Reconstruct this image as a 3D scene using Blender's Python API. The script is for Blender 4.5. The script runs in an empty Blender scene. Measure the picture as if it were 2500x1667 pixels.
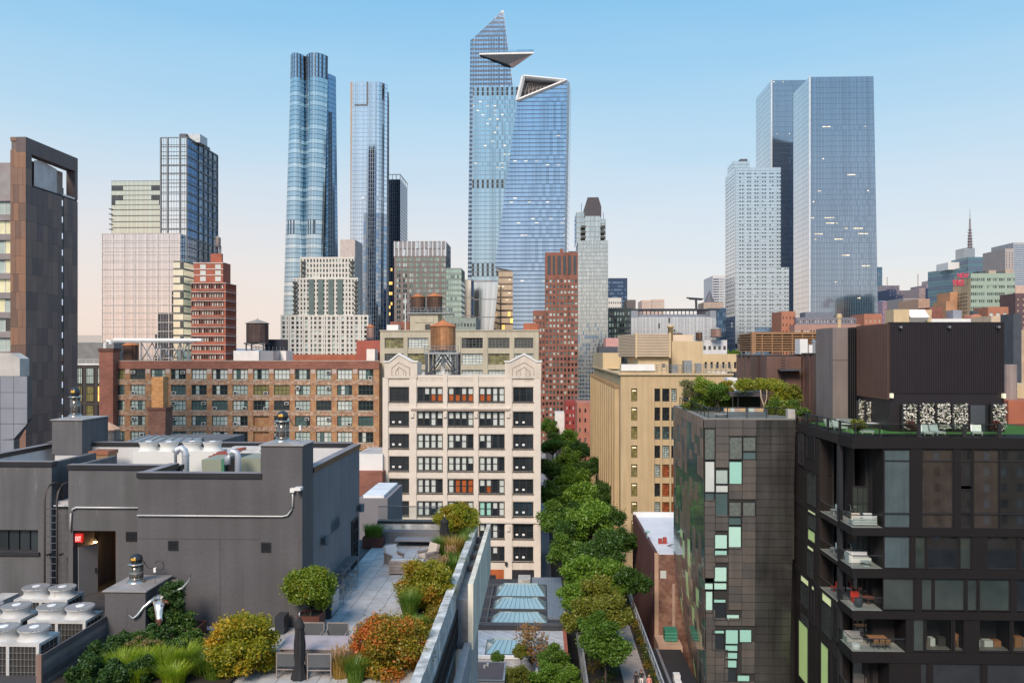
import bpy, math, random
import numpy as np
from mathutils import Vector, Matrix
R = math.radians
S = bpy.context.scene
C = S.collection
rng = random.Random(11)
# ---------------------------------------------------------------- camera, sky, sun, exposure
F, CX, HY, EYE, YAW = 2000.0, 1250.0, 860.0, 42.0, R(2)      # focal length and horizon in photo pixels; eye height; the grid is turned 2 degrees
cam = bpy.data.cameras.new('camera'); camo = bpy.data.objects.new('camera', cam); C.objects.link(camo)
camo.location = (0, 0, EYE); camo.rotation_euler = (R(90), 0, YAW)
cam.sensor_width = 36; cam.lens = 36 * F / 2500; cam.shift_y = (HY - 833.5) / 2500
cam.clip_start = 0.5; cam.clip_end = 60000
S.camera = camo
SUN_EL, SUN_AZ = 40.0, 196.0          # soft evening light from the south-south-west, behind the camera's left shoulder (azimuth clockwise from +Y)
SUN_STR, SUN_ANGLE = 3.6, 22.0
w = bpy.data.worlds.new('World'); S.world = w; w.use_nodes = True
nt = w.node_tree; nt.nodes.clear(); N = nt.nodes.new; Lk = nt.links.new
out = N('ShaderNodeOutputWorld'); bg = N('ShaderNodeBackground'); bg.inputs[1].default_value = 0.90
tc = N('ShaderNodeTexCoord'); sep = N('ShaderNodeSeparateXYZ'); Lk(tc.outputs['Generated'], sep.inputs[0])
ramp = N('ShaderNodeValToRGB'); cr = ramp.color_ramp
stops = [(0.0, (.89, .80, .74)), (.05, (.88, .83, .79)), (.10, (.81, .84, .86)), (.17, (.69, .80, .90)), (.25, (.52, .74, .91)),
         (.33, (.37, .66, .91)), (.40, (.26, .58, .89)), (.60, (.24, .52, .84)), (1.0, (.22, .47, .79))]
while len(cr.elements) < len(stops): cr.elements.new(.5)
for e, (p, c) in zip(cr.elements, stops): e.position = p; e.color = (*c, 1)
hz_m = N('ShaderNodeMapping'); hz_m.inputs['Scale'].default_value = (2.2, 2.2, 16); Lk(tc.outputs['Generated'], hz_m.inputs[0]); hz_n = N('ShaderNodeTexNoise'); hz_n.inputs['Scale'].default_value = 1.6; hz_n.inputs['Detail'].default_value = 5; Lk(hz_m.outputs[0], hz_n.inputs['Vector'])
hz_r = N('ShaderNodeMapRange'); Lk(hz_n.outputs[0], hz_r.inputs[0]); hz_r.inputs[1].default_value = .3; hz_r.inputs[2].default_value = .7; hz_r.inputs[3].default_value = .010; hz_r.inputs[4].default_value = -.010
hz_a = N('ShaderNodeMath'); Lk(sep.outputs['Z'], hz_a.inputs[0]); Lk(hz_r.outputs[0], hz_a.inputs[1]); Lk(hz_a.outputs[0], ramp.inputs[0])
wst = N('ShaderNodeMapRange'); wst.interpolation_type = 'SMOOTHSTEP'; Lk(sep.outputs['X'], wst.inputs[0]); wst.inputs[1].default_value = .35; wst.inputs[2].default_value = -.75; wst.inputs[3].default_value = 0; wst.inputs[4].default_value = 1
low = N('ShaderNodeMapRange'); low.interpolation_type = 'SMOOTHSTEP'; Lk(sep.outputs['Z'], low.inputs[0]); low.inputs[1].default_value = .26; low.inputs[2].default_value = 0; low.inputs[3].default_value = 0; low.inputs[4].default_value = .75
wl_ = N('ShaderNodeMath'); wl_.operation = 'MULTIPLY'; Lk(wst.outputs[0], wl_.inputs[0]); Lk(low.outputs[0], wl_.inputs[1])
peach = N('ShaderNodeMix'); peach.data_type = 'RGBA'; Lk(wl_.outputs[0], peach.inputs[0]); Lk(ramp.outputs[0], peach.inputs[6]); peach.inputs[7].default_value = (.97, .76, .66, 1)   # the afterglow in the west
sky = N('ShaderNodeTexSky'); sky.sky_type = 'NISHITA'; sky.sun_disc = False
sky.sun_elevation = R(SUN_EL); sky.sun_rotation = R(SUN_AZ); sky.altitude = 50; sky.dust_density = 1.5
sc_ = N('ShaderNodeVectorMath'); sc_.operation = 'SCALE'; sc_.inputs[3].default_value = 0.10; Lk(sky.outputs[0], sc_.inputs[0])
mixw = N('ShaderNodeMix'); mixw.data_type = 'RGBA'; mixw.inputs[0].default_value = 0.10
Lk(peach.outputs[2], mixw.inputs[6]); Lk(sc_.outputs[0], mixw.inputs[7])
Lk(mixw.outputs[2], bg.inputs[0]); Lk(bg.outputs[0], out.inputs[0])
sl = bpy.data.lights.new('sun', 'SUN'); slo = bpy.data.objects.new('sun', sl); C.objects.link(slo)
sl.energy = SUN_STR; sl.angle = R(SUN_ANGLE); sl.color = (1.0, .83, .67)
_d = Vector((math.sin(R(SUN_AZ)) * math.cos(R(SUN_EL)), math.cos(R(SUN_AZ)) * math.cos(R(SUN_EL)), math.sin(R(SUN_EL))))
slo.rotation_euler = _d.to_track_quat('Z', 'Y').to_euler(); slo.location = (-60, -120, 160)
S.view_settings.view_transform = 'Standard'; S.view_settings.look = 'None'
S.view_settings.exposure = 0.18; S.view_settings.gamma = 1.0; S.view_settings.use_curve_mapping = False
S.render.engine = 'CYCLES'; S.cycles.use_denoising = True
S.cycles.max_bounces = 6; S.cycles.glossy_bounces = 3; S.cycles.diffuse_bounces = 3; S.cycles.transmission_bounces = 4
S.cycles.sample_clamp_indirect = 4.0; S.cycles.caustics_reflective = False; S.cycles.caustics_refractive = False

# ---------------------------------------------------------------- measuring: photo pixels -> metres on a plane of the street grid
_cs, _sn = math.cos(YAW), math.sin(YAW)
def ray(px):
    rx = (px - CX) / F
    return rx * _cs - _sn, rx * _sn + _cs
def X_(px, Y):
    dx, dy = ray(px); return Y * dx / dy
def Z_(py, Y, px=1250):
    return EYE - (py - HY) / F * (Y / ray(px)[1])
def G_(px, py, z):
    d = (EYE - z) * F / (py - HY); dx, dy = ray(px); return d * dx, d * dy
def Y_(px, X):
    dx, dy = ray(px); return X * dy / dx

# ---------------------------------------------------------------- meshes, things, parts
class MB:
    def __init__(s): s.v = []; s.f = []; s.m = []
    def quad(s, a, b, c, d, m=0):
        n = len(s.v); s.v += [a, b, c, d]; s.f.append((n, n+1, n+2, n+3)); s.m.append(m)
    def poly(s, pts, m=0):
        n = len(s.v); s.v += list(pts); s.f.append(tuple(range(n, n+len(pts)))); s.m.append(m)
    def box(s, x0, x1, y0, y1, z0, z1, m=0):
        n = len(s.v)
        s.v += [(x0,y0,z0),(x1,y0,z0),(x1,y1,z0),(x0,y1,z0),(x0,y0,z1),(x1,y0,z1),(x1,y1,z1),(x0,y1,z1)]
        for q in ((0,1,5,4),(1,2,6,5),(2,3,7,6),(3,0,4,7),(4,5,6,7),(3,2,1,0)): s.f.append(tuple(n+i for i in q)); s.m.append(m)
        return s
    def prism(s, pts, z0, z1, m=0, mt=None):             # plan outline (x,y), counter-clockwise
        k = len(pts); n = len(s.v)
        s.v += [(x, y, z0) for x, y in pts] + [(x, y, z1) for x, y in pts]
        for i in range(k): s.f.append((n+i, n+(i+1) % k, n+k+(i+1) % k, n+k+i)); s.m.append(m)
        s.f.append(tuple(n+k+i for i in range(k))); s.m.append(m if mt is None else mt)
        s.f.append(tuple(n+i for i in reversed(range(k)))); s.m.append(m)
        return s
    def slab(s, pts, y0, y1, m=0):                       # elevation outline (x,z), counter-clockwise seen from the camera
        k = len(pts); n = len(s.v)
        s.v += [(x, y0, z) for x, z in pts] + [(x, y1, z) for x, z in pts]
        for i in range(k): j = (i+1) % k; s.f.append((n+j, n+i, n+k+i, n+k+j)); s.m.append(m)
        s.f.append(tuple(n+i for i in range(k))); s.m.append(m)
        s.f.append(tuple(n+k+i for i in reversed(range(k)))); s.m.append(m)
        return s
    def lathe(s, cx, cy, prof, n=16, m=0, cap=True):
        b = len(s.v)
        for r, z in prof:
            for i in range(n):
                a = 2*math.pi*i/n; s.v.append((cx + r*math.cos(a), cy + r*math.sin(a), z))
        for j in range(len(prof)-1):
            for i in range(n):
                k = (i+1) % n; s.f.append((b+j*n+i, b+j*n+k, b+(j+1)*n+k, b+(j+1)*n+i)); s.m.append(m)
        if cap:
            s.f.append(tuple(b+i for i in reversed(range(n)))); s.m.append(m)
            e = b+(len(prof)-1)*n; s.f.append(tuple(e+i for i in range(n))); s.m.append(m)
        return s
    def tube(s, pts, r, n=8, m=0):
        pts = [Vector(p) for p in pts]; b = len(s.v); k = len(pts)
        rr = r if isinstance(r, (list, tuple)) else [r]*k
        for j, p in enumerate(pts):
            t = (pts[min(j+1, k-1)] - pts[max(j-1, 0)]).normalized()
            a = t.cross(Vector((0, 0, 1)) if abs(t.z) < .9 else Vector((1, 0, 0))).normalized(); c = t.cross(a)
            for i in range(n):
                q = 2*math.pi*i/n; s.v.append(tuple(p + (a*math.cos(q) + c*math.sin(q))*rr[j]))
        for j in range(k-1):
            for i in range(n):
                i2 = (i+1) % n; s.f.append((b+j*n+i, b+j*n+i2, b+(j+1)*n+i2, b+(j+1)*n+i)); s.m.append(m)
        s.f.append(tuple(b+i for i in reversed(range(n)))); s.m.append(m)
        s.f.append(tuple(b+(k-1)*n+i for i in range(n))); s.m.append(m)
        return s
    def bar(s, a, b, t=.05, m=0): return s.tube([a, b], t, 4, m)
    def mesh(s, name, mats, smooth=False):
        me = bpy.data.meshes.new(name); me.from_pydata(s.v, [], s.f)
        mats = mats if isinstance(mats, (list, tuple)) else [mats]
        for x in mats: me.materials.append(x)
        if len(mats) > 1: me.polygons.foreach_set('material_index', s.m)
        if smooth: me.polygons.foreach_set('use_smooth', [True]*len(s.f))
        me.update(); return me
    def obj(s, name, mats, parent=None, smooth=False, kind=None, label=None):
        return place(s.mesh(name, mats, smooth), name, parent, kind=kind, label=label)
def place(me, name, parent=None, loc=(0, 0, 0), rz=0.0, scale=None, kind=None, label=None):
    o = bpy.data.objects.new(name, me); C.objects.link(o)
    o.location = loc; o.rotation_euler = (0, 0, rz)
    if scale: o.scale = scale
    if parent:
        o.parent = parent
        if parent.type == 'EMPTY': o.matrix_parent_inverse = Matrix.Translation(parent.location).inverted()
    if kind: o['kind'] = kind
    if label: o['label'] = label
    return o
def tag(o, label, cat, group=None):
    o['label'] = label; o['category'] = cat
    if group: o['group'] = group
    return o
def thing(name, label, cat, loc=(0, 0, 0), group=None):
    o = bpy.data.objects.new(name, None); C.objects.link(o); o.location = loc; o.empty_display_size = .5
    return tag(o, label, cat, group)
def struct(name, mb, mats): return mb.obj(name, mats, kind='structure')
def dup(src, loc, label, rz=0.0, group=None, sc=None):
    r = src.copy(); C.objects.link(r); r.location = loc; r.rotation_euler = (0, 0, rz)
    r['label'] = label
    if group: r['group'] = group
    if sc: r.scale = (sc, sc, sc) if not isinstance(sc, tuple) else sc
    for c in list(src.children):
        d = c.copy(); C.objects.link(d); d.parent = r
        for e in c.children:
            g = e.copy(); C.objects.link(g); g.parent = d
    return r
CUBE = {}
def cube(name, m, parent, x0, x1, y0, y1, z0, z1, label=None):           # an axis-aligned block that shares one cube mesh per material
    if m.name not in CUBE:
        CUBE[m.name] = MB().box(0, 1, 0, 1, 0, 1).mesh('block', m)
    return place(CUBE[m.name], name, parent, (x0, y0, z0), 0, (x1-x0, y1-y0, z1-z0), label=label)
SHEET = {}
def sheet(name, m, parent, x, y, z, ang, w_, h_, th=.03):                # a thin upright pane, shared per material
    if m.name not in SHEET: SHEET[m.name] = MB().box(0, 1, 0, 1, 0, 1).mesh('pane', m)
    return place(SHEET[m.name], name, parent, (x, y, z), ang, (w_, th, h_))

# ---------------------------------------------------------------- materials
MT = {}
def mat(name, col=None, rough=.75, metal=0.0, var=.18, scale=.6, island=0.0, emit=0.0, ecol=None, bump=0.0, streak=0.0, spec=.5, brick=None, col2=None, drip=None, ior=0.0):
    if name in MT: return MT[name]
    m = bpy.data.materials.new(name); m.use_nodes = True; t = m.node_tree; b = t.nodes['Principled BSDF']; MT[name] = m
    N = t.nodes.new; L = t.links.new
    b.inputs['Roughness'].default_value = rough; b.inputs['Metallic'].default_value = metal; b.inputs['Specular IOR Level'].default_value = spec
    if ior: b.inputs['IOR'].default_value = ior
    geo = N('ShaderNodeNewGeometry'); pos = geo.outputs['Position']
    rgb = N('ShaderNodeRGB'); rgb.outputs[0].default_value = (*col, 1); c = rgb.outputs[0]
    def mul(c, f):
        x = N('ShaderNodeVectorMath'); x.operation = 'SCALE'; L(c, x.inputs[0]); L(f, x.inputs[3]); return x.outputs[0]
    def rmap(f, lo, hi, a=0.0, z=1.0):
        x = N('ShaderNodeMapRange'); L(f, x.inputs[0]); x.inputs[1].default_value = a; x.inputs[2].default_value = z
        x.inputs[3].default_value = lo; x.inputs[4].default_value = hi; return x.outputs[0]
    def noise(sc, det=5, sx=None):
        n = N('ShaderNodeTexNoise'); n.inputs['Scale'].default_value = sc; n.inputs['Detail'].default_value = det
        if sx:
            mp = N('ShaderNodeMapping'); mp.inputs['Scale'].default_value = sx; L(pos, mp.inputs[0]); L(mp.outputs[0], n.inputs['Vector'])
        else: L(pos, n.inputs['Vector'])
        return n.outputs[0]
    if brick:                                            # (width, height, mortar colour): fine courses of a far brick wall
        sepx = N('ShaderNodeSeparateXYZ'); L(pos, sepx.inputs[0]); ad = N('ShaderNodeMath'); L(sepx.outputs[0], ad.inputs[0]); L(sepx.outputs[1], ad.inputs[1])
        cm = N('ShaderNodeCombineXYZ'); L(ad.outputs[0], cm.inputs[0]); L(sepx.outputs[2], cm.inputs[1])
        br = N('ShaderNodeTexBrick'); L(cm.outputs[0], br.inputs['Vector']); br.inputs['Scale'].default_value = 1
        br.inputs['Brick Width'].default_value = brick[0]; br.inputs['Row Height'].default_value = brick[1]; br.inputs['Mortar Size'].default_value = brick[1]*.12
        br.inputs['Color1'].default_value = (*[k*.82 for k in col], 1); br.inputs['Color2'].default_value = (*[min(1, k*1.18) for k in col], 1)
        br.inputs['Mortar'].default_value = (*brick[2], 1); c = br.outputs['Color']
    if col2:
        mx = N('ShaderNodeMix'); mx.data_type = 'RGBA'; L(rmap(noise(scale*2.2, 6), 0, 1, .42, .62), mx.inputs[0]); L(c, mx.inputs[6]); mx.inputs[7].default_value = (*col2, 1); c = mx.outputs[2]
    if var: c = mul(c, rmap(noise(scale), 1-var, 1+var, .25, .75))
    if streak: c = mul(c, rmap(noise(1.0, 4, (1.6, 1.6, .12)), 1-streak, 1+streak*.6, .3, .7))
    if drip:                                             # (colour, low, high): run marks down a wall
        mx = N('ShaderNodeMix'); mx.data_type = 'RGBA'; L(rmap(noise(1.0, 6, (3.2, 3.2, .45)), 0, .8, drip[1], drip[2]), mx.inputs[0]); L(c, mx.inputs[6]); mx.inputs[7].default_value = (*drip[0], 1); c = mx.outputs[2]
    if island: c = mul(c, rmap(geo.outputs['Random Per Island'], 1-island, 1+island))
    L(c, b.inputs['Base Color'])
    if emit:
        b.inputs['Emission Strength'].default_value = emit; b.inputs['Emission Color'].default_value = (*(ecol or col), 1)
        if island: L(c, b.inputs['Emission Color'])
    if bump:
        bp = N('ShaderNodeBump'); bp.inputs['Strength'].default_value = bump; bp.inputs['Distance'].default_value = .05
        L(noise(6, 6), bp.inputs['Height']); L(bp.outputs[0], b.inputs['Normal'])
    return m
def leafmat(name, cols=None, patch=None, trans=.35):
    """cols: light to dark leaf colours picked leaf by leaf; patch: (colour, low, high) a second leaf colour that comes in drifts"""
    if name in MT: return MT[name]
    m = bpy.data.materials.new(name); m.use_nodes = True; t = m.node_tree; t.nodes.clear(); MT[name] = m
    N = t.nodes.new; L = t.links.new
    o = N('ShaderNodeOutputMaterial'); geo = N('ShaderNodeNewGeometry'); rp = N('ShaderNodeValToRGB'); L(geo.outputs['Random Per Island'], rp.inputs[0])
    while len(rp.color_ramp.elements) < len(cols): rp.color_ramp.elements.new(.5)
    for i, (e, c) in enumerate(zip(rp.color_ramp.elements, cols)): e.position = i/max(1, len(cols)-1); e.color = (*c, 1)
    c = rp.outputs[0]
    if patch:
        tcx = N('ShaderNodeTexCoord'); n = N('ShaderNodeTexNoise'); n.inputs['Scale'].default_value = patch[3]; n.inputs['Detail'].default_value = 4; L(tcx.outputs['Object'], n.inputs['Vector'])
        ad = N('ShaderNodeMath'); ad.operation = 'MULTIPLY_ADD'; L(geo.outputs['Random Per Island'], ad.inputs[0]); ad.inputs[1].default_value = .22; L(n.outputs[0], ad.inputs[2])
        mr = N('ShaderNodeMapRange'); mr.inputs[1].default_value = patch[1]; mr.inputs[2].default_value = patch[2]; L(ad.outputs[0], mr.inputs[0])
        mx = N('ShaderNodeMix'); mx.data_type = 'RGBA'; L(mr.outputs[0], mx.inputs[0]); L(c, mx.inputs[6]); mx.inputs[7].default_value = (*patch[0], 1); c = mx.outputs[2]
    d = N('ShaderNodeBsdfDiffuse'); tr = N('ShaderNodeBsdfTranslucent'); gl = N('ShaderNodeBsdfGlossy'); gl.inputs['Roughness'].default_value = .45; gl.inputs[0].default_value = (.8, .85, .9, 1)
    L(c, d.inputs[0]); L(c, tr.inputs[0])
    m1 = N('ShaderNodeMixShader'); m1.inputs[0].default_value = trans; L(d.outputs[0], m1.inputs[1]); L(tr.outputs[0], m1.inputs[2])
    m2 = N('ShaderNodeMixShader'); m2.inputs[0].default_value = .03; L(m1.outputs[0], m2.inputs[1]); L(gl.outputs[0], m2.inputs[2]); L(m2.outputs[0], o.inputs[0])
    return m
def glassclear(name, tint=(.9, .95, .93), f=.12):
    if name in MT: return MT[name]
    m = bpy.data.materials.new(name); m.use_nodes = True; t = m.node_tree; t.nodes.clear(); MT[name] = m
    N = t.nodes.new; L = t.links.new
    o = N('ShaderNodeOutputMaterial'); a = N('ShaderNodeBsdfTransparent'); g = N('ShaderNodeBsdfGlossy'); g.inputs['Roughness'].default_value = .02
    a.inputs[0].default_value = (*tint, 1); x = N('ShaderNodeMixShader'); x.inputs[0].default_value = f
    L(a.outputs[0], x.inputs[1]); L(g.outputs[0], x.inputs[2]); L(x.outputs[0], o.inputs[0]); return m

# ---------------------------------------------------------------- facades
def punched(th, ox, oy, ang, W, z0, z1, cols, rows, m, rev=.3, back=None, name='wall'):
    """a wall sheet with real openings and reveals; cols and rows are the openings' (start, end) along the wall and in height"""
    mb = MB(); u = (math.cos(ang), math.sin(ang)); n = (math.sin(ang), -math.cos(ang)); back = rev + .12 if back is None else back
    def P(a, z, d=0.0): return (ox + u[0]*a - n[0]*d, oy + u[1]*a - n[1]*d, z)
    zs = [z0] + [z for r in sorted(rows) for z in r] + [z1]
    for k in range(len(zs)-1):
        za, zb = zs[k], zs[k+1]
        if zb - za < 1e-4: continue
        if k % 2 == 0: mb.quad(P(0, za), P(W, za), P(W, zb), P(0, zb)); continue
        xs = [0] + [x for c in sorted(cols) for x in c] + [W]
        for i in range(0, len(xs)-1, 2):
            if xs[i+1]-xs[i] > 1e-4: mb.quad(P(xs[i], za), P(xs[i+1], za), P(xs[i+1], zb), P(xs[i], zb))
        for a, b in cols:
            mb.quad(P(a, za), P(a, zb), P(a, zb, rev), P(a, za, rev)); mb.quad(P(b, za, rev), P(b, zb, rev), P(b, zb), P(b, za))
            mb.quad(P(a, zb), P(b, zb), P(b, zb, rev), P(a, zb, rev)); mb.quad(P(a, za, rev), P(b, za, rev), P(b, za), P(a, za))
    e = .004; mb.quad(P(e, z0, back), P(e, z0, .004), P(e, z1, .004), P(e, z1, back)); mb.quad(P(W-e, z0, .004), P(W-e, z0, back), P(W-e, z1, back), P(W-e, z1, .004))
    mb.quad(P(0, z1), P(W, z1), P(W, z1, back), P(0, z1, back))
    return mb.obj(name, m, th)
FR = {}
def window(th, x, y, z, ang, W, H, nx, nz, fm, gm, t=.07, d=.09, each=False, mt=None, name='window'):
    """a framed window: the frame is the part, its panes are sub-parts. gm: one glass material, or a function (i, j) -> material"""
    key = (round(W, 2), round(H, 2), nx, nz, fm.name, t, mt)
    mt_ = mt or t*.6
    if key not in FR:
        mb = MB(); mb.box(0, t, -d, 0, 0, H); mb.box(W-t, W, -d, 0, 0, H); mb.box(t, W-t, -d, 0, 0, t); mb.box(t, W-t, -d, 0, H-t, H)
        for i in range(1, nx): mb.box(W*i/nx-mt_/2, W*i/nx+mt_/2, -d*.8, 0, t, H-t)
        for j in range(1, nz): mb.box(t, W-t, -d*.7, 0, H*j/nz-t*.3, H*j/nz+t*.3)
        FR[key] = mb.mesh('window', fm)
    o = place(FR[key], name, th, (x, y, z), ang)
    if not each:
        g = gm if not callable(gm) else gm(0, 0)
        kk = (key[:4], g.name)
        if kk not in FR:
            mb = MB()
            for i in range(nx):
                for j in range(nz): mb.quad((W*i/nx, -.012, H*j/nz), (W*(i+1)/nx, -.012, H*j/nz), (W*(i+1)/nx, -.012, H*(j+1)/nz), (W*i/nx, -.012, H*(j+1)/nz))
            FR[kk] = mb.mesh('pane', g)
        place(FR[kk], 'pane', o)
    else:
        for i in range(nx):
            for j in range(nz):
                sheet('pane', gm(i, j), o, W*i/nx, -.025, H*j/nz, 0, W/nx, H/nz, .02)
    return o
def skin(th, path, z0, z1, nf, mats, pick=None, gap=(.06, .10), out=.12, frame=None, mw=.25, md=.05, stride=1, name='window_band', wname='wall', core=None, top=True, depthfn=None):
    """glass skin round a plan path(z) -> [(x,y)...], left to right as seen: one band of panes per storey (parts), spandrels behind, mullions"""
    lev = [z0 + (z1-z0)*k/nf for k in range(nf+1)]
    sp = MB()
    for k in range(nf):
        za, zb = lev[k], lev[k+1]; h = zb-za; a, b = za+h*gap[0], zb-h*gap[1]
        A, B, A0, B0 = path(a), path(b), path(za), path(zb); mb = MB()
        for i in range(len(A)-1):
            dx, dy = A[i+1][0]-A[i][0], A[i+1][1]-A[i][1]; L = math.hypot(dx, dy); L2 = math.hypot(B[i+1][0]-B[i][0], B[i+1][1]-B[i][1])
            if max(L, L2) < .05: continue
            if L < .05: dx, dy = B[i+1][0]-B[i][0], B[i+1][1]-B[i][1]; L = L2
            nx, ny = dy/L*out, -dx/L*out; pi = pick(i, k, rng) if pick else 0; strip = pi == 1 and mats[1] is M_lit
            mb.quad((A[i][0]+nx, A[i][1]+ny, a), (A[i+1][0]+nx, A[i+1][1]+ny, a), (B[i+1][0]+nx, B[i+1][1]+ny, b), (B[i][0]+nx, B[i][1]+ny, b), 0 if strip else pi)
            if strip:
                e, f_ = a+(b-a)*.62, a+(b-a)*.80; sx = (A[i+1][0]-A[i][0]); sy = (A[i+1][1]-A[i][1]); mx, my = A[i][0]+nx*1.4, A[i][1]+ny*1.4
                mb.quad((mx+sx*.05, my+sy*.05, e), (mx+sx*.95, my+sy*.95, e), (mx+sx*.95, my+sy*.95, f_), (mx+sx*.05, my+sy*.05, f_), 1)
            sp.quad((A0[i][0], A0[i][1], za), (A0[i+1][0], A0[i+1][1], za), (B0[i+1][0], B0[i+1][1], zb), (B0[i][0], B0[i][1], zb))
        if mb.f: mb.obj(name, mats, th)
    if frame:
        fr = MB(); A, B = path(z0), path(z1-.01)
        segs = max(1, int(nf/6)); lv = [z0 + (z1-z0)*k/segs for k in range(segs+1)]
        for k in range(segs):
            A, B = path(lv[k]), path(lv[k+1]-.01)
            for i in range(0, len(A), stride):
                j = min(max(i, 1), len(A)-1); dx, dy = A[j][0]-A[j-1][0], A[j][1]-A[j-1][1]; L = math.hypot(dx, dy)
                if L < .05: continue
                tx, ty = dx/L*mw/2, dy/L*mw/2; nx, ny = dy/L*(out+md), -dx/L*(out+md)
                a0, b0 = A[i], B[i]
                pa = [(a0[0]-tx, a0[1]-ty), (a0[0]-tx+nx, a0[1]-ty+ny), (a0[0]+tx+nx, a0[1]+ty+ny), (a0[0]+tx, a0[1]+ty)]
                pb = [(b0[0]-tx, b0[1]-ty), (b0[0]-tx+nx, b0[1]-ty+ny), (b0[0]+tx+nx, b0[1]+ty+ny), (b0[0]+tx, b0[1]+ty)]
                for q in range(3): fr.quad((*pa[q], lv[k]), (*pa[q+1], lv[k]), (*pb[q+1], lv[k+1]), (*pb[q], lv[k+1]))
        fr.obj('mullion', frame, th, kind='stuff')
    if core is not None:
        P = path(z1-.01)
        if depthfn: P = P + depthfn(P)
        sp.poly([(x, y, z1) for x, y in P])
        sp.obj(wname, core, th)
def line(xa, ya, xb, yb, n): return [(xa+(xb-xa)*i/n, ya+(yb-ya)*i/n) for i in range(n+1)]
def boxpath(x0, x1, y0, y1, nx, ny, left=True, right=True):
    """left side, front, right side of a block, as seen from the camera"""
    P = []
    if left: P += line(x0, y1, x0, y0, ny)[:-1]
    P += line(x0, y0, x1, y0, nx)
    if right: P += line(x1, y0, x1, y1, ny)[1:]
    return P
# ---------------------------------------------------------------- shared materials
def mirror(name, tint, rough=.07, isl=.12): return mat(name, tint, rough, 1.0, .06, .02, isl)
G_blue = mirror('blue tower glass', (.46, .57, .70), .07, .2); G_blue2 = mirror('deep blue tower glass', (.44, .57, .74), .07, .14)
G_teal = mirror('teal tower glass', (.47, .61, .69), .08, .2); G_pale = mirror('pale tower glass', (.66, .70, .73), .1, .2)
G_silver = mirror('silver tower skin', (.72, .76, .78), .22, .06); G_navy = mirror('navy tower glass', (.07, .12, .20), .08, .3)
G_slate = mirror('slate tower glass', (.22, .34, .50), .08, .1); G_green = mirror('green tower glass', (.30, .42, .38), .1, .25)
G_cream = mirror('cream tower glass', (1.0, .93, .74), .10, .08); G_white = mirror('white tower glass', (.88, .80, .78), .07, .1)
M_lit = mat('lit office', (.9, .76, .55), emit=.5, ecol=(1, .84, .62), island=.4); M_warm = mat('warm lamp lit room', (1, .55, .14), emit=.9, island=.4, ecol=(1, .6, .2))
M_dkgl = mat('dark window glass', (.018, .024, .028), .06, 0, .3, .3, .5, ior=1.9); M_tealgl = mat('teal window glass', (.07, .12, .12), .07, 0, .3, .3, .5, ior=1.9)
M_curt = mat('curtained window', (.38, .46, .44), .25, 0, .15, .5, .25); M_shade = mat('window with white shade', (.55, .60, .58), .3, 0, .08, .5, .12)
M_olive = mat('olive lit window', (.20, .18, .07), .2, 0, .3, .5, .4); M_mint = mat('mint window blind', (.33, .62, .55), .18, 0, .06, .5, .1)
M_orange = mat('orange room behind glass', (.36, .095, .03), .2, 0, .25, .6, .3)
M_frame = mat('dark green steel sash', (.05, .085, .08), .5); M_black = mat('black window frame', (.022, .022, .026), .45)
M_white = mat('white painted metal', (.74, .74, .74), .5, 0, .08); M_galv = mat('galvanized steel', (.45, .47, .49), .35, .8, .15)
M_steel = mat('dark steel', (.09, .10, .12), .5, .4); M_conc = mat('weathered concrete', (.42, .41, .39), .85, 0, .15, 1.2, streak=.25, bump=.3)
M_brickred = mat('red brick', (.26, .085, .058), .9, 0, .22, .4, brick=(.6, .2, (.22, .16, .13)))
M_bricktan = mat('tan brown brick', (.44, .25, .12), .9, 0, .2, .35, brick=(.6, .2, (.30, .21, .14)), col2=(.34, .16, .09))
M_brickpeel = mat('peeling painted brick', (.30, .13, .075), .9, 0, .3, .9, brick=(.6, .2, (.4, .3, .22)), col2=(.46, .36, .27))
M_tank = mat('weathered cedar staves', (.115, .062, .04), .85, 0, .3, .8, .35, streak=.35); M_tanklt = mat('amber cedar staves', (.42, .20, .085), .8, 0, .25, .8, .35, streak=.3)
M_cone = mat('rust orange tank roof', (.42, .15, .055), .75, 0, .2, .7, .15)
M_grey = mat('grey tower stone', (.28, .27, .28), .8); M_stone = mat('warm tower stone', (.42, .33, .27), .8)
M_beige = mat('beige concrete', (.46, .42, .33), .85, 0, .1, .3, streak=.12); M_cream = mat('cream stucco', (.58, .45, .28), .85, 0, .08, .3, streak=.1)
M_yellow = mat('yellow brick', (.50, .375, .22), .85, 0, .08, .3, streak=.12); M_yellowd = mat('yellow brick pilaster', (.46, .36, .22), .85, 0, .1, .3, streak=.2)
M_pink = mat('pale pink limestone', (.62, .55, .475), .85, 0, .10, .35, streak=.10, bump=.15); M_trim = mat('light pink trim stone', (.67, .60, .53), .85, 0, .08, .5)
M_roof = mat('pale gravel roof', (.40, .40, .42), .95, 0, .2, .5); M_roofdk = mat('dark tar roof', (.07, .07, .08), .9)
M_dkfac = mat('dark brown facade', (.05, .042, .042), .7)
def lit(p, alt=None):
    def f(i, k, r): return 1 if r.random() < p else 0
    return f
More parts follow.
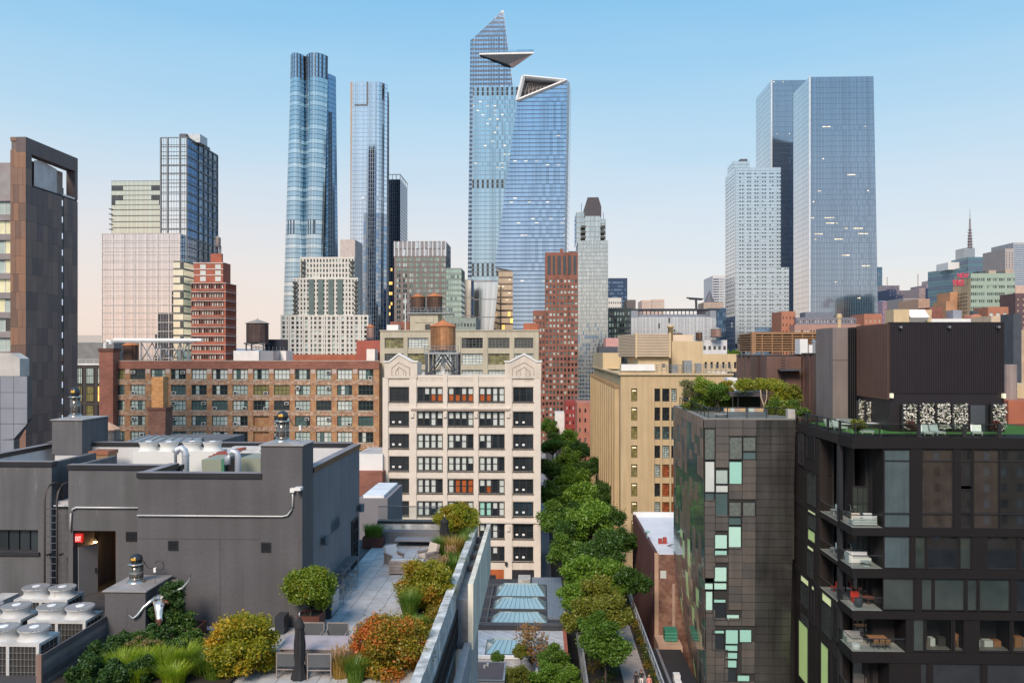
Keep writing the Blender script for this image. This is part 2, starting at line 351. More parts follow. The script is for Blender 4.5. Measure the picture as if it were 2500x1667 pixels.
def facade_rows(th, ox, oy, ang, W, cols, rows, mats, rev, each=False, weights=None, fm=None, nx=2, nz=2, frac=None):
    n = (math.sin(ang), -math.cos(ang)); u = (math.cos(ang), math.sin(ang)); bx, by = ox - n[0]*rev, oy - n[1]*rev
    for za, zb in rows:
        if each:
            for a, b in cols:
                m = rng.choices(mats, weights)[0]
                if fm: window(th, bx+u[0]*a, by+u[1]*a, za, ang, b-a, zb-za, nx, nz, fm, m)
                else: sheet('window', m, th, bx+u[0]*a + n[0]*.04, by+u[1]*a + n[1]*.04, za, ang, b-a, zb-za, .04)
        else:
            mb = MB()
            for a, b in cols:
                mb.quad((bx+u[0]*a, by+u[1]*a, za), (bx+u[0]*b, by+u[1]*b, za), (bx+u[0]*b, by+u[1]*b, zb), (bx+u[0]*a, by+u[1]*a, zb), rng.choices(range(len(mats)), weights)[0])
            mb.obj('window_row', mats, th)
def even(W, n, f, m0=0.0, m1=0.0):
    p = (W-m0-m1)/n; return [(m0 + p*(i+(1-f)/2), m0 + p*(i+(1+f)/2)) for i in range(n)]
def block(label, cat, px0, px1, py, Y, dep, wm, gm=None, n=(0, 0), wf=(.6, .6), side=None, ns=(0, 0), z0=0.0, zb=None, name='building', rev=.3, each=False, weights=None, top=None, th=None, rm=None, fm=None, m01=(.0, .0), swm=None, nxz=(2, 2)):
    """a rectangular building whose street front lies on the plane Y between two sight lines, with windows in its front and one seen side"""
    x0, x1 = X_(px0, Y), X_(px1, Y); zt = Z_(py, Y, (px0+px1)/2); pm = (px0+px1)/2
    th = th or thing(name, label, cat, ((x0+x1)/2, Y, z0)); W = x1-x0
    zb = z0 if zb is None else zb; gm = gm if isinstance(gm, (list, tuple)) else [gm]
    i0 = rev+.1 if n[0] else 0; il = rev+.1 if side == 'L' and ns[0] else 0; ir = rev+.1 if side == 'R' and ns[0] else 0
    MB().box(x0+il, x1-ir, Y+i0, Y+dep, z0, zt-(.05 if i0 else 0)).obj('wall', swm or wm, th)
    tm = (zt-zb)*.02+.4 if top is None else top
    if n[0]:
        rows = even(zt-tm-zb, n[1], wf[1]); rows = [(a+zb, b+zb) for a, b in rows]; cols = even(W, n[0], wf[0], *m01)
        punched(th, x0, Y, 0, W, z0, zt, cols, rows, wm, rev); facade_rows(th, x0, Y, 0, W, cols, rows, gm, rev, each, weights, fm, *nxz)
    if side and ns[0]:
        rows = even(zt-tm-zb, ns[1], wf[1]); rows = [(a+zb, b+zb) for a, b in rows]; cols = even(dep, ns[0], wf[0])
        ang = R(90) if side == 'R' else R(-90); ox, oy = (x1, Y) if side == 'R' else (x0, Y+dep)
        punched(th, ox, oy, ang, dep, z0, zt-.02, cols, rows, wm, rev); facade_rows(th, ox, oy, ang, dep, cols, rows, gm, rev, False, weights)
    if rm: MB().box(x0+.3, x1-.3, Y+i0+.3, Y+dep-.3, zt, zt+.06).obj('roof', rm, th)
    return th, x0, x1, zt
def tank(label, pxl, pxr, py_top, py_eave, py_bot, Y, group='wooden rooftop water tanks', m=None, legs=0.0, cone=M_cone, hoops=9, name='water_tank', base=True):
    """cedar tank: staves, hoops, cone roof, steel grillage"""
    x = X_((pxl+pxr)/2, Y); r = (X_(pxr, Y)-X_(pxl, Y))/2; zb, ze, zt = Z_(py_bot, Y), Z_(py_eave, Y), Z_(py_top, Y); Yc = Y + r
    t = thing(name, label, 'water tank', (x, Yc, zb-legs), group); n = 26
    mb = MB()
    for i in range(n):                                     # staves are separate boards
        a0, a1 = 2*math.pi*(i+.03)/n, 2*math.pi*(i+.97)/n; rr = r*(1 + rng.uniform(-.006, .006))
        p = [(x+rr*math.cos(a), Yc+rr*math.sin(a)) for a in (a0, a1)]; q = [(x+r*.9*math.cos(a), Yc+r*.9*math.sin(a)) for a in (a1, a0)]
        mb.prism(p+q, zb, ze)
    mb.obj('barrel', m or M_tank, t)
    hb = MB()
    for k in range(hoops):
        z = zb + (ze-zb)*((k+.5)/hoops)**1.15; hb.lathe(x, Yc, [(r*1.012, z-.03), (r*1.03, z), (r*1.012, z+.03)], 26, cap=False)
    hb.obj('hoop', M_steel, t)
    cb = MB(); k = 12
    for i in range(k):
        a0, a1 = 2*math.pi*i/k, 2*math.pi*(i+1)/k; e = r*1.1
        cb.poly([(x+e*math.cos(a0), Yc+e*math.sin(a0), ze), (x+e*math.cos(a1), Yc+e*math.sin(a1), ze), (x, Yc, zt)])
    cb.lathe(x, Yc, [(r*1.1, ze-.12), (r*1.1, ze)], k); cb.lathe(x, Yc, [(.16, zt-.15), (.16, zt+.12), (.02, zt+.2)], 8); cb.obj('roof', cone, t)
    if base:
        gb = MB()
        for d in (-.8, -.4, 0, .4, .8): gb.box(x-r*.98, x+r*.98, Yc+r*d-.12, Yc+r*d+.12, zb-.35, zb-.02)
        gb.obj('grillage', M_steel, t)
    if legs:
        lb = []
        for sx in (-.8, .8):
            for sy in (-.7, .7): MB().box(x+r*sx-.14, x+r*sx+.14, Yc+r*sy-.14, Yc+r*sy+.14, zb-legs, zb-.35).obj('leg', M_steel, t)
        b = MB()
        for sy in (-.7, .7):
            b.bar((x-r*.8, Yc+r*sy, zb-legs), (x+r*.8, Yc+r*sy, zb-.4), .07); b.bar((x+r*.8, Yc+r*sy, zb-legs), (x-r*.8, Yc+r*sy, zb-.4), .07)
        b.obj('brace', M_steel, t)
    return t

# ================================================================ ground and far hills
M_ground = mat('city asphalt', (.075, .078, .085), .9, 0, .25, .05); M_pave = mat('pale pavement', (.30, .30, .32), .9, 0, .15, .8)
struct('ground', MB().box(-20000, 20000, -4000, 30000, -2, 0), M_ground)
g = MB(); xs = np.linspace(-9000, 9000, 61); hh = [60 + 70*abs(math.sin(i*.7)+.6*math.sin(i*1.9+1)) for i in range(61)]
for i in range(60): g.quad((xs[i], 5600, 0), (xs[i+1], 5600, 0), (xs[i+1], 6100, hh[i+1]), (xs[i], 6100, hh[i])); g.quad((xs[i], 6100, hh[i]), (xs[i+1], 6100, hh[i+1]), (xs[i+1], 7000, 0), (xs[i], 7000, 0))
struct('hills', g, mat('far wooded ridge', (.20, .26, .34), 1, 0, .2, .004))
struct('road', MB().box(2.0, 14, 60, 900, 0.0, .006), mat('street asphalt', (.05, .052, .058), .9, 0, .2, .4))
struct('pavement', MB().box(-14, 2.0, 122, 900, 0, .14), M_pave)

# ================================================================ Hudson Yards towers
def pyz(z, Y): return HY - (z-EYE)*F/Y
def clipgrid(xa, xb, step):
    n = int((xb-xa)/step)+1; return [xa+step*i for i in range(n+1)]
# the tall tower with the triangular deck
Y = 826
th = thing('office_tower', 'tallest blue glass tower with a sharp slanted peak and a jutting triangular deck', 'skyscraper', (X_(1190, Y), Y, 0))
GX = clipgrid(X_(1140, Y), X_(1258, Y), 2.6)
def pA(z):
    p = pyz(z, Y); l = X_(1148-(max(p, 97)-97)*6/578, Y); r = X_(1229+(p-23.5)*.125, Y)
    if p < 97: l = X_(1229-(p-23.5)*79/73.5, Y)
    l = min(l, r)
    P = [(min(max(x, l), r), Y) for x in GX]; return P + [(r, Y+9), (r, Y+18), (r, Y+27)]
zt = Z_(23.5, Y)
skin(th, pA, 0, zt, 88, [G_blue, M_lit, M_dkgl], lambda i, k, r: 1 if 60 < k < 72 and r.random() < .02 else 0, gap=(.27, .27), core=mat('blue spandrel', (.05, .08, .13), .4, .5), frame=M_galv, mw=.12, stride=1)
Y2 = 803
GX2 = clipgrid(X_(1152, Y2), X_(1275, Y2), 2.4)
def pA2(z):
    p = pyz(z, Y2); l = X_(1155-(p-212)*4/463, Y2); r = X_(1272, Y2)
    return [(max(x, l), Y2) for x in GX2 if x < r] + [(r, Y2), (r, Y2+12), (r, Y2+22)]
def pk(i, k, r):
    p = pyz((k+.5)*Z_(212, Y2)/70, Y2)
    if (212 < p < 233 or 434 < p < 458 or (642 < p < 672)) and i % 2 == 0: return 2
    if 240 < p < 300 and r.random() < .10: return 1
    return 1 if 300 < p < 420 and r.random() < .07 else 0
skin(th, pA2, 0, Z_(212, Y2), 70, [G_teal, M_lit, M_dkgl], pk, core=mat('pale blue spandrel', (.24, .33, .42), .3, .7), frame=M_galv, mw=.12)
def q(px, py, YY): return (X_(px, YY), YY, Z_(py, YY))
dk = MB(); A, B, Dk, E, E2 = q(1170, 133, 824), q(1303, 132, 815), q(1262, 131, 862), q(1252, 167, 824), q(1241, 157, 822)
up = lambda p, h: (p[0], p[1], p[2]+h)
for a, b in ((A, B), (B, Dk), (Dk, A)): dk.quad(a, b, up(b, 1.6), up(a, 1.6), 2)
dk.poly([up(A, 1.6), up(B, 1.6), up(Dk, 1.6)]); dk.poly([A, E2, B]); dk.poly([E2, E, B], 1); dk.poly([A, E, E2]); dk.poly([B, E, Dk], 1)
o = dk.obj('observation_deck', [mat('shaded deck soffit', (.11, .12, .14), .4, .3), mat('lit deck soffit', (.42, .33, .33), .4, .2), M_white], th)  # one soffit material; its lit and shaded faces are painted as two colours
pb = MB()
for a, b in ((A, B), (B, Dk)): pb.quad(up(a, 1.6), up(b, 1.6), up(b, 4.2), up(a, 4.2))
pb.obj('glass_parapet', glassclear('clear guard glass', (.75, .82, .86), .2), th)
# the shorter tower with the open triangular crown
Y = 680
th = thing('office_tower', 'blue glass tower tapering upward with an open triangular white framed crown', 'skyscraper', (X_(1300, Y), Y, 0))
GX = clipgrid(X_(1200, Y), X_(1392, Y), 3.0)
def pB(z):
    p = pyz(z, Y); r = X_(1385-(p-198)*7/414, Y); l = X_(1263-(p-246)*56/414, Y) if p > 246 else X_(1382-(p-198)*119/48, Y)
    if p > 660: l = X_(1252, Y)
    l = min(l, r); return [(min(max(x, l), r), Y) for x in GX]
def pkB(i, k, r):
    return 1 if (70 > k > 18 and r.random() < (.10 if k in (58, 57, 49, 48, 44, 43, 40, 39, 29, 28) else .012)) else 0
skin(th, pB, 0, Z_(198.5, Y), 78, [G_blue2, M_lit], pkB, gap=(.06, .14), core=mat('navy spandrel', (.05, .08, .14), .4, .5), frame=mat('pale blue mullion', (.30, .38, .48), .4, .5), mw=.10)
def pB2(z):
    p = pyz(z, Y); a = 1385-(p-198)*7/414; return [(X_(a, Y), Y+.2), (X_(a+6, Y), Y+6), (X_(a+12.5, Y), Y+22), (X_(a+12.5, Y), Y+40)]
skin(th, pB2, 0, Z_(198, Y), 60, [G_white, M_white], lambda i, k, r: int(i == 0), core=M_white, gap=(.03, .05))
def pB3(z):
    p = pyz(z, Y); return line(X_(1219-(p-660)*14/145, Y), Y+.3, X_(1252, Y), Y+.3, 7)
skin(th, pB3, 0, Z_(660, Y), 20, [mirror('bronze tower glass', (.66, .50, .36), .15), M_lit, M_warm], lambda i, k, r: (1 if k > 14 else 2) if r.random() < .13 else 0, gap=(.06, .22), core=mat('bronze spandrel', (.16, .12, .09), .5))  # the tan tint stands for the glow of lit rooms
cb = MB(); a, b, c = (1278, 187), (1263, 246), (1383, 198.5)
for p_, q_, t in ((a, b, 1.7), (b, c, 1.5), (a, c, 1.3)):
    pa, pb_ = q(*p_, Y-.4), q(*q_, Y-.4); cb.tube([pa, pb_], t, 4)
cb.obj('crown_frame', M_white, th)
rb = MB(); rb.poly([q(*a, Y+6), q(*b, Y+6), q(*c, Y+6)])
bk = mat('brown crown lattice', (.10, .075, .065), .7)
rb.obj('crown_back', bk, th); lb = MB()
for t in np.linspace(.06, .94, 12):
    p1 = (a[0]+(c[0]-a[0])*t, a[1]+(c[1]-a[1])*t); p2 = (b[0]+(c[0]-b[0])*t, b[1]+(c[1]-b[1])*t); t2 = min(1, t+.08); p3 = (b[0]+(c[0]-b[0])*t2, b[1]+(c[1]-b[1])*t2)
    lb.bar(q(*p1, Y+4), q(*p2, Y+4), .22); lb.bar(q(*p1, Y+4), q(*p3, Y+4), .18)
for s in (.33, .66): lb.bar(q(a[0]+(b[0]-a[0])*s, a[1]+(b[1]-a[1])*s, Y+4), q(*c, Y+4), .2)
lb.obj('crown_lattice', mat('grey lattice steel', (.38, .36, .36), .5), th)
MB().slab([(X_(1278, Y), Z_(189, Y)), (X_(1383, Y), Z_(199, Y)), (X_(1383, Y), Z_(203, Y)), (X_(1278, Y), Z_(193, Y))], Y+.5, Y+30).obj('roof', M_white, th)
MB().slab([(X_(1216, Y), 0), (X_(1377, Y), 0), (X_(1383, Y), Z_(250, Y)), (X_(1267, Y), Z_(250, Y)), (X_(1210, Y), Z_(660, Y)), (X_(1216, Y), Z_(662, Y))], Y+1, Y+30).obj('core_wall', M_grey, th)
# glass podium in front of the tall tower
Y = 640
th = thing('glass_podium', 'low glass retail block with one peach lit side below the tallest tower', 'building', (X_(1170, Y), Y, 0))
P1 = lambda z: line(X_(1126, Y), Y, X_(1150, Y), Y, 4); P2 = lambda z: [(X_(1150, Y), Y), (X_(1156, Y), Y+3)]
P3 = lambda z: line(X_(1156, Y), Y+3, X_(1216-(pyz(z, Y)-690)*.10, Y), Y+3, 8) + [(X_(1216, Y), Y+30)]
skin(th, P1, 0, Z_(682, Y), 7, [mirror('peach lit glass', (1.0, .88, .76), .12, .05)], core=M_grey, gap=(.01, .03)); skin(th, P2, 0, Z_(682, Y), 7, [G_navy], core=M_grey); skin(th, P3, 0, Z_(686, Y), 7, [G_pale], core=M_grey, gap=(.01, .04), frame=M_galv, mw=.3, stride=2)  # the peach light on the left side is put into its glass colour
MB().box(X_(1126, Y)+.1, X_(1200, Y), Y+3.5, Y+30, 0, Z_(683, Y)).obj('roof_block', M_grey, th)
# the four-lobed tower
Y = 642
th = thing('apartment_tower', 'tall blue glass tower with rounded lobes like a bundle of tubes', 'skyscraper', (X_(755, Y), Y, 0))
def edges(p):
    t = (p-127)/650
    return 702-14*max(0, t), 738.5 + 2*math.sin(min(1, max(0, t*2))*math.pi)-1.5*t, 793-13*max(0, t)**1.2
def pC(z):
    p = pyz(z, Y); l, s, r = edges(p); bul = 9*max(.45, 1-max(0, (p-200)/900)); P = []
    for a, b, n in ((l, s, 12), (s, r, 15)):
        for i in range(n+1):
            t = i/n; P.append((X_(a+(b-a)*t, Y), Y+9 - bul*math.sin(math.pi*min(1, max(0, t)))**.7 - (9-bul)*.9))
    return P + [(X_(r-1, Y+26), Y+26), (X_(r-3, Y+40), Y+40)]
zt = Z_(122, Y); nf = 74
def pkC(i, k, r):
    p = pyz((k+.5)*zt/nf, Y)
    if p < 178: return 2 if i % 2 else 3
    if 535 < p < 566 and i in (2, 4, 6, 17, 19, 21, 22): return 2
    return 1 if (k*7) % 5 < 2 and k % 4 != 0 else 0
skin(th, pC, 0, zt, nf, [G_teal, mirror('bright tower glass', (.70, .79, .82), .07, .2), mat('dark louvre', (.06, .09, .13), .4, .5), G_blue], pkC, gap=(.04, .1), core=mat('teal spandrel', (.14, .24, .32), .3, .7), frame=M_galv, mw=.12)
def pC2(z):
    p = pyz(z, Y); l = edges(p)[2]-1; r = 818+max(0, (p-164)/420)*5; P = []
    for i in range(10): t = i/9; P.append((X_(l+(r-l)*t, Y+20), Y+22 - 8*math.sin(math.pi*t)))
    return P + [(X_(r-1, Y+32), Y+32), (X_(r-4, Y+44), Y+44)]
skin(th, pC2, 0, Z_(160, Y), 70, [G_slate, G_pale, mat('dark louvre')], lambda i, k, r: 2 if (5 <= i <= 6 and k < 62) else (1 if i < 4 and k < 50 else 0), gap=(.04, .1), core=mat('teal spandrel'), frame=M_galv, mw=.12)
# slender stone and glass tower
Y = 800
th = thing('apartment_tower', 'slender pale glass tower with stone sides and a notched top corner', 'skyscraper', (X_(905, Y), Y, 0))
def pD(z):
    p = pyz(z, Y); l, r = 861-(p-195)*5/420, 941-(p-195)*2/420; n = 16; P = []
    for i in range(n+1):
        t = i/n; P.append((X_(l+(r-l)*t, Y), Y + (10*(max(0, t-.72)/.28)**2)))
    return P
zt = Z_(196, Y); nf = 74
def pkD(i, k, r):
    p = pyz((k+.5)*zt/nf, Y)
    if 355 < p < 545 and i == 8: return 2
    if p > 520 and i > 5: return 3 if r.random() < .6 else 2
    return 1 if r.random() < .004 else 0
skin(th, pD, 0, zt, nf, [mirror('lilac tower glass', (.70, .76, .84), .08, .2), M_lit, G_slate, mirror('grey tower glass', (.40, .45, .52), .1)], pkD, gap=(.02, .09), core=mat('grey blue spandrel', (.22, .27, .34), .4, .5), frame=mat('slate mullion', (.34, .38, .43), .4, .4), mw=.3)
mat('pale mullion', (.55, .57, .60), .5)
MB().box(X_(855, Y), X_(861, Y)-.1, Y+.3, Y+30, 0, Z_(196, Y)).obj('stone_pier', M_stone, th)
MB().prism([(X_(941, Y)-.2, Y+10.2), (X_(949, Y+14), Y+14), (X_(950, Y+40), Y+40), (X_(862, Y), Y+40), (X_(862, Y), Y+1)], 0, Z_(212, Y)).obj('stone_side', M_grey, th)
for k in range(60): cube('joint', mat('stone joint', (.16, .15, .16)), th, X_(941, Y)+.3, X_(949.3, Y+12), Y+12, Y+14, 40+k*4.2, 40+k*4.2+.3) if k % 2 else None
nb = MB(); nb.box(X_(866, Y), X_(898, Y), Y-.6, Y-.1, Z_(255, Y), Z_(251, Y)); nb.box(X_(895, Y), X_(899, Y), Y-.6, Y-.1, Z_(251, Y), Z_(196, Y)); nb.obj('notch_edge', M_steel, th)
# black tower behind it
Y = 900
th = thing('office_tower', 'black glass tower with a pale open crown half hidden behind the slender stone tower', 'skyscraper', (X_(970, Y), Y, 0))
p = boxpath(X_(930, Y), X_(977, Y), Y, Y+48, 10, 8, left=False)
skin(th, lambda z: p, 0, Z_(436, Y), 62, [G_navy, M_warm], lambda i, k, r: 1 if i < 10 and 20 < k < 40 and r.random() < .05 else 0, core=mat('black spandrel', (.03, .05, .07), .4, .4), frame=M_steel, mw=.3)
zc = Z_(424, Y); cm = mat('pale crown steel', (.42, .45, .48), .5); cbm = MB()
for i in range(0, len(p), 2): cbm.box(p[i][0]-.4, p[i][0]+.4, p[i][1]-.4, p[i][1]+.4, Z_(436, Y), zc)
for i in range(len(p)-1): cbm.bar((*p[i], zc), (*p[i+1], zc), .5)
cbm.obj('crown', cm, th)
# grey-brown ribbed block and its green neighbour
Y = 560
th = thing('office_building', 'broad grey brown glass block with a tall finned top storey behind the twin water tanks', 'building', (X_(1030, Y), Y, 0))
p = boxpath(X_(963, Y), X_(1088, Y), Y, Y+30, 24, 6, left=False)
skin(th, lambda z: p, 0, Z_(625, Y), 30, [G_green, M_curt, mat('brown grey panel', (.20, .17, .16), .6)], lambda i, k, r: 2 if i % 3 == 0 else (1 if r.random() < .25 else 0), gap=(.08, .3), core=mat('brown grey spandrel', (.19, .16, .15), .7), frame=mat('brown grey panel'), mw=.35)
skin(th, lambda z: p, Z_(625, Y), Z_(588, Y), 2, [mirror('smoky glass', (.40, .36, .36), .1), G_pale], lambda i, k, r: int(r.random() < .2), core=mat('brown grey spandrel'), frame=mat('pale mullion'), mw=.8, stride=2)
Y = 545
th = thing('apartment_building', 'narrow green glass apartment slab beside the broad grey brown block', 'building', (X_(1105, Y), Y, 0))
p = boxpath(X_(1089.5, Y), X_(1126, Y), Y, Y+24, 7, 5, left=False)
skin(th, lambda z: p, 0, Z_(654, Y), 27, [mirror('sea green glass', (.45, .58, .52), .12, .2), M_tealgl], lambda i, k, r: int(r.random() < .2), gap=(.1, .3), core=mat('grey green spandrel', (.24, .29, .26), .6), frame=mat('grey green spandrel'), mw=.3)
# silver punched tower
Y = 620
th = thing('apartment_tower', 'silver white tower peppered with rows of small dark paired windows', 'skyscraper', (X_(1840, Y), Y, 0))
def pQ(x1, xl=1771): return boxpath(X_(1795, Y), X_(x1, Y), Y, Y+33, 19 if x1 < 1910 else 22, 8, right=False)
def pkQ(n): 
    def f(i, k, r): return 1 if (k < 17 and i < 8 and r.random() < .95) or (k < 15 and 15 < i < 23 and r.random() < .9) or (k < 13 and r.random() < .3) else 0  # slate panes low down imitate the reflection of a dark building
    return f
silv = [G_silver, G_slate]; sc0 = mat('silver spandrel', (.30, .33, .35), .4, .6)
zm = Z_(655, Y); zt = Z_(414, Y)
skin(th, lambda z: pQ(1926), 0, zm, 26, silv, pkQ(0), gap=(.03, .05), core=sc0); skin(th, lambda z: pQ(1906), zm, zt, 32, silv, lambda i, k, r: 0, gap=(.03, .05), core=sc0)
p = boxpath(X_(1790, Y+14), X_(1842, Y), Y+14, Y+33, 8, 5, right=False); skin(th, lambda z: p, zt-2, Z_(388, Y), 4, [G_silver], core=sc0)
MB().box(X_(1820, Y), X_(1838, Y), Y+16, Y+26, Z_(388, Y), Z_(381, Y)).obj('plant_room', M_steel, th)
for k in range(58):
    z = 6 + k*(zt-8)/58; x1 = 1926 if z < zm else 1906; mb = MB(); cc = 6 if x1 == 1906 else 7
    for c_ in range(cc):
        x = X_(1805 + c_*18.3, Y)
        for d_ in (0, 1.9):
            if rng.random() < .9: mb.box(x+d_, x+d_+1.2, Y-.2, Y-.02+.0, z, z+.9)
    for c_ in range(6):
        yy = Y + 4 + c_*5
        mb.box(X_(1795, Y)-.2, X_(1795, Y)-.05, yy, yy+2, z, z+.9)
    mb.obj('window_row', M_dkgl, th)
# the twin blue slabs at right
Y = 880
RUNS = set()
for k_, n_ in ((50, 2), (44, 1), (41, 1), (38, 2), (36, 1), (33, 2), (32, 3), (31, 3), (30, 2), (29, 2), (26, 1), (24, 1), (21, 1), (18, 2), (15, 1), (13, 3), (10, 1), (9, 1), (6, 2)):
    for _ in range(n_):
        s_ = rng.randrange(13, 48)
        for q_ in range(rng.choice((1, 2, 3, 5, 6))): RUNS.add((s_+q_, k_))
for lab, Yq, pl, pc, pr, pyt, dr, yb in (('rear of the two broad blue slab towers, its lower front black with reflections', 880, 1846, 1883, 1985, 204, 0, 941),
                                      ('front of the two broad blue slab towers, with scattered lit office floors', 760, 1937, 1976, 2132, 197, 11, 807)):
    th = thing('office_tower', lab, 'skyscraper', (X_(pc+40, Yq), Yq, 0)); front = Yq == 760
    def pR(z, Yq=Yq, pc=pc, pr=pr, pyt=pyt, dr=dr, yb=yb):
        p_ = pyz(z, Yq); return line(X_(pc, Yq), yb, X_(pc, Yq), Yq, 12)[:-1] + line(X_(pc, Yq), Yq, X_(pr+dr*(p_-pyt)/560, Yq), Yq, 40)
    zt = Z_(pyt, Yq); nf = 60
    def pkR(i, k, r, front=front):
        if i < 12: return 2
        if front: return 1 if (i, k) in RUNS else 0
        return 3 if k < 48 and r.random() < .995 else (1 if r.random() < .02 else 0)  # navy panes: the black reflection is painted into the lower front
    skin(th, pR, 0, zt, nf, [mirror('cobalt tower glass', (.38, .44, .52), .08, .12), M_lit, mirror('pale side glass', (.75, .74, .74), .12, .03), G_navy], pkR, gap=(.01, .035), core=mat('cobalt spandrel', (.12, .19, .30), .35, .6), frame=mat('cobalt mullion', (.20, .26, .34), .4, .6), mw=.3, md=.05)
    MB().box(X_(pc, Yq)-.5, X_(pc, Yq)+.9, Yq-.7, Yq+.7, 0, zt+.3).obj('corner_edge', mat('bright corner steel', (.75, .77, .80), .3, .4), th)
# ================================================================ left group of towers
Y = 350
th = thing('office_building', 'wide white framed glass block mirroring the pink sky beside the brown red tower', 'building', (X_(345, Y), Y, 0))
x0, x1 = X_(250, Y), X_(440, Y)
p = boxpath(x0, x1, Y, Y+21, 28, 10, left=False)
skin(th, lambda z: p, 0, Z_(566, Y), 30, [G_white, mirror('dark reflection glass', (.10, .11, .13), .12, .4), G_slate], lambda i, k, r: 2 if i >= 28 else (1 if ((k <= 18 and i >= 20-(k < 16)) or (19 <= k <= 21 and i >= 25)) and r.random() < .96 else 0), gap=(.015, .03), core=mat('white spandrel', (.50, .46, .45), .5), frame=mat('white mullion', (.60, .55, .53), .5), mw=.07)  # dark panes low at the right imitate a mirrored building
for i in range(8): cube('pilaster', mat('white mullion'), th, x0+(x1-x0)*i/7-.16, x0+(x1-x0)*i/7+.16, Y-.3, Y-.1, 0, Z_(566, Y))
for k in range(15): cube('floor_beam', mat('white mullion'), th, x0+.01, x1-.01, Y-.45, Y-.12, Z_(566+22*k, Y)-.13, Z_(566+22*k, Y)+.13)
Y = 352.5
th = thing('apartment_building', 'cream banded glass block with dark terraces set above the wide white block', 'building', (X_(326, Y), Y, 55))
p = boxpath(X_(264, Y), X_(390, Y), Y+3, Y+20, 40, 6, left=False)
zz = [Z_(v, Y) for v in (566, 503, 473, 431)]
skin(th, lambda z: p, zz[0]-2, zz[1], 5, [G_cream], core=mat('dark spandrel', (.12, .13, .12), .5), gap=(.02, .14), frame=mat('dark mullion', (.16, .17, .16)), mw=.06)
skin(th, lambda z: p, zz[1], zz[3], 6, [G_cream, M_dkgl], lambda i, k, r: 1 if k in (0, 2, 4) and k != 0 and (i < 9 or i > 30) or (k == 1 and (i < 3 or i > 36)) else 0, core=mat('dark spandrel'), gap=(.02, .12), frame=mat('dark mullion'), mw=.08)
for k in range(6): cube('balcony_slab', mat('dark spandrel'), th, X_(260, Y), X_(266, Y), Y+1.8, Y+16, zz[0]+(zz[1]-zz[0])*k/5, zz[0]+(zz[1]-zz[0])*k/5+.3)
Y = 353
th = thing('apartment_tower', 'pale gridded glass tower with a dark blue side above the cream banded block', 'building', (X_(430, Y), Y, 0))
x0, x1 = X_(393, Y), X_(457, Y); y1 = Y_(530, x1)
p = boxpath(x0, x1, Y, y1, 10, 14, left=False)
skin(th, lambda z: p, 0, Z_(329, Y), 44, [mirror('pearl glass', (.98, .95, .92), .08, .1), G_slate, mirror('blue grey side glass', (.42, .50, .56), .1, .2)], lambda i, k, r: 0 if i < 10 else (1 if i < 15 or r.random() < .3 else 2), gap=(.04, .06), core=mat('steel grey spandrel', (.20, .23, .25), .5), frame=mat('steel grey spandrel'), mw=.14)
gr = mat('dark grid steel', (.16, .18, .20), .5)
for k in range(22):
    z = Z_(329+22.5*k, Y); cube('floor_beam', gr, th, x0-.1, x1+.35, Y-.3, Y-.1, z-.2, z+.2); cube('floor_beam', gr, th, x1+.12, x1+.45, Y+.01, y1, z-.3, z+.3)
for t in (0, .27, .73, 1): cube('pilaster', gr, th, x0+(x1-x0)*t-.25, x0+(x1-x0)*t+.25, Y-.55, Y-.14, 0, Z_(329, Y))
for t in (.35, .52, .68, .84, 1): cube('pilaster', gr, th, x1+.14, x1+.5, Y+(y1-Y)*t-.25, Y+(y1-Y)*t+.25, 0, Z_(329, Y)) if 0 else MB().box(x1+.14, x1+.5, Y+(y1-Y)*t-.25, Y+(y1-Y)*t+.25, 0, Z_(329, Y)).obj('pilaster', gr, th)
for a, b, t, c_ in ((423, 440, 310, 0), (440, 470, 308, 2)): MB().box(X_(a, Y), X_(b, Y), Y+6+c_, Y+16, Z_(329, Y), Z_(t, Y)).obj('plant_room', M_galv if c_ else M_steel, th)
MB().box(x1-6, x1-.5, Y+20, Y+26, Z_(329, Y), Z_(318, Y)).obj('plant_room', M_steel, th)
# red banded apartment house
Y = 280
th = thing('apartment_building', 'red brick tower banded with white balconies and stepped red top', 'building', (X_(510, Y), Y, 0))
x0, x1 = X_(467, Y), X_(551, Y); y1 = Y_(577, x1); zt = Z_(688, Y)
MB().box(x0, x1-.3, Y+.6, y1, 0, zt).obj('wall', mat('vivid red brick', (.36, .115, .075), .9, 0, .18, .4), th)
cols = even(x1-x0, 14, .86); rows = [(zt-3.05*(k+1)+1.0, zt-3.05*(k+1)+2.6) for k in range(22) if zt-3.05*(k+1) > 0]
punched(th, x0, Y, 0, x1-x0, 0, zt, cols, rows, mat('vivid red brick', (.36, .115, .075), .9, 0, .18, .4), .5); facade_rows(th, x0, Y, 0, x1-x0, cols, rows, [M_dkgl, M_curt, M_shade], .5, weights=[4, 4, 3])
cols = even(y1-Y, 6, .8); punched(th, x1, Y, R(90), y1-Y, 0, zt, cols, rows, mat('vivid red brick', (.36, .115, .075), .9, 0, .18, .4), .5); facade_rows(th, x1, Y, R(90), y1-Y, cols, rows, [G_slate, M_dkgl], .5)
for k in range(23):
    z = zt-3.05*k-.25
    if z > 0: cube('balcony_slab', mat('pale balcony edge', (.55, .50, .47), .7), th, x0+.01, x1+.2, Y-.25, y1-.01, z, z+.2); 
for i in range(5): MB().box(x0+2+i*.01, x1-1, Y-.35, Y-.27, zt-3.05*(i+1)+.1, zt-3.05*(i+1)+1.05).obj('balcony_rail', mat('rust balcony rail', (.30, .10, .07), .6), th)
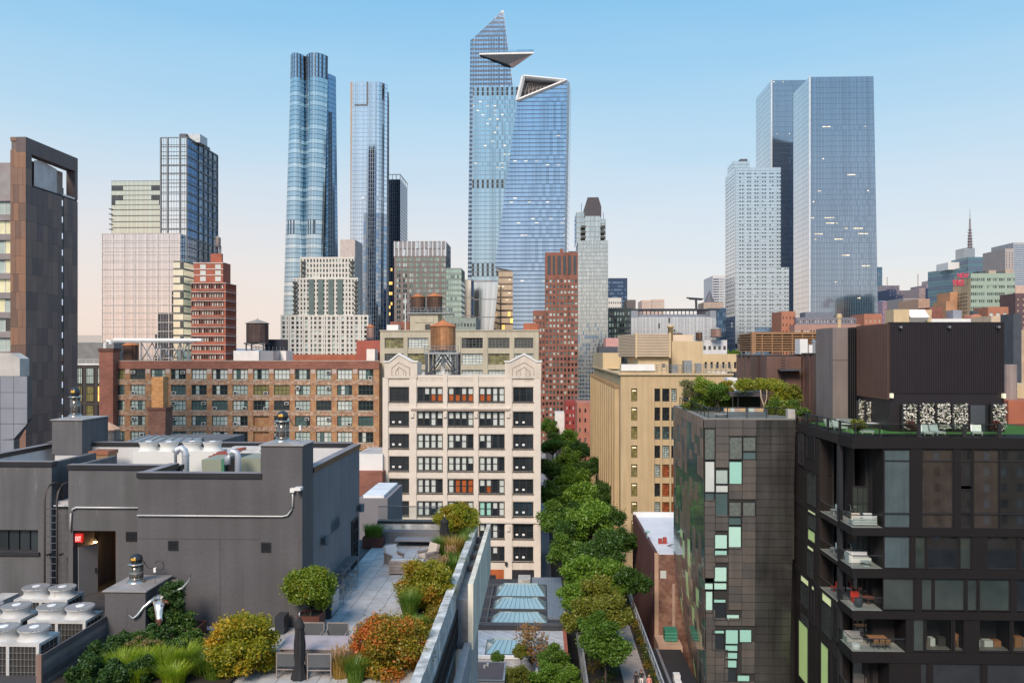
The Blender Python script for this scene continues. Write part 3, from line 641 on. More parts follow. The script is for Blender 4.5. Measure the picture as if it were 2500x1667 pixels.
for a, b, t0, t1, d in ((467, 539, 636, 688, 0), (500, 528, 612, 636, 4)):
    MB().box(X_(a, Y), X_(b, Y), Y+2+d, y1-1-d, Z_(t1, Y), Z_(t0, Y)).obj('setback_wall', mat('vivid red brick', (.36, .115, .075), .9, 0, .18, .4), th)
    for k in range(3 if d == 0 else 1):
        zz_ = Z_(t0+10+k*15, Y); cube('string_course', mat('pale balcony edge'), th, X_(a, Y)-.1, X_(b, Y)+.1, Y+1.85, Y+2.0, zz_+1.0, zz_+1.3) if d == 0 else None
        if d == 0:
            for px in (483, 520): sheet('window', M_shade, th, X_(px, Y), Y+1.9, zz_-1, 0, 2.0, 1.6)
tank('small grey water tank on stilts above the stepped red tower', 523, 536, 571, 577, 597, Y+8, legs=Z_(597, Y+8)-Z_(612, Y), m=mat('grey cedar staves', (.24, .20, .18), .8, 0, .2, .8, .3), cone=mat('grey tank roof', (.28, .25, .23)))
Y = 345
th = thing('apartment_building', 'narrow pale glass strip with stacked balconies squeezed beside the wide white block', 'building', (X_(455, Y), Y, 0))
p = boxpath(X_(444, Y), X_(468, Y), Y-8, Y+10, 6, 4, left=False)
skin(th, lambda z: p, 0, Z_(634, Y-8), 26, [G_cream, M_dkgl, G_green], lambda i, k, r: 1 if i in (4, 5) and k % 2 else (2 if k < 14 and i > 1 else 0), core=mat('dark spandrel'), gap=(.03, .2))
# ================================================================ white balconied house, mid distance
Y = 420
th = thing('apartment_building', 'white concrete apartment house stepping up in tiers with black balcony corners', 'building', (X_(790, Y), Y, 0))
wc = mat('white concrete', (.64, .62, .58), .8, 0, .06)
gm = [M_dkgl, M_tealgl, M_curt]
for a, b, t0, t1, d, n in ((687, 898, 768, 1250, 0, (19, 26)), (714, 872, 676, 768, 1.5, (20, 8)), (728, 862, 624, 676, 3, (17, 4))):
    x0, x1, z0_, zt = X_(a, Y), X_(b, Y), max(0, Z_(t1, Y)), Z_(t0, Y); cols = even(x1-x0, n[0], .56 if d == 0 else .5); rows = [(u_+z0_, v_+z0_) for u_, v_ in even(zt-z0_-.6, n[1], .66)]
    MB().box(x0, x1-.5, Y+d+.5, Y+8-d, z0_, zt).obj('wall', wc, th)
    punched(th, x0, Y+d, 0, x1-x0, z0_, zt, cols, rows, wc, .35)
    facade_rows(th, x0, Y+d, 0, x1-x0, cols, [r_ for r_ in rows if r_[0] > 38 and d == 0], gm, .35, each=True, weights=[6, 3, 2]); n0 = len(th.children); facade_rows(th, x0, Y+d, 0, x1-x0, cols, [r_ for r_ in rows if not (r_[0] > 38 and d == 0)], gm, .35, each=False, weights=[6, 3, 2])
    for o_ in th.children:
        if o_.name.startswith('window_row'): o_['kind'] = 'stuff'
    punched(th, x1, Y+d, R(90), 8-2*d, z0_, zt, even(8-2*d, 2, .5), rows, wc, .35); facade_rows(th, x1, Y+d, R(90), 8-2*d, even(8-2*d, 2, .5), rows, gm, .35)
    if d:
        for k, (u_, v_) in enumerate(rows):
            for px in ((a+4, b-10) if d == 3 else (a, b-8)): cube('balcony', mat('dark balcony', (.06, .065, .06), .6), th, X_(px, Y), X_(px+10, Y), Y+d-1.3, Y+d-.05, u_-.5, u_+.5)
    else:
        for i in range(0, 25, 2): cube('pilaster', wc, th, x0+(x1-x0)*i/24-.35, x0+(x1-x0)*i/24+.35, Y-.3, Y-.02, 0, zt)
for px in (752, 775, 800, 822): cube('glazed_bay', M_tealgl, th, X_(px, Y), X_(px+13, Y), Y+1.0, Y+1.49, Z_(767, Y), Z_(680, Y))
MB().box(X_(784, Y), X_(824, Y), Y+40, Y+60, 0, Z_(583, Y+40)).obj('rear_tower_wall', mat('pinkish concrete', (.52, .45, .42), .8), th)
# ================================================================ red tower, pale capped tower and neighbours
Y = 350
th, x0, x1, zt = block('dark red brick tower with a crown of tall black louvres', 'building', 1331, 1411, 616, Y, 24, M_brickred, [M_curt, M_dkgl, M_shade, M_tealgl], (9, 31), (.62, .55), side=None, name='apartment_tower', weights=[3, 6, 1, 4], each=True, top=11, rev=.3)
for i in range(6): cube('louvre', M_dkgl, th, x0+1+i*2.2, x0+2.3+i*2.2, Y-.12, Y-.02, zt-9.5, zt-1.5)
for i in (3, 6): cube('pier', M_brickred, th, x0+(x1-x0)*i/9-.35, x0+(x1-x0)*i/9+.35, Y-.5, Y-.14, 0, zt-.5)
MB().box(X_(1368, Y), X_(1376, Y), Y+5, Y+9, zt, zt+2.2).obj('plant_room', M_brickred, th); MB().box(X_(1389, Y), X_(1408, Y), Y+6, Y+12, zt, zt+1.2).obj('plant_room', M_steel, th)
block('lower red brick wing on the left of the dark red tower', 'building', 1301, 1330.5, 758, Y+2, 20, M_brickred, [M_curt, M_dkgl], (4, 22), (.6, .55), name='brick_building', each=True, weights=[3, 4])
Y = 500
th = thing('apartment_tower', 'pale grey glass tower with a black rooftop cap right of the dark red tower', 'skyscraper', (X_(1446, Y), Y, 0))
p = boxpath(X_(1412, Y), X_(1484, Y), Y, Y+30, 20, 6, right=False); p2 = boxpath(X_(1429, Y), X_(1466, Y), Y+1, Y+28, 10, 5, right=False); p3 = boxpath(X_(1408, Y), X_(1430, Y), Y+6, Y+30, 6, 5, right=False)
pg = [mirror('ash tower glass', (.56, .60, .60), .12), mirror('white grey glass', (.70, .72, .70), .14), G_slate, M_dkgl]
skin(th, lambda z: p, 0, Z_(588, Y), 46, pg, lambda i, k, r: 2 if (k < 25 and r.random() < .85*(1-k/32)) else int(r.random() < .35), core=mat('ash spandrel', (.34, .36, .36), .5), frame=mat('ash spandrel'), mw=.2, gap=(.04, .12))  # slate panes toward the base imitate a dark reflection
skin(th, lambda z: p2, Z_(588, Y)-1, Z_(528, Y), 5, pg, lambda i, k, r: int(r.random() < .4), core=mat('ash spandrel'), gap=(.04, .12))
skin(th, lambda z: p3, Z_(588, Y)-1, Z_(515, Y), 6, pg, core=mat('ash spandrel'), gap=(.04, .12))
p4 = boxpath(X_(1466.5, Y), X_(1481, Y), Y+6, Y+28, 3, 5, right=False); skin(th, lambda z: p4, Z_(588, Y)-1, Z_(532, Y), 5, pg, core=mat('ash spandrel'), gap=(.04, .12))
for px in (1419, 1467):
    for k in range(3): cube('balcony', mat('dark balcony'), th, X_(px, Y), X_(px+11, Y), Y+.2, Y+4, Z_(583-k*13, Y), Z_(583-k*13, Y)+1.4)
cp = MB(); xa, xb = X_(1428, Y), X_(1469, Y); za, zb = Z_(528, Y), Z_(481, Y)
cp.slab([(xa, za), (xb, za), (xb, za+6), (xb-1.8, zb), (xa+1.8, zb), (xa, za+6)], Y+3, Y+24); cp.obj('cap', mat('black roof cap', (.06, .055, .065), .5), th)
for px, t in ((1421, 492), (1476, 515), (1461, 476)): MB().bar((X_(px, Y), Y+8, Z_(540, Y)), (X_(px, Y), Y+8, Z_(t, Y)), .14).obj('mast', M_steel, th)
# ================================================================ dark brown tower at the far left
Y = 130
x1 = X_(63, Y); xl = X_(25, Y); y1 = Y_(190, x1); zt = Z_(335, Y, 63)
th = thing('apartment_tower', 'dark brown panelled tower with an open framed roof at the left edge', 'tower', (x1, Y, 0))
M_core = mat('charcoal backing', (.035, .03, .032), .8)
panc = [mat('brown panel %s' % n_, c_, .55, .0, .10, .5, streak=.08) for n_, c_ in (('umber', (.155, .115, .107)), ('plum', (.115, .088, .09)), ('cocoa', (.185, .132, .115)))]
pant = [mat('tan panel %s' % n_, c_, .55, .0, .10, .5, streak=.08) for n_, c_ in (('clay', (.21, .12, .085)), ('rust', (.25, .135, .085)), ('umber', (.15, .09, .07)))]
za = Z_(442, Y, 63)                                         # solid body below the open loggia
MB().box(xl+.12, x1-.12, Y+.12, y1-.05, 0, za-.3).obj('core_wall', M_core, th)
nfl = 26; fh = (zt-2.0)/nfl
ys = [Y, Y+1.6, Y+3.0, Y+4.6, Y+6.0, Y+7.4, Y+8.9, Y+10.0, Y+10.6, Y+11.8, Y+13.2, y1]
for k in range(nfl):
    z0_, z1_ = k*fh, (k+1)*fh
    if z1_ < 12: continue
    for i in range(len(ys)-1):
        if i == 7:                                           # slot of lit stair windows
            if z0_ < za-1: cube('slot_window', M_dkgl, th, x1-.13, x1-.06, ys[i], ys[i+1], z0_, z1_); cube('slot_lamp', mat('pale slot glow', (.8, .85, .95), emit=.55), th, x1-.06, x1-.03, ys[i]+.1, ys[i+1]-.25, z0_+fh*.45, z0_+fh*.8)
            continue
        if z1_ > za and ys[i] > Y+.1: continue
        cube('panel', rng.choices(panc, [5, 4, 2])[0], th, x1-.10, x1-rng.choice((0, .012)), ys[i]+.015, ys[i+1]-.015, z0_+.015, z1_-.015)
    w3 = (x1-xl)/3; off = rng.choice((0, .35, -.35))
    for i in range(3):
        a = xl + w3*i + (off if i else 0); b = xl + w3*(i+1) + (off if i < 2 else 0)
        cube('panel', rng.choices(pant, [4, 3, 2])[0], th, a+.012, b-.012, Y+rng.choice((0, .012)), Y+.12, z0_+.015, z1_-.015)
# the open top: fin at the front, beam along the top, post at the rear, a sloped light roof screen inside
MB().box(xl+.12, x1-.12, Y+.12, Y+1.5, za-.3, zt).obj('front_fin', panc[0], th)
MB().box(x1-1.6, x1, Y, y1, zt-2.4, zt+.05).obj('top_beam', panc[1], th); MB().box(x1-1.6, x1-.01, y1-.9, y1, za-.3, zt-2.4).obj('rear_post', panc[1], th)
MB().box(xl, x1-1.62, Y, Y+1.5, zt-.6, zt+.04).obj('top_beam', pant[0], th); MB().box(xl+.1, xl+.5, Y+1.5, y1-1.2, za-.3, zt-2.7).obj('rear_wall', mat('pale inner wall', (.38, .32, .30), .8), th)
sm = MB(); sm.poly([(x1-.9, Y+3.6, za+.2), (x1-.9, Y+10, za+.2), (x1-.9, Y+10, zt-3.0), (x1-.9, Y+5.5, zt-2.5), (x1-.9, Y+3.6, za+4.2)]); sm.box(x1-1.0, x1-.92, Y+3.6, Y+10, za-.3, za+1); sm.obj('roof_screen', mat('light metal screen', (.42, .42, .45), .4, .5, streak=.1), th)
MB().box(x1-.3, x1-.02, Y+10.4, y1-.9, za-.4, za-.1).obj('ledge', M_white, th)
ym = mat('pale yellow lit blind', (.58, .55, .36), .3, emit=.16, ecol=(1, .95, .6)); x0 = X_(-260, Y)
MB().box(x0, xl-.02, Y+1.5, y1, 0, Z_(405, Y)).obj('wing_wall', M_grey, th)
for k in range(10):
    z = Z_(480+49*k, Y)
    cube('floor_band', mat('mauve grey band', (.26, .235, .24), .6), th, x0, xl-.03, Y+.9, Y+1.49, z, z+1.0)
    for i in range(9):
        xa = xl-.05-1.62*(i+1); m_ = rng.choice([ym, ym, M_curt, ym] if k < 6 else [M_tealgl, M_curt, M_dkgl, M_curt]); window(th, xa, Y+1.35, z-2.2, 0, 1.58, 2.15, 1, 1, M_white, m_, .05, .08)
MB().box(x0, xl-.1, Y+2, Y+8, Z_(405, Y), Z_(380, Y)).obj('plant_room', mat('mauve grey band'), th)
# pale angled panel volume in the corner below it
Y = 88
th = thing('pavilion', 'pale blue grey panelled annex at the left edge before the brown tower', 'building', (X_(20, Y), Y, 20))
mp = mat('pale blue grey panel', (.30, .32, .37), .35, .3, .08, .6)
zz = [Z_(v, Y) for v in (1120, 1078, 1038, 1000, 960, 920)]; xr = X_(66, Y); xm = X_(31, Y)
MB().slab([(X_(-130, Y), 12), (xm, 12), (xm, zz[1]), (xr-.2, zz[2]+.5), (xr-.2, zz[5]), (X_(-130, Y), zz[5])], Y+.12, Y+1.2).obj('core_wall', M_steel, th)
for k in range(5):
    for i in range(14):
        b = xr-1.5*i-.02; a = b-1.46
        if k == 0 and b > xm+.1: continue
        if k == 1 and b > xm:
            z_l = zz[1] + (zz[2]-zz[1])*max(0, min(1, (a-xm)/(xr-xm))); z_r = zz[1] + (zz[2]-zz[1])*(b-xm)/(xr-xm)
            MB().slab([(a, z_l), (b, z_r), (b, zz[2]-.03), (a, zz[2]-.03)], Y, Y+.11).obj('panel', mp, th)
        else: cube('panel', mp, th, a, b, Y, Y+.11, zz[k]+.02, zz[k+1]-.02)
MB().slab([(X_(-130, Y), zz[5]), (X_(30, Y), zz[5]), (X_(30, Y), Z_(876, Y)), (X_(8, Y), Z_(862, Y)), (X_(-130, Y), Z_(862, Y))], Y+1.3, Y+3).obj('upper_wall', mat('pale render', (.48, .46, .44), .8), th)
# dark lit warehouse between tower and brick chimney
Y = 200
th, x0, x1, zt = block('dark warehouse with glowing windows between the brown tower and the brick chimney', 'building', 150, 262, 888, Y, 20, M_dkfac, None, name='warehouse')
cols = even(x1-x0, 4, .7); rows = [(Z_(v+40, Y), Z_(v, Y)) for v in (898, 943, 990, 1035, 1080)]
ww = [M_curt, M_curt, M_warm, M_olive, M_dkgl]
th.children[0].scale = (1, 1, 1)
for r_i, (a, b) in enumerate(rows):
    for c_i, (c, d) in enumerate(cols):
        m_ = [M_curt, M_curt, M_curt, M_curt][c_i] if r_i == 0 else (M_warm if (r_i, c_i) in ((1, 3),) else rng.choice([M_olive, M_dkgl, M_dkgl]))
        window(th, x0+c, Y-.05, a, 0, d-c, b-a, 4, 2, M_black, m_, .12, .12)
MB().box(x0+1, x1-1, Y+5, Y+18, zt, Z_(835, Y)).obj('penthouse_wall', mat('dull grey siding', (.20, .20, .20), .6), th)
rl = MB(); [rl.bar((x0+i, Y+.4, zt), (x0+i, Y+.4, zt+1.1), .04) for i in range(0, int(x1-x0), 2)]; rl.bar((x0, Y+.4, zt+1.1), (x1, Y+.4, zt+1.1), .05); rl.bar((x0, Y+.4, zt+.6), (x1, Y+.4, zt+.6), .04)
rl.obj('roof_railing', M_white, th); MB().box(x0, x1, Y-.1, Y+.3, zt-.3, zt+.12).obj('cornice', M_white, th)
block('distant bluish glass roofs low on the horizon left of the white block', 'building', 150, 248, 818, 900, 60, G_pale, name='building')

# ================================================================ long brick loft building
Y = 187
px = lambda u_: 180+.3231*u_
x0, x1, zt = X_(px(290), Y), X_(925.5, Y), Z_(882, Y)
th = thing('brick_building', 'long tan brick loft building with green windows and a red brick parapet', 'building', ((x0+x1)/2, Y, 0))
MB().box(x0, x1, Y+.5, Y+22, 0, zt-.4).obj('body_wall', M_bricktan, th)
colz = [(298, 385), (428, 540), (582, 690), (735, 848), (890, 1005), (1045, 1163), (1200, 1315), (1357, 1475), (1513, 1632), (1672, 1787), (1832, 1948), (1990, 2105), (2150, 2265)]
cols = [(X_(px(a), Y)-x0, X_(px(b), Y)-x0) for a, b in colz]
rows = [(Z_(760+.3231*b, Y), Z_(760+.3231*a, Y)) for a, b in ((437, 517), (558, 635), (675, 752), (795, 870), (915, 995), (1055, 1132))]
zp = Z_(901, Y)
punched(th, x0, Y, 0, x1-x0, 0, zp, cols, rows, M_bricktan, .35)
MB().box(x0-.02, x1+.02, Y-.12, Y+.5, zp, zt).obj('parapet', M_brickred, th); MB().box(x0-.1, x1+.1, Y-.2, Y+.6, zt, zt+.18).obj('coping', mat('dusty coping stone', (.42, .33, .29), .9), th)
gm = [M_tealgl, M_curt, M_shade, M_dkgl, M_olive]; acm = mat('window air conditioner casing', (.62, .62, .60), .6); acd = MB(); acd.box(0, .95, -.5, .05, 0, .65); acd.box(.12, .83, -.52, -.5, .1, .55, 1); acme = acd.mesh('air_conditioner', [acm, M_dkgl])
silm = mat('pale worn sill', (.50, .43, .36), .9, col2=(.36, .25, .18))
for r_i, (za_, zb_) in enumerate(rows):
    cube('spandrel', M_brickpeel, th, x0+.3, x1-.3, Y-.06, Y-.005, za_-1.25, za_-.32) if r_i < 5 else None
    for c_i, (a, b) in enumerate(cols):
        if c_i == 7 and r_i in (3, 4): continue
        m_ = M_warm if (r_i, c_i) in ((1, 2),) else (M_olive if (r_i, c_i) in ((0, 0), (1, 7), (1, 8)) else rng.choices(gm, [5, 5, 4, 3, 0])[0])
        pats = [m_ if rng.random() < .75 else rng.choice(gm[:4]) for _ in range(4)]
        o = window(th, x0+a, Y+.3, za_, 0, b-a, zb_-za_, 4, 2, M_frame, lambda i, j: pats[i], .14, .12, each=True, mt=.1)
        cube('sill', silm, th, x0+a-.15, x0+b+.15, Y-.14, Y+.28, za_-.3, za_-.02)
        if r_i < 5 and c_i > 0 and rng.random() < .62: place(acme, 'air_conditioner', o, (rng.choice((.2, b-a-1.2)), -.02, rng.choice((.12, (zb_-za_)*.55))))
for i in range(len(cols)-1):
    xa = x0+(cols[i][1]+cols[i+1][0])/2; cube('pier_cap', mat('pale worn pier cap', (.48, .38, .34), .9), th, xa-.5, xa+.5, Y-.1, Y-.01, zp-1.1, zp-.05)
for k, v in enumerate((880-35, 953-15)): 
    pass
x0c, x1c = X_(242, Y-2), X_(276, Y-2)
th = thing('brick_chimney', 'square red brick shaft at the left end of the loft building', 'chimney', (x0c, Y-2, 0))
MB().box(x0c, x1c, Y-2, Y+1.2, 0, Z_(858, Y)).obj('shaft', M_brickred, th); MB().box(x0c-.15, x1c+.15, Y-2.15, Y+1.3, Z_(858, Y), Z_(850, Y)).obj('cap', mat('sooty brick', (.12, .055, .045), .9), th)
MB().box(x0c, x1c-.0, Y+1.3, Y+8, 0, Z_(884, Y)).obj('rear_wall', M_brickred, th)
vb = MB(); xv = X_(257, Y); vb.tube([(xv, Y, Z_(850, Y)), (xv, Y, Z_(838, Y)), (xv+.5, Y, Z_(832, Y)), (xv+1.2, Y, Z_(834, Y)), (xv+1.3, Y, Z_(840, Y))], .42, 10); vb.obj('vent', M_white, th)
# roof of the loft building
tank('cedar water tank behind the red brick shaft, under the long steel truss', 292, 328, 831, 842, 880, Y+6, m=M_tank)
th = thing('roof_truss', 'long pale steel truss carrying a white pipe over the loft roof', 'truss', (X_(370, Y+3), Y+3, zt))
for k, (a, b) in enumerate(((345, 372), (372, 392), (392, 420), (420, 440), (440, 458), (458, 462))):
    MB().bar((X_(a, Y+3), Y+3, zt), (X_(b, Y+3), Y+3, Z_(836, Y)), .14).obj('strut', M_galv, th); MB().bar((X_(a, Y+3), Y+3, Z_(836, Y)), (X_(b, Y+3), Y+3, zt), .12).obj('strut', M_galv, th)
for px_ in (345, 392, 440, 460): MB().box(X_(px_, Y+3)-.15, X_(px_, Y+3)+.15, Y+2.85, Y+3.15, zt, Z_(836, Y)).obj('post', M_galv, th)
MB().box(X_(262, Y+3), X_(478, Y+3), Y+2.3, Y+3.7, Z_(836, Y), Z_(832, Y)).obj('deck', M_galv, th); MB().tube([(X_(262, Y), Y+3, Z_(829, Y)), (X_(480, Y), Y+3, Z_(830, Y))], .45, 10).obj('pipe', M_white, th)
Yb = Y+4
th = thing('roof_bulkhead', 'white box shaped bulkhead on the loft roof carrying a dark water tank', 'bulkhead', (X_(610, Yb), Yb, zt))
MB().box(X_(570, Yb), X_(632, Yb), Yb, Yb+6, zt-.5, Z_(856, Yb)).obj('wall', M_white, th); MB().box(X_(632, Yb)+.01, X_(666, Yb), Yb+.4, Yb+6, zt-.5, Z_(856, Yb)).obj('wing_wall', mat('pale blue grey panel'), th)
tank('dark weathered water tank with a grey conical lid on the white bulkhead', 593, 645.5, 777, 787, 836, Yb, legs=Z_(836, Yb)-Z_(856, Yb), m=mat('dark cedar staves', (.085, .055, .05), .85, 0, .3, .8, .35, streak=.4), cone=mat('grey tank roof'))
Yb = Y+10
th = thing('solar_shed', 'low dark panelled shed with white railing beside the dark water tank', 'shed', (X_(668, Yb), Yb, zt)); MB().box(X_(646, Yb), X_(691, Yb), Yb, Yb+4, Z_(856, Yb), Z_(828, Yb)).obj('dark_panel', mat('dark blue panel', (.03, .035, .05), .3), th); MB().box(X_(664, Yb), X_(700, Yb), Yb-.5, Yb+5, zt-2, Z_(856, Yb)).obj('wall', M_white, th)
for i in range(6): MB().bar((X_(650+i*9, Yb), Yb-.6, Z_(856, Yb)), (X_(650+i*9, Yb), Yb-.6, Z_(846, Yb)), .06).obj('post', M_galv, th)
block('orange red brick house row just above the right end of the loft parapet', 'building', 710, 905, 865, 222, 15, mat('orange brick', (.36, .12, .07), .9, 0, .2, .5), [M_mint, M_dkgl], (11, 9), (.35, .5), each=False, top=.6, name='brick_house')
block('bright red brick stair tower left of the beige building', 'building', 870, 932, 831, 215, 10, mat('bright red brick', (.34, .10, .075), .9, 0, .15, .4), name='stair_tower')
block('white roof plant cabinet in front of the red stair tower', 'building', 895, 915, 852, 210, 4, M_white, name='plant_cabinet', z0=35)
tank('small pinkish water tank on the red brick stair tower', 893, 912.5, 790, 797, 824, 216, legs=Z_(824, 216)-Z_(831, 216), m=mat('pinkish staves', (.30, .19, .16), .85, 0, .2, .8, .3), hoops=6)
# brick chimney stack standing before the loft building
Y = 112
x0, x1 = X_(362, Y), X_(404, Y)
th = thing('brick_chimney', 'stepped chimney stack, sooty below and orange brick above, before the loft building', 'chimney', (x0, Y, 10))
MB().box(x0, x1, Y, Y+2.2, 8, Z_(1003, Y)).obj('base', mat('sooty red brick', (.16, .075, .055), .9, 0, .25, .8, brick=(.5, .17, (.12, .08, .07))), th); MB().box(x0-.12, x1+.12, Y-.12, Y+2.3, Z_(1003, Y), Z_(997, Y)).obj('band', mat('sooty brick'), th)
MB().box(X_(367, Y), X_(396, Y), Y+.3, Y+1.9, Z_(997, Y), Z_(921, Y)).obj('flue', mat('orange flue brick', (.52, .27, .11), .9, 0, .2, .9, brick=(.5, .17, (.25, .13, .06))), th)
tank('low tank with a peach tent roof peeping above the grey parapet', 212, 273, 1032, 1053, 1082, 84, hoops=5, m=mat('grey cedar staves'), cone=mat('peach tank roof', (.55, .33, .22), .8, 0, .15, .8, .12))
# low roofs between
block('white roofed shed left of the pale pink building', 'building', 872, 934, 1108, 141, 10, M_white, name='shed', z0=18, rm=M_roof)
block('red brick wall with a corbelled top beside the pale pink building', 'building', 870, 933.5, 1152, 139, 12, M_brickred, name='brick_house')
th, *_r = block('mauve grey bulkhead with a white skylight top behind the terrace', 'bulkhead', 874, 946, 1217, 74, 8, mat('mauve grey render', (.20, .19, .21), .85, 0, .06), name='roof_bulkhead', z0=20)
MB().box(_r[0]+.4, _r[1]-.4, 74.4, 81.6, _r[2], _r[2]+.25).obj('skylight', mat('white skylight', (.72, .74, .78), .4), th)

# ================================================================ beige concrete building and its tanks
Y = 190
x0, x1, zt = X_(928, Y), X_(1315, Y), Z_(808, Y)
th = thing('concrete_building', 'beige concrete loft building with wide gridded windows behind the pale pink facade', 'building', ((x0+x1)/2, Y, 0))
MB().box(x0, x1, Y+.6, Y+24, 0, zt-.1).obj('body_wall', M_beige, th)
cols = [(X_(a, Y)-x0, X_(b, Y)-x0) for a, b in ((939, 985), (996, 1045), (1062, 1112), (1127, 1179), (1192, 1244), (1256, 1302))]
rows = [(Z_(a, Y), Z_(b, Y)) for a, b in ((850, 824.5), (890, 863), (929, 903), (970, 942))]
punched(th, x0, Y, 0, x1-x0, 0, zt, cols, rows, M_beige, .5)
kind = [[M_olive, M_shade, M_shade, M_dkgl, M_dkgl, M_dkgl], [M_dkgl, M_olive, M_shade, M_shade, M_olive, M_shade], [M_dkgl, M_shade, M_shade, M_shade, M_shade, M_shade], [M_dkgl]*6]
for r_i, (a, b) in enumerate(rows):
    for c_i, (c, d) in enumerate(cols): window(th, x0+c, Y+.45, a, 0, d-c, b-a, 6, 4, mat('grey sash', (.16, .19, .19), .5), kind[r_i][c_i], .1, .1, mt=.07)
for c_i in range(5): cube('pier', M_beige, th, x0+(cols[c_i][1]+cols[c_i+1][0])/2-.45, x0+(cols[c_i][1]+cols[c_i+1][0])/2+.45, Y-.18, Y-.003, 0, zt-1.2)
MB().box(x0-.1, x1+.1, Y-.2, Y+.8, zt, zt+.25).obj('coping', M_beige, th)
xa, xb, zb = X_(1001, Y+6), X_(1069, Y+6), Z_(763, Y+6)
MB().box(xa, xb, Y+6, Y+14, zt, zb).obj('tower_wall', M_beige, th); MB().box(xa+1.2, xb-1, Y+5.85, Y+5.98, zt+2.2, zb-1.5).obj('tower_panel', mat('beige recessed panel', (.40, .37, .29), .85), th)
sheet('window', M_dkgl, th, X_(1038, Y+6), Y+5.8, zt+.2, 0, 1.3, 1.6)
rl = MB()
for i in range(12): rl.bar((xa+i*(xb-xa+3)/11, Y+5.6, zb), (xa+i*(xb-xa+3)/11, Y+5.6, zb+1.2), .05)
for h in (.6, 1.2): rl.bar((xa, Y+5.6, zb+h), (xb+3, Y+5.6, zb+h), .05)
rl.obj('roof_railing', M_galv, th); MB().box(xa-.8, xb+3, Y+5.4, Y+14, zb-.25, zb).obj('tank_platform', M_galv, th)
MB().bar((X_(981, Y), Y+5, zt), (X_(981, Y), Y+5, Z_(712, Y)), .12).obj('pole', M_white, th)
tank('left of the twin water tanks on the beige roof tower', 1000.5, 1035, 715, 723, 757, Y+7, m=M_tank, group='twin water tanks on the beige roof tower')
tank('right of the twin water tanks on the beige roof tower', 1040, 1077.5, 712, 722, 757, Y+7, m=M_tank, group='twin water tanks on the beige roof tower')
block('low red brick roof house at the left end of the beige roof', 'roof house', 952, 1000, 785, Y+9, 6, M_brickred, name='roof_house', z0=zt)
block('white slanted skylight box at the left end of the beige roof', 'skylight', 944, 972, 793, Y+4, 4, M_white, name='skylight_box', z0=zt)
block('small orange brick roof house at the right end of the beige roof', 'roof house', 1278, 1314, 789, Y+6, 6, mat('orange brick'), name='roof_house', z0=zt)
block('grey green mid rise block peeping over the beige roof', 'building', 1085, 1162, 776, 330, 20, mat('grey green spandrel'), [M_tealgl, M_dkgl], (10, 20), (.6, .5), name='building')

# ================================================================ pale pink loft building
Y = 142
x0, x1 = X_(934, Y), X_(1320.5, Y); zt = Z_(871, Y); zr = Z_(922, Y)
th = thing('loft_building', 'pale pink stone loft building with two gabled end bays and dark windows', 'building', ((x0+x1)/2, Y, 0))
MB().box(x0, x1, Y+.55, Y+30, 0, zr-.2).obj('body_wall', M_pink, th)
rows = [(Z_(b, Y), Z_(a, Y)) for a, b in ((945, 981), (1004.5, 1040.5), (1060, 1095.5), (1115, 1150.5), (1169.5, 1205), (1224.5, 1260.5), (1279, 1315), (1334, 1370))]
bays = [(950.3, 998.7, 3), (1018.6, 1081, 4), (1093.5, 1156, 4), (1169.6, 1232, 4), (1252.5, 1302, 3)]
cols = [(X_(a, Y)-x0, X_(b, Y)-x0) for a, b, n_ in bays]
punched(th, x0, Y, 0, x1-x0, 0, zr, cols, rows, M_pink, .45)
orange = {(0, 1): (2, 3), (0, 2): (0, 1, 2, 3), (0, 3): (0, 1), (4, 2): (1, 2, 3), (4, 3): (1,)}
for r_i, (za_, zb_) in enumerate(rows):
    for c_i, (a, b, n_) in enumerate(bays):
        W_, H_ = cols[c_i][1]-cols[c_i][0], zb_-za_
        st = [rng.choices(['shade', 'half', 'dark'], [6, 2, 1])[0] if n_ == 4 else 'dark' for _ in range(n_)]
        if r_i == 1 and n_ == 4: st = ['half' if rng.random() < .6 else 'shade' for _ in st]
        def gm_(i, j):
            if i in orange.get((r_i, c_i), ()) and (j == 0 or r_i == 4 and c_i == 2): return M_orange
            if (r_i, c_i, i) in ((5, 3, 1), (5, 3, 0)): return M_mint
            return M_shade if st[i] == 'shade' or (st[i] == 'half' and j == 1) else M_dkgl
        o = window(th, x0+cols[c_i][0], Y+.4, za_, 0, W_, H_, n_, 2, M_black, gm_, .16, .16, each=True, mt=.42 if n_ == 4 else .22)
        cube('sill', M_black, th, x0+cols[c_i][0]-.12, x0+cols[c_i][1]+.12, Y-.08, Y+.38, za_-.16, za_-.01)
        cube('lintel', M_trim, th, x0+cols[c_i][0]-.5, x0+cols[c_i][1]+.5, Y-.07, Y-.004, zb_+.12, zb_+.85)
        if n_ == 3 and r_i > 0:
            for k in range(2): sheet('note', mat('white paper', (.8, .8, .8)), o, .45+k*1.15, -.06, .5, 0, .42, .34, .01)
for t0, t1 in ((0, 1), (4, 4)): pass
for k, (pa, pb_) in enumerate(((1000, 1017), (1082.5, 1092), (1157.5, 1168), (1233.5, 1250), (935, 948), (1304, 1320))):
    cube('pilaster', M_trim, th, X_(pa, Y), X_(pb_, Y), Y-.22, Y-.003, 2, zr+(.6 if k in (1, 2) else -.01))
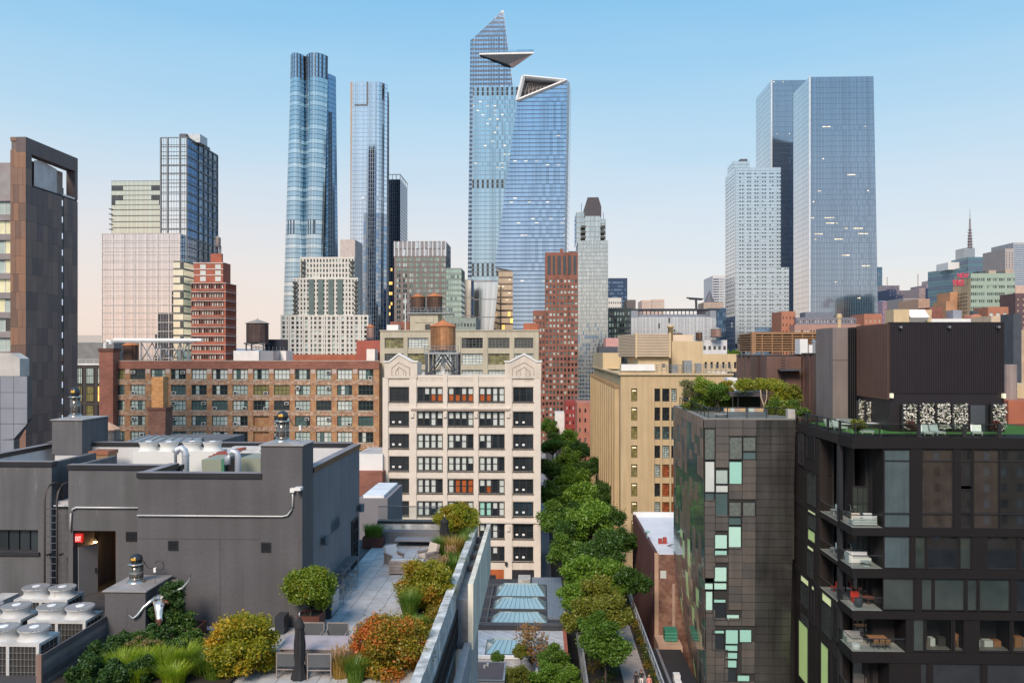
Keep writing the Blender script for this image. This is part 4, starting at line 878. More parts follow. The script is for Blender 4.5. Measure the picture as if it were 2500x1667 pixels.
for pa, pb_, pk_ in ((939, 1019, 974.5), (1233, 1321.5, 1280)):              # gabled end bays
    a, b, c = X_(pa, Y), X_(pb_, Y), X_(pk_, Y); zs = Z_(884, Y); zpk = Z_(866, Y)
    pts = [(a, zr-.1), (b, zr-.1), (b, zs), (b-.9, zs), (c, zpk), (a+.9, zs), (a, zs)]
    MB().slab(pts, Y-.25, Y+5).obj('gable_wall', M_pink, th)
    cp = MB(); cp.slab([(a-.15, zs), (a+.9, zs), (c, zpk), (b-.9, zs), (b+.15, zs), (b+.15, zs+.22), (b-.8, zs+.26), (c, zpk+.32), (a+.8, zs+.26), (a-.15, zs+.22)], Y-.42, Y+.3); cp.obj('gable_coping', M_white, th)
    ins = MB(); d = .8; zi = zr+.4
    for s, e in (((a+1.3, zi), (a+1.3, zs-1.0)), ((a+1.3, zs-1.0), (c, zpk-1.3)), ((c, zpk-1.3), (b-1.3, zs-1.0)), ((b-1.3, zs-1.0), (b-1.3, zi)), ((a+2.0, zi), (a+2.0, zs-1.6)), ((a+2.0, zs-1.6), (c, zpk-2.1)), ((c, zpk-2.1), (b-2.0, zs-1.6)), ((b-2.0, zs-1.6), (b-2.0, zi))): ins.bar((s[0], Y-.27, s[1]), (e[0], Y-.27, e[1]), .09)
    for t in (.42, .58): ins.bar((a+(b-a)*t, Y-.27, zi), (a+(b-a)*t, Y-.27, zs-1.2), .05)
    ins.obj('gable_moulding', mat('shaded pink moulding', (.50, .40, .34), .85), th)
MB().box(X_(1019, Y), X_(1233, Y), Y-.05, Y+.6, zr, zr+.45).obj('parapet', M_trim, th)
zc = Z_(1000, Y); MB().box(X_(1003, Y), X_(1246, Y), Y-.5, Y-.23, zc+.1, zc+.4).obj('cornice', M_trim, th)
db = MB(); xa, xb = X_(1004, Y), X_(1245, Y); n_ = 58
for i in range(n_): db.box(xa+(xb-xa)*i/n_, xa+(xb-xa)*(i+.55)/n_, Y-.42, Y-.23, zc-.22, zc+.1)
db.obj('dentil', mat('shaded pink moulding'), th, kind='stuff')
zc = Z_(1274, Y); MB().box(x0, x1+.2, Y-.45, Y-.23, zc-.12, zc+.25).obj('cornice', M_trim, th)
for px_ in (1007, 1087, 1162, 1241):
    for zv in (1011, 1287): cube('corbel', M_trim, th, X_(px_-4, Y), X_(px_+4, Y), Y-.5, Y-.23, Z_(zv+8, Y), Z_(zv-4, Y))
MB().box(X_(1240, Y), X_(1304, Y), Y-.02, Y-.001, 0.2, Z_(1390, Y)).obj('garage_door', M_black, th)
MB().box(X_(1188, Y), X_(1230, Y), Y-.02, Y-.001, 0.2, Z_(1390, Y)).obj('entrance', M_orange, th); sheet('entrance_door', M_black, th, X_(1188, Y), Y-.06, .2, 0, 1.6, 3.2)
cube('wall_lamp', M_black, th, X_(1233, Y), X_(1239, Y), Y-.7, Y-.23, Z_(1378, Y), Z_(1370, Y))
# the big tank on its steel frame
tank('large amber water tank on a tall steel frame above the pale pink building', 1047, 1109, 779, 795, 855, Y+9, group=None or 'wooden rooftop water tanks', m=M_tanklt, legs=Z_(858, Y+9)-zr+.2, hoops=14)
Yt = Y+8.3; xa, xb, zpl = X_(1036, Yt), X_(1119, Yt), Z_(858, Yt)
th = thing('tank_platform', 'grey steel platform with a railing round the large amber water tank', 'platform', ((xa+xb)/2, Yt+3, zr))
MB().box(xa, xb, Yt, Yt+6, zpl-.5, zpl-.15).obj('deck', M_galv, th)
for a in (xa+.15, xb-.6): 
    for b in (Yt+.1, Yt+5.4): MB().box(a, a+.45, b, b+.45, zr-.2, zpl-.5).obj('leg', M_steel, th)
bb = MB()
for s, e in ((xa+.4, (xa+xb)/2), (xb-.4, (xa+xb)/2)): bb.bar((s, Yt+.3, zr), (e, Yt+.3, zpl-.5), .13); bb.bar((s, Yt+5.6, zr), (e, Yt+5.6, zpl-.5), .13)
bb.box(xa, xb, Yt+.1, Yt+.4, zr, zr+.3); bb.obj('brace', M_steel, th)
rl = MB()
for i in range(11): rl.bar((xa+(xb-xa)*i/10, Yt, zpl-.15), (xa+(xb-xa)*i/10, Yt, zpl+1.1), .045)
for h in (.5, 1.1): rl.bar((xa, Yt, zpl-.15+h), (xb, Yt, zpl-.15+h), .045)
rl.obj('railing', M_galv, th); MB().box((xa+xb)/2-.3, (xa+xb)/2+.3, Yt+2.5, Yt+3.1, zr, zpl).obj('riser_pipe', M_white, th)

# ================================================================ yellow brick terminal building
Y = 150
x0, x1, zt = X_(1515, Y), X_(1790, Y), Z_(915, Y); y1 = Y_(1448.5, x0)
th = thing('brick_building', 'big yellow brick building whose ribbed side runs back along the tree lined park', 'building', (x0, Y, 0))
MB().box(x0+.6, x1, Y+.6, y1, 0, zt-.05).obj('body_wall', M_yellow, th)
cc = [(1541, 1556), (1598, 1611.5), (1616.5, 1634), (1638.5, 1652), (1668, 1682), (1686, 1702), (1707, 1720)]
cols = [(X_(a, Y)-x0, X_(b, Y)-x0) for a, b in cc]
rows = [(Z_(780+.357*b, Y), Z_(780+.357*a, Y)) for a, b in ((470, 558), (598, 688), (728, 815), (857, 942), (985, 1073), (1113, 1203), (1240, 1322), (1368, 1450))]
punched(th, x0, Y, 0, x1-x0, 0, zt, cols, rows, M_yellow, .35)
for r_i, (a, b) in enumerate(rows):
    for c_i, (c, d) in enumerate(cols):
        m_ = M_olive if c_i == 0 else (M_orange if r_i in (4, 5, 6) and c_i in (2, 3) else rng.choice([M_dkgl, M_tealgl, M_dkgl, M_curt]))
        window(th, x0+c, Y+.3, a, 0, d-c, b-a, 3 if c_i else 2, 5, M_black if c_i else mat('bronze sash', (.12, .08, .04), .5), m_, .08, .1, mt=.05)
        if c_i == 0 and rng.random() < .9: cube('ceiling_lamp', M_lit, th, x0+c+.2, x0+d-.2, Y+.2, Y+.28, b-.5, b-.32)
for a, b in ((1590, 1597), (1611.8, 1616.2), (1634.3, 1638.2)): cube('pilaster', M_yellow, th, X_(a, Y), X_(b, Y), Y-.3, Y-.003, 0, Z_(943, Y))
zl = Z_(915, Y)
cols = even(y1-Y-4, 13, .5); cols = [(a+.5, b+.5) for a, b in cols]; rws = [(z+.9, z+3.1) for z in [2+4.4*k for k in range(8)]]
punched(th, x0, y1, R(-90), y1-Y, 0, zl-.02, cols, rws, M_yellowd, .4); facade_rows(th, x0, y1, R(-90), y1-Y, cols, rws, [M_dkgl, M_tealgl, M_olive], .4, each=False, weights=[6, 3, 1])
for i in range(14):
    yy = y1 - .5 - (y1-Y-4)/13*i; cube('pilaster', M_yellow, th, x0-.9, x0-.003, yy-.85, yy+.85, 0, zl-2.5); cube('pilaster_cap', mat('brown stained cap', (.30, .20, .11), .9), th, x0-1.0, x0-.003, yy-1.0, yy+1.0, zl-2.5, zl-1.9)
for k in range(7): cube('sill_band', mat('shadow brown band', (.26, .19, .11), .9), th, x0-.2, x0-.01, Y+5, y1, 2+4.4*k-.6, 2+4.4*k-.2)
MB().box(x0-.35, x1, Y-.35, Y+.6, zt, zt+.3).obj('coping', M_cream, th); MB().box(x0-.35, x0+.6, Y+.6, y1, zl, zl+.3).obj('coping', M_cream, th)
MB().box(x0-.2, x0+4, Y+40, y1, zl+.3, zl+4).obj('side_tower', M_cream, th)
# rooftop of the yellow building
Ya = Y+6
th = thing('plant_screen', 'cream louvred mechanical box on the yellow building roof', 'louvre box', (X_(1595, Ya), Ya, zt)); xa, xb = X_(1552, Ya), X_(1638, Ya); ya2 = Ya+13
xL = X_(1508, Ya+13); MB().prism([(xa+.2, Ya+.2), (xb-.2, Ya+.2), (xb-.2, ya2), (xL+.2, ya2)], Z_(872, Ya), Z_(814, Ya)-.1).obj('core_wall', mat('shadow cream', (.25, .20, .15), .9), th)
for k in range(15):
    z = Z_(870-3.75*k, Ya); b = MB(); b.prism([(xa, Ya), (xb, Ya), (xb, Ya+.18), (xa+.06, Ya+.18), (xL+.2, ya2), (xL, ya2)], z, z+.17); b.obj('louvre', mat('cream louvre slat', (.66, .53, .40), .7, 0, .05), th)
for xx, yy in ((xa, Ya), (xb-.3, Ya)): MB().box(xx-.05, xx+.3, yy-.06, yy+.3, Z_(873, Ya), Z_(812, Ya)).obj('post', M_cream, th)
MB().prism([(xa+.5, Ya+1), (xb-.3, Ya+1), (xb-.3, ya2), (xL+2, ya2)], zt, Z_(872, Ya)).obj('base_wall', M_cream, th); sheet('vent', mat('brown vent', (.16, .12, .09), .8), th, X_(1618, Ya), Ya+.9, Z_(895, Ya), 0, .6, .6)
th = thing('roof_parapet', 'white sheeted low parapet at the corner of the yellow building roof', 'parapet', (X_(1556, Y+1), Y+1, zt)); MB().box(X_(1517, Y+1), X_(1600, Y+1), Y+1, Y+4, zt+.3, Z_(890, Y+1)).obj('wall', M_cream, th); MB().slab([(X_(1517, Y), Z_(905, Y)), (X_(1601, Y), Z_(905, Y)), (X_(1599, Y), Z_(889, Y)), (X_(1518, Y), Z_(889, Y))], Y+.7, Y+.95).obj('white_sheet', M_white, th)
block('cream penthouse with a small dark window right of the louvred box', 'penthouse', 1640, 1716, 833, Y+14, 14, M_cream, name='penthouse', z0=zt)
block('cream stair bulkhead running behind the roof railing', 'penthouse', 1716, 1802, 864, Y+26, 14, M_cream, [M_dkgl], (6, 1), (.4, .5), name='penthouse', z0=zt, top=1.0)
th = thing('flue_pipe', 'thick cream flue pipe rising behind the louvred box', 'flue', (X_(1638, Y+20), Y+20, zt)); MB().lathe(X_(1637, Y+20), Y+20, [(.55, zt), (.55, Z_(800, Y+20)), (.75, Z_(800, Y+20)), (.75, Z_(794, Y+20))], 14).obj('pipe', M_cream, th, True)
th = thing('roof_railing', 'long grey pipe railing along the yellow building roof', 'railing', (X_(1700, Y+4), Y+4, zt)); rl = MB()
for i in range(16): MB().bar((X_(1604+12*i, Y+4), Y+4, zt), (X_(1604+12*i, Y+4), Y+4, zt+1.8), .06).obj('post', M_galv, th)
for h in (.8, 1.3, 1.8): MB().bar((X_(1600, Y+4), Y+4, zt+h), (X_(1790, Y+4), Y+4, zt+h), .05).obj('rail', M_galv, th)
for a, b, t in ((1640, 1656, 892), (1670, 1690, 880), (1700, 1712, 886)): tag(MB().box(X_(a, Y+9), X_(b, Y+9), Y+9, Y+11, zt, Z_(t, Y+9)).obj('roof_fan_unit', M_galv), 'grey roof fan unit %s behind the pipe railing' % {1640: 'nearest the louvred box', 1670: 'in the middle', 1700: 'farthest right'}[a], 'roof unit', 'grey fan units behind the pipe railing')
block('long cream louvred box behind the flue pipe', 'louvre box', 1643, 1692, 817, Y+30, 8, mat('cream louvre slat'), name='plant_screen', z0=zt)
# small red brick houses down the street
block('dark red brick house with fire escapes at the end of the tree row', 'building', 1380, 1411, 980, 290, 14, mat('crimson brick', (.28, .045, .04), .9, 0, .15, .4), [M_dkgl, M_shade], (4, 9), (.35, .45), name='brick_house', each=True)
block('pinkish red brick house beside the ribbed yellow wall', 'building', 1409, 1449, 983, 262, 14, mat('salmon brick', (.42, .17, .12), .9, 0, .15, .4), [M_dkgl, M_tealgl], (3, 8), (.3, .42), name='brick_house', each=True, side=None)
block('white low garage under the brick houses', 'building', 1355, 1382, 1008, 300, 10, M_white, name='garage')
# ================================================================ mid and far right of the skyline
block('dark blue office slab right of the pale capped tower', 'building', 1485, 1531.5, 679, 900, 40, mat('navy panel', (.05, .08, .15), .4, .3), [G_slate, G_navy], (14, 30), (.7, .5), name='office_building')
block('white topped low block before the dark blue slab', 'building', 1485, 1517, 727, 700, 30, wc, [M_dkgl], (6, 20), (.5, .4), name='building')
block('dark green grid office block beside the pale capped tower', 'building', 1486, 1545, 752, 560, 40, mat('dark green panel', (.05, .07, .07), .6), [G_green, M_dkgl, M_curt], (9, 18), (.6, .6), name='office_building', weights=[3, 4, 2])
block('brown humped hotel roof behind the white gridded block', 'building', 1530, 1552, 732, 720, 30, mat('umber wall', (.14, .12, .12), .8), name='building')
Y = 500
th = thing('office_building', 'long low white gridded glass block with a dark open roof', 'building', (X_(1645, Y), Y, 0)); x0, x1 = X_(1541, Y), X_(1748, Y)
p = boxpath(x0, x1, Y, Y+40, 50, 4, left=True, right=False)
skin(th, lambda z: p, 0, Z_(775, Y), 18, [mirror('chalk glass', (.68, .71, .76), .14), M_dkgl], lambda i, k, r: 1 if r.random() < .02 + (.12 if k < 11 else 0) else 0, core=M_white, gap=(.03, .06), frame=mat('dark mullion'), mw=.12, stride=2)
for a, b in ((1541, 1557), (1733, 1748)): MB().box(X_(a, Y), X_(b, Y), Y-.5, Y+4, Z_(776, Y), Z_(759, Y)).obj('corner_wall', mat('pale blue grey panel'), th)
MB().box(X_(1558, Y), X_(1732, Y), Y+6, Y+30, Z_(776, Y), Z_(767, Y)).obj('roof_wall', mat('slate roof wall', (.16, .18, .22), .6), th)
for i in range(22): MB().bar((X_(1550+9.5*i, Y+10), Y+10, Z_(768, Y)), (X_(1550+9.5*i, Y+10), Y+10, Z_(754, Y)), .3).obj('roof_post', M_steel, th)
MB().box(X_(1545, Y+10), X_(1760, Y+10), Y+9.6, Y+26, Z_(755, Y), Z_(752, Y)).obj('roof_beam', M_steel, th)
block('black glass slab right behind the white gridded block', 'building', 1730, 1773, 752, 540, 40, G_navy, [G_slate, G_navy], (10, 14), (.5, .5), name='office_building')
block('pale roof cap block left of the silver tower', 'building', 1718, 1766, 738, 560, 20, M_stone, name='building')
block('pale ribbed slab tower far left behind the silver tower', 'building', 1740, 1775, 673, 1100, 60, mat('pale slab panel', (.60, .60, .62), .6), [G_pale], (2, 42), (.9, .5), name='office_building')
th = thing('church_spire', 'tiny dark church spire beside the pale ribbed slab', 'spire', (X_(1732, 1050), 1050, 0)); b = MB(); b.lathe(X_(1732, 1050), 1050, [(7, 0), (7, Z_(740, 1050)), (.3, Z_(710, 1050))], 8); b.obj('spire', mat('dark slate spire', (.12, .12, .15), .7), th)
for a, b_, t, lab in ((1567, 1591, 733, 'left of two tiny peach apartment blocks on the horizon'), (1592, 1622, 731, 'right of two tiny peach apartment blocks on the horizon')): block(lab, 'building', a, b_, t, 1500, 60, mat('peach far wall', (.58, .42, .35), .8), [M_curt], (5, 24), (.5, .5), name='apartment_building')
Yc = 560; th = thing('crane_arm', 'dark lattice crane arm standing above the white gridded block roof', 'crane', (X_(1700, Yc), Yc, Z_(755, Yc))); MB().bar((X_(1700, Yc), Yc, Z_(755, Yc)), (X_(1699, Yc), Yc, Z_(728, Yc)), .8).obj('mast', M_steel, th); b = MB(); b.bar((X_(1676, Yc), Yc, Z_(728, Yc)), (X_(1717, Yc), Yc, Z_(731, Yc)), .5); b.bar((X_(1682, Yc), Yc, Z_(731, Yc)), (X_(1714, Yc), Yc, Z_(733, Yc)), .4); [b.bar((X_(1682+i*4, Yc), Yc, Z_(731, Yc)), (X_(1684+i*4, Yc), Yc, Z_(728.6, Yc)), .2) for i in range(8)]; b.obj('jib', M_steel, th)
for a, b_, t, lab in ((1640, 1668, 808, 'brown'), (1700, 1716, 806, 'black'), (1738, 1764, 798, 'pinkish')): tank('far %s water tank on the low roofs before the gridded block' % lab, a, b_, t, t+6, t+24, 380, m=mat('pinkish staves') if lab == 'pinkish' else M_tank, cone=mat('grey tank roof'), hoops=4)
block('low grey roof house under the far water tanks', 'building', 1630, 1775, 830, 385, 20, mat('pale slab panel'), [M_dkgl], (12, 10), (.5, .4), name='building')
block('pink low roof block left of the louvred box', 'building', 1479, 1512, 825, 300, 12, mat('pink render', (.55, .30, .28), .8), name='building')
block('dark low sheds left of the louvred box', 'building', 1462, 1510, 846, 285, 12, M_steel, name='building')
# red brick housing behind the brown louvre screen
th, *_ = block('red brick apartment stack left of the long brick school', 'building', 1908, 1942, 760, 470, 20, mat('orange red brick', (.40, .17, .11), .9, 0, .12, .3), [M_dkgl], (4, 16), (.3, .35), name='brick_building')
block('long pinkish brick school with a cream cornice and mansard roof', 'building', 1940, 2160, 792, 460, 24, mat('pink brick', (.40, .24, .20), .9, 0, .12, .3), [M_shade, M_dkgl], (30, 14), (.4, .5), name='brick_building', top=2, weights=[2, 1])
block('grey mansard roof storey of the pinkish brick school', 'roof', 1944, 2120, 775, 466, 16, mat('slate mansard', (.18, .18, .22), .6), [M_dkgl, M_shade], (24, 1), (.3, .4), name='roof_storey', z0=Z_(792, 460), top=.5)
block('blank grey metal box over the mansard roof', 'roof box', 1966, 2034, 762, 475, 10, mat('slate roof wall'), name='roof_box', z0=Z_(775, 466))
block('orange brick corner tower at the right end of the pinkish school', 'building', 2110, 2153, 766, 455, 20, mat('orange red brick'), [M_stone], (4, 14), (.4, .5), name='brick_building')
th = thing('roof_vent', 'round capped cream flue in front of the pinkish brick school', 'flue', (X_(2049, 300), 300, 30)); MB().lathe(X_(2049, 300), 300, [(.7, 30), (.7, Z_(778, 300)), (1.0, Z_(778, 300)), (1.0, Z_(769, 300)), (.3, Z_(767, 300))], 12).obj('pipe', M_cream, th)
# Times Square side
far = [('dark brown far block against the horizon', 2130, 2196, 697, 1500, (.16, .14, .17)), ('purple grey stepped block on the far right horizon', 2190, 2236, 709, 1450, (.17, .15, .20)), ('navy glass tower sliver at the right of the blue slabs', 2143, 2154, 652, 1600, (.06, .13, .20)), ('teal glass sliver beside the blue slabs', 2148, 2161, 734, 1200, (.16, .32, .40)),
       ('small navy block with a white base', 2172, 2187, 707, 1250, (.04, .06, .12)), ('small navy block under a pale roof', 2187, 2218, 720, 1200, (.05, .08, .15)), ('lilac brick block low beside the blue slabs', 2155, 2190, 735, 1150, (.34, .24, .32)), ('grey stone block with stepped roofs', 2205, 2244, 728, 1100, (.33, .30, .30)), ('pinkish tower stub carrying a thin mast', 2235, 2245, 706, 1300, (.45, .30, .27)),
       ('peach narrow block with a navy side', 2242, 2270, 730, 900, (.55, .36, .26)), ('mauve stone office block with a navy glass flank', 2244, 2284, 704, 1150, (.36, .28, .28)), ('pale stepped crown block behind the green hotel', 2284, 2322, 682, 1400, (.40, .33, .34)), ('navy glass flank block behind the green hotel', 2285, 2320, 700, 1120, (.07, .10, .19)), ('mauve banded block rising behind the navy flank', 2262, 2322, 695, 1170, (.30, .25, .28))]
for lab, a, b, t, Yf, c in far:
    n_ = max(2, int((b-a)/3)); wm = mat('far wall ' + lab[:14], c, .7, 0, .1, .02); block(lab, 'building', a, b, t, Yf, 50, wm, [G_slate if sum(c) < .5 else mat('far window', (.10, .10, .13), .3), mat('far pale window', (.4, .38, .4), .4)], (n_, max(4, int((800-t)/4.5))), (.55, .5), name='office_building', weights=[3, 1], zb=Z_(800, Yf))
for px_, t, b, Yf, lab in ((2241, 672, 706, 1300, 'thin pale mast on the pinkish tower stub'), (2166, 679, 700, 1500, 'thin lattice mast on the dark brown far block')): tag(MB().bar((X_(px_, Yf), Yf, Z_(b, Yf)), (X_(px_, Yf), Yf, Z_(t, Yf)), .7).obj('antenna_mast', M_stone), lab, 'mast')
Y = 1000
th = thing('office_tower', 'blue teal office tower with a tall pointed antenna at right', 'skyscraper', (X_(2360, Y), Y, 0)); bt = mat('blue tower panel', (.14, .19, .27), .4, .3); tt = mat('teal band glass', (.13, .24, .29), .2, .4)
skin(th, lambda z: boxpath(X_(2363, Y), X_(2408, Y), Y, Y+40, 10, 4, right=False), 0, Z_(632, Y), 40, [bt, tt], lambda i, k, r: int(k % 2), core=bt); skin(th, lambda z: line(X_(2323, Y), Y+60, X_(2365, Y), Y+2, 10), 0, Z_(656, Y), 36, [tt, bt], lambda i, k, r: int(k % 3 == 0), core=bt)
MB().box(X_(2335, Y), X_(2363, Y), Y+20, Y+50, Z_(658, Y), Z_(640, Y)).obj('stepped_wall', M_white, th); MB().box(X_(2353, Y+10), X_(2380, Y+10), Y+10, Y+30, Z_(632, Y), Z_(608, Y)).obj('lattice_crown', M_galv, th)
ms = MB(); xm_, ym_ = X_(2368, Y+20), Y+20; ms.lathe(xm_, ym_, [(4.5, Z_(634, Y)), (2.6, Z_(608, Y)), (2.2, Z_(585, Y)), (1.2, Z_(560, Y)), (.9, Z_(535, Y)), (.35, Z_(532, Y)), (.2, Z_(510, Y))], 8)
for v in range(562, 632, 7): ms.lathe(xm_, ym_, [(4.4 - (632-v)*.025, Z_(v, Y)), (4.4-(632-v)*.025, Z_(v-1, Y))], 8)
ms.obj('antenna', mat('grey brown antenna', (.24, .21, .23), .6), th)
tank('rust red drum tank between the antenna tower and the green hotel', 2407, 2419, 650, 652, 669, 950, cone=M_brickred, m=M_brickred, hoops=2, base=False)
Y = 620                                                       # hotel with the red roof sign
x0, x1, zt = X_(2370, Y), X_(2478, Y), Z_(671, Y)
th = thing('hotel_building', 'pale green banded hotel with red rooftop lettering on its buff left wing', 'hotel', ((x0+x1)/2, Y, 0)); gw = mat('pale green hotel wall', (.33, .42, .35), .7, 0, .06); bw = mat('buff hotel wall', (.56, .44, .29), .8, 0, .06)
MB().box(x0, x1, Y+.5, Y+24, 0, zt).obj('wall', gw, th); rows = even(zt-40-2, 11, .42); rows = [(a+40, b+40) for a, b in rows]; cols = [c for c in even(x1-x0, 22, .7) if rng.random() < .9]
punched(th, x0, Y, 0, x1-x0, 0, zt, cols, rows, gw, .3); facade_rows(th, x0, Y, 0, x1-x0, cols, rows, [M_dkgl, M_tealgl, gw], .3, weights=[5, 3, 2])
xa = X_(2336, Y+30); MB().prism([(x0-.1, Y-.1), (x0-.1, Y+26), (xa, Y+30), (xa, Y+20)], 0, Z_(683, Y)).obj('buff_wing_wall', bw, th); MB().box(X_(2318, Y+20), X_(2340, Y+20), Y+19, Y+40, 0, Z_(716, Y+20)).obj('orange_step_wall', mat('apricot wall', (.52, .29, .17), .8), th); MB().box(X_(2308, Y+16), X_(2332, Y+16), Y+15, Y+36, 0, Z_(738, Y+16)).obj('orange_step_wall', mat('apricot wall'), th)
for i in range(14): 
    for k in range(9): pass
for k in range(10):
    t = MB()
    for i in range(4): t.box(X_(2341+i*6.6, Y+16-i*4.6)-.1, X_(2344+i*6.6, Y+16-i*4.6), Y+17-i*4.4, Y+17.4-i*4.4, Z_(720+k*9, Y), Z_(717+k*9, Y)); 
    t.obj('window_row', M_dkgl, th)
for i, (a, t) in enumerate(((2400, 664), (2425, 662), (2448, 666), (2466, 660))): cube('roof_shed', M_stone if i % 2 else M_steel, th, X_(a, Y), X_(a+18, Y), Y+6, Y+14, zt, Z_(t, Y))
def text(th, body, x, y, z, size, m, ang=0.0, ex=.03, name='lettering', width=None):
    cu = bpy.data.curves.new('lettering', 'FONT'); cu.body = body; cu.size = size; cu.extrude = ex; cu.align_x = 'LEFT'; cu.offset = size*.012
    o = bpy.data.objects.new('lettering', cu); C.objects.link(o); dg = bpy.context.evaluated_depsgraph_get(); me = bpy.data.meshes.new_from_object(o.evaluated_get(dg)); bpy.data.objects.remove(o)
    me.materials.clear(); me.materials.append(m); vs = np.empty(len(me.vertices)*3, np.float32); me.vertices.foreach_get('co', vs); vs = vs.reshape(-1, 3)
    s = width/max(.01, vs[:, 0].max()-vs[:, 0].min()) if width else 1.0; co = np.stack([vs[:, 0]*s, -vs[:, 2], vs[:, 1]], 1); me.vertices.foreach_set('co', co.astype(np.float32).ravel()); me.update()
    return place(me, name, th, (x, y, z), ang)
M_red = mat('red sign letters', (.62, .03, .09), .4, 0, 0, emit=.08, ecol=(1, .05, .15))
sg = thing('roof_sign', 'red two line hotel lettering standing on the buff wing', 'sign', (X_(2345, Y), Y+10, Z_(700, Y)))
text(sg, 'NEW', X_(2337, Y-1), Y-1, Z_(682.5, Y), 5.2, M_red, 0, .2, width=8.2); text(sg, 'YORKER', X_(2325, Y-1), Y-1, Z_(700.5, Y), 6.2, M_red, 0, .2, width=8.6)
fb = MB()
for px_ in (2326, 2337, 2350, 2362): fb.bar((X_(px_, Y), Y-.6, Z_(702, Y)), (X_(px_, Y), Y-.6, Z_(669, Y) if px_ > 2330 else Z_(687, Y)), .12)
for v, a, b in ((684, 2336, 2364), (702, 2324, 2352)): fb.bar((X_(a, Y), Y-.6, Z_(v, Y)), (X_(b, Y), Y-.6, Z_(v, Y)), .15)
fb.obj('sign_frame', M_steel, sg)
block('grey banded stone tower cut by the right edge', 'building', 2454, 2475, 607, 800, 40, mat('grey pinkish stone', (.42, .38, .37), .8), [mat('far window')], (3, 60), (.4, .4), name='office_tower')
block('tall silver banded tower at the right edge', 'building', 2474, 2560, 592, 830, 40, mat('silver grey stone', (.40, .41, .43), .6), [G_slate], (1, 70), (.97, .4), name='office_tower', top=2)
block('dark purple brick block right of the green hotel', 'building', 2479, 2560, 716, 600, 20, mat('purple brick', (.13, .08, .09), .9), [M_stone], (6, 20), (.3, .4), name='brick_building')
block('peach corner block right of the green hotel', 'building', 2479, 2530, 698, 640, 20, mat('peach far wall'), name='brick_building')
# roofs just over the big dark box
Y = 330
th = thing('roof_scoop', 'cream box with a wide slanted air scoop peeking over the dark box', 'air scoop', (X_(2230, Y), Y, 20)); x0, x1, x2 = X_(2182, Y), X_(2220, Y), X_(2284, Y); z0_, z1_ = Z_(800, Y), Z_(757, Y)
MB().box(x0, x1, Y, Y+8, 10, z1_).obj('wall', M_cream, th); MB().slab([(x1, 10), (x2-3, 10), (x2, z1_), (x1, z1_)], Y+3, Y+8).obj('scoop_wall', M_cream, th); b = MB(); b.poly([(x1, Y+3, z1_+.05), (x1+.5, Y, z1_-3.2), (x1+8, Y, z1_-3.2), (x1+7.4, Y+3, z1_+.05)]); b.poly([(x1+.5, Y+.01, z1_-3.2), (x1, Y+3, z1_-6.4), (x1+5.5, Y+3, z1_-6.4), (x1+8, Y+.01, z1_-3.2)]); b.obj('hood', M_white, th)
block('brown gabled roof house behind the cream air scoop', 'building', 2268, 2302, 750, 360, 10, mat('umber brick', (.22, .09, .07), .9), name='brick_house')
block('white plant box among the roofs left of the brick arch', 'roof box', 2327, 2348, 757, 350, 6, mat('pale blue grey panel'), name='roof_box')
th = thing('brick_house', 'orange brick round arched gable among the white roofs', 'building', (X_(2385, 345), 345, 10)); b = MB(); xc, r_ = X_(2384, 345), X_(2397, 345)-X_(2384, 345); b.slab([(xc-r_, 10), (xc+r_, 10)] + [(xc+r_*math.cos(a), Z_(776, 345)+r_*.6*math.sin(a)) for a in np.linspace(0, math.pi, 12)], 345, 352); b.obj('wall', mat('orange red brick'), th); MB().box(xc-1.2, xc+1.2, 346, 348, Z_(770, 345), Z_(760, 345)).obj('chimney', M_steel, th)
block('white flat roofs spread between the dark box and the green hotel', 'building', 2270, 2440, 778, 340, 14, M_white, name='low_building')
block('orange brick top storey with pale windows before the green hotel', 'building', 2412, 2462, 749, 420, 14, mat('orange red brick'), [M_shade], (3, 12), (.5, .5), name='brick_building', each=True)
block('pale peach block behind the right end of the dark box', 'building', 2420, 2475, 771, 300, 14, mat('peach stone', (.58, .45, .33), .8), [M_dkgl], (3, 10), (.3, .3), name='building')
block('beige apartment house with dark windows at the right edge', 'building', 2452, 2570, 805, 150, 16, mat('tan stone', (.50, .38, .27), .85, streak=.1), [M_dkgl, M_tealgl], (8, 12), (.45, .55), name='apartment_building', each=True)
tag(MB().box(X_(2474, 145), X_(2494, 145), 145, 149, 20, Z_(768, 145)).obj('water_drum', M_steel), 'black drum on the roof of the beige house at the right edge', 'drum')
block('cream pier with a dark shaft at the right edge beyond the dark box', 'building', 2478, 2560, 938, 100, 8, M_cream, [M_dkgl], (3, 6), (.5, .5), name='building', z0=10)
block('orange brick parapet low at the right edge', 'building', 2462, 2560, 978, 94, 5, mat('orange brick'), name='brick_house', z0=20)
tag(MB().lathe(X_(2466, 97), 97, [(.7, 20), (.7, Z_(889, 97))], 12).obj('steel_flue', mat('mauve flue', (.30, .24, .23), .6)), 'thick mauve flue just right of the big dark box', 'flue')
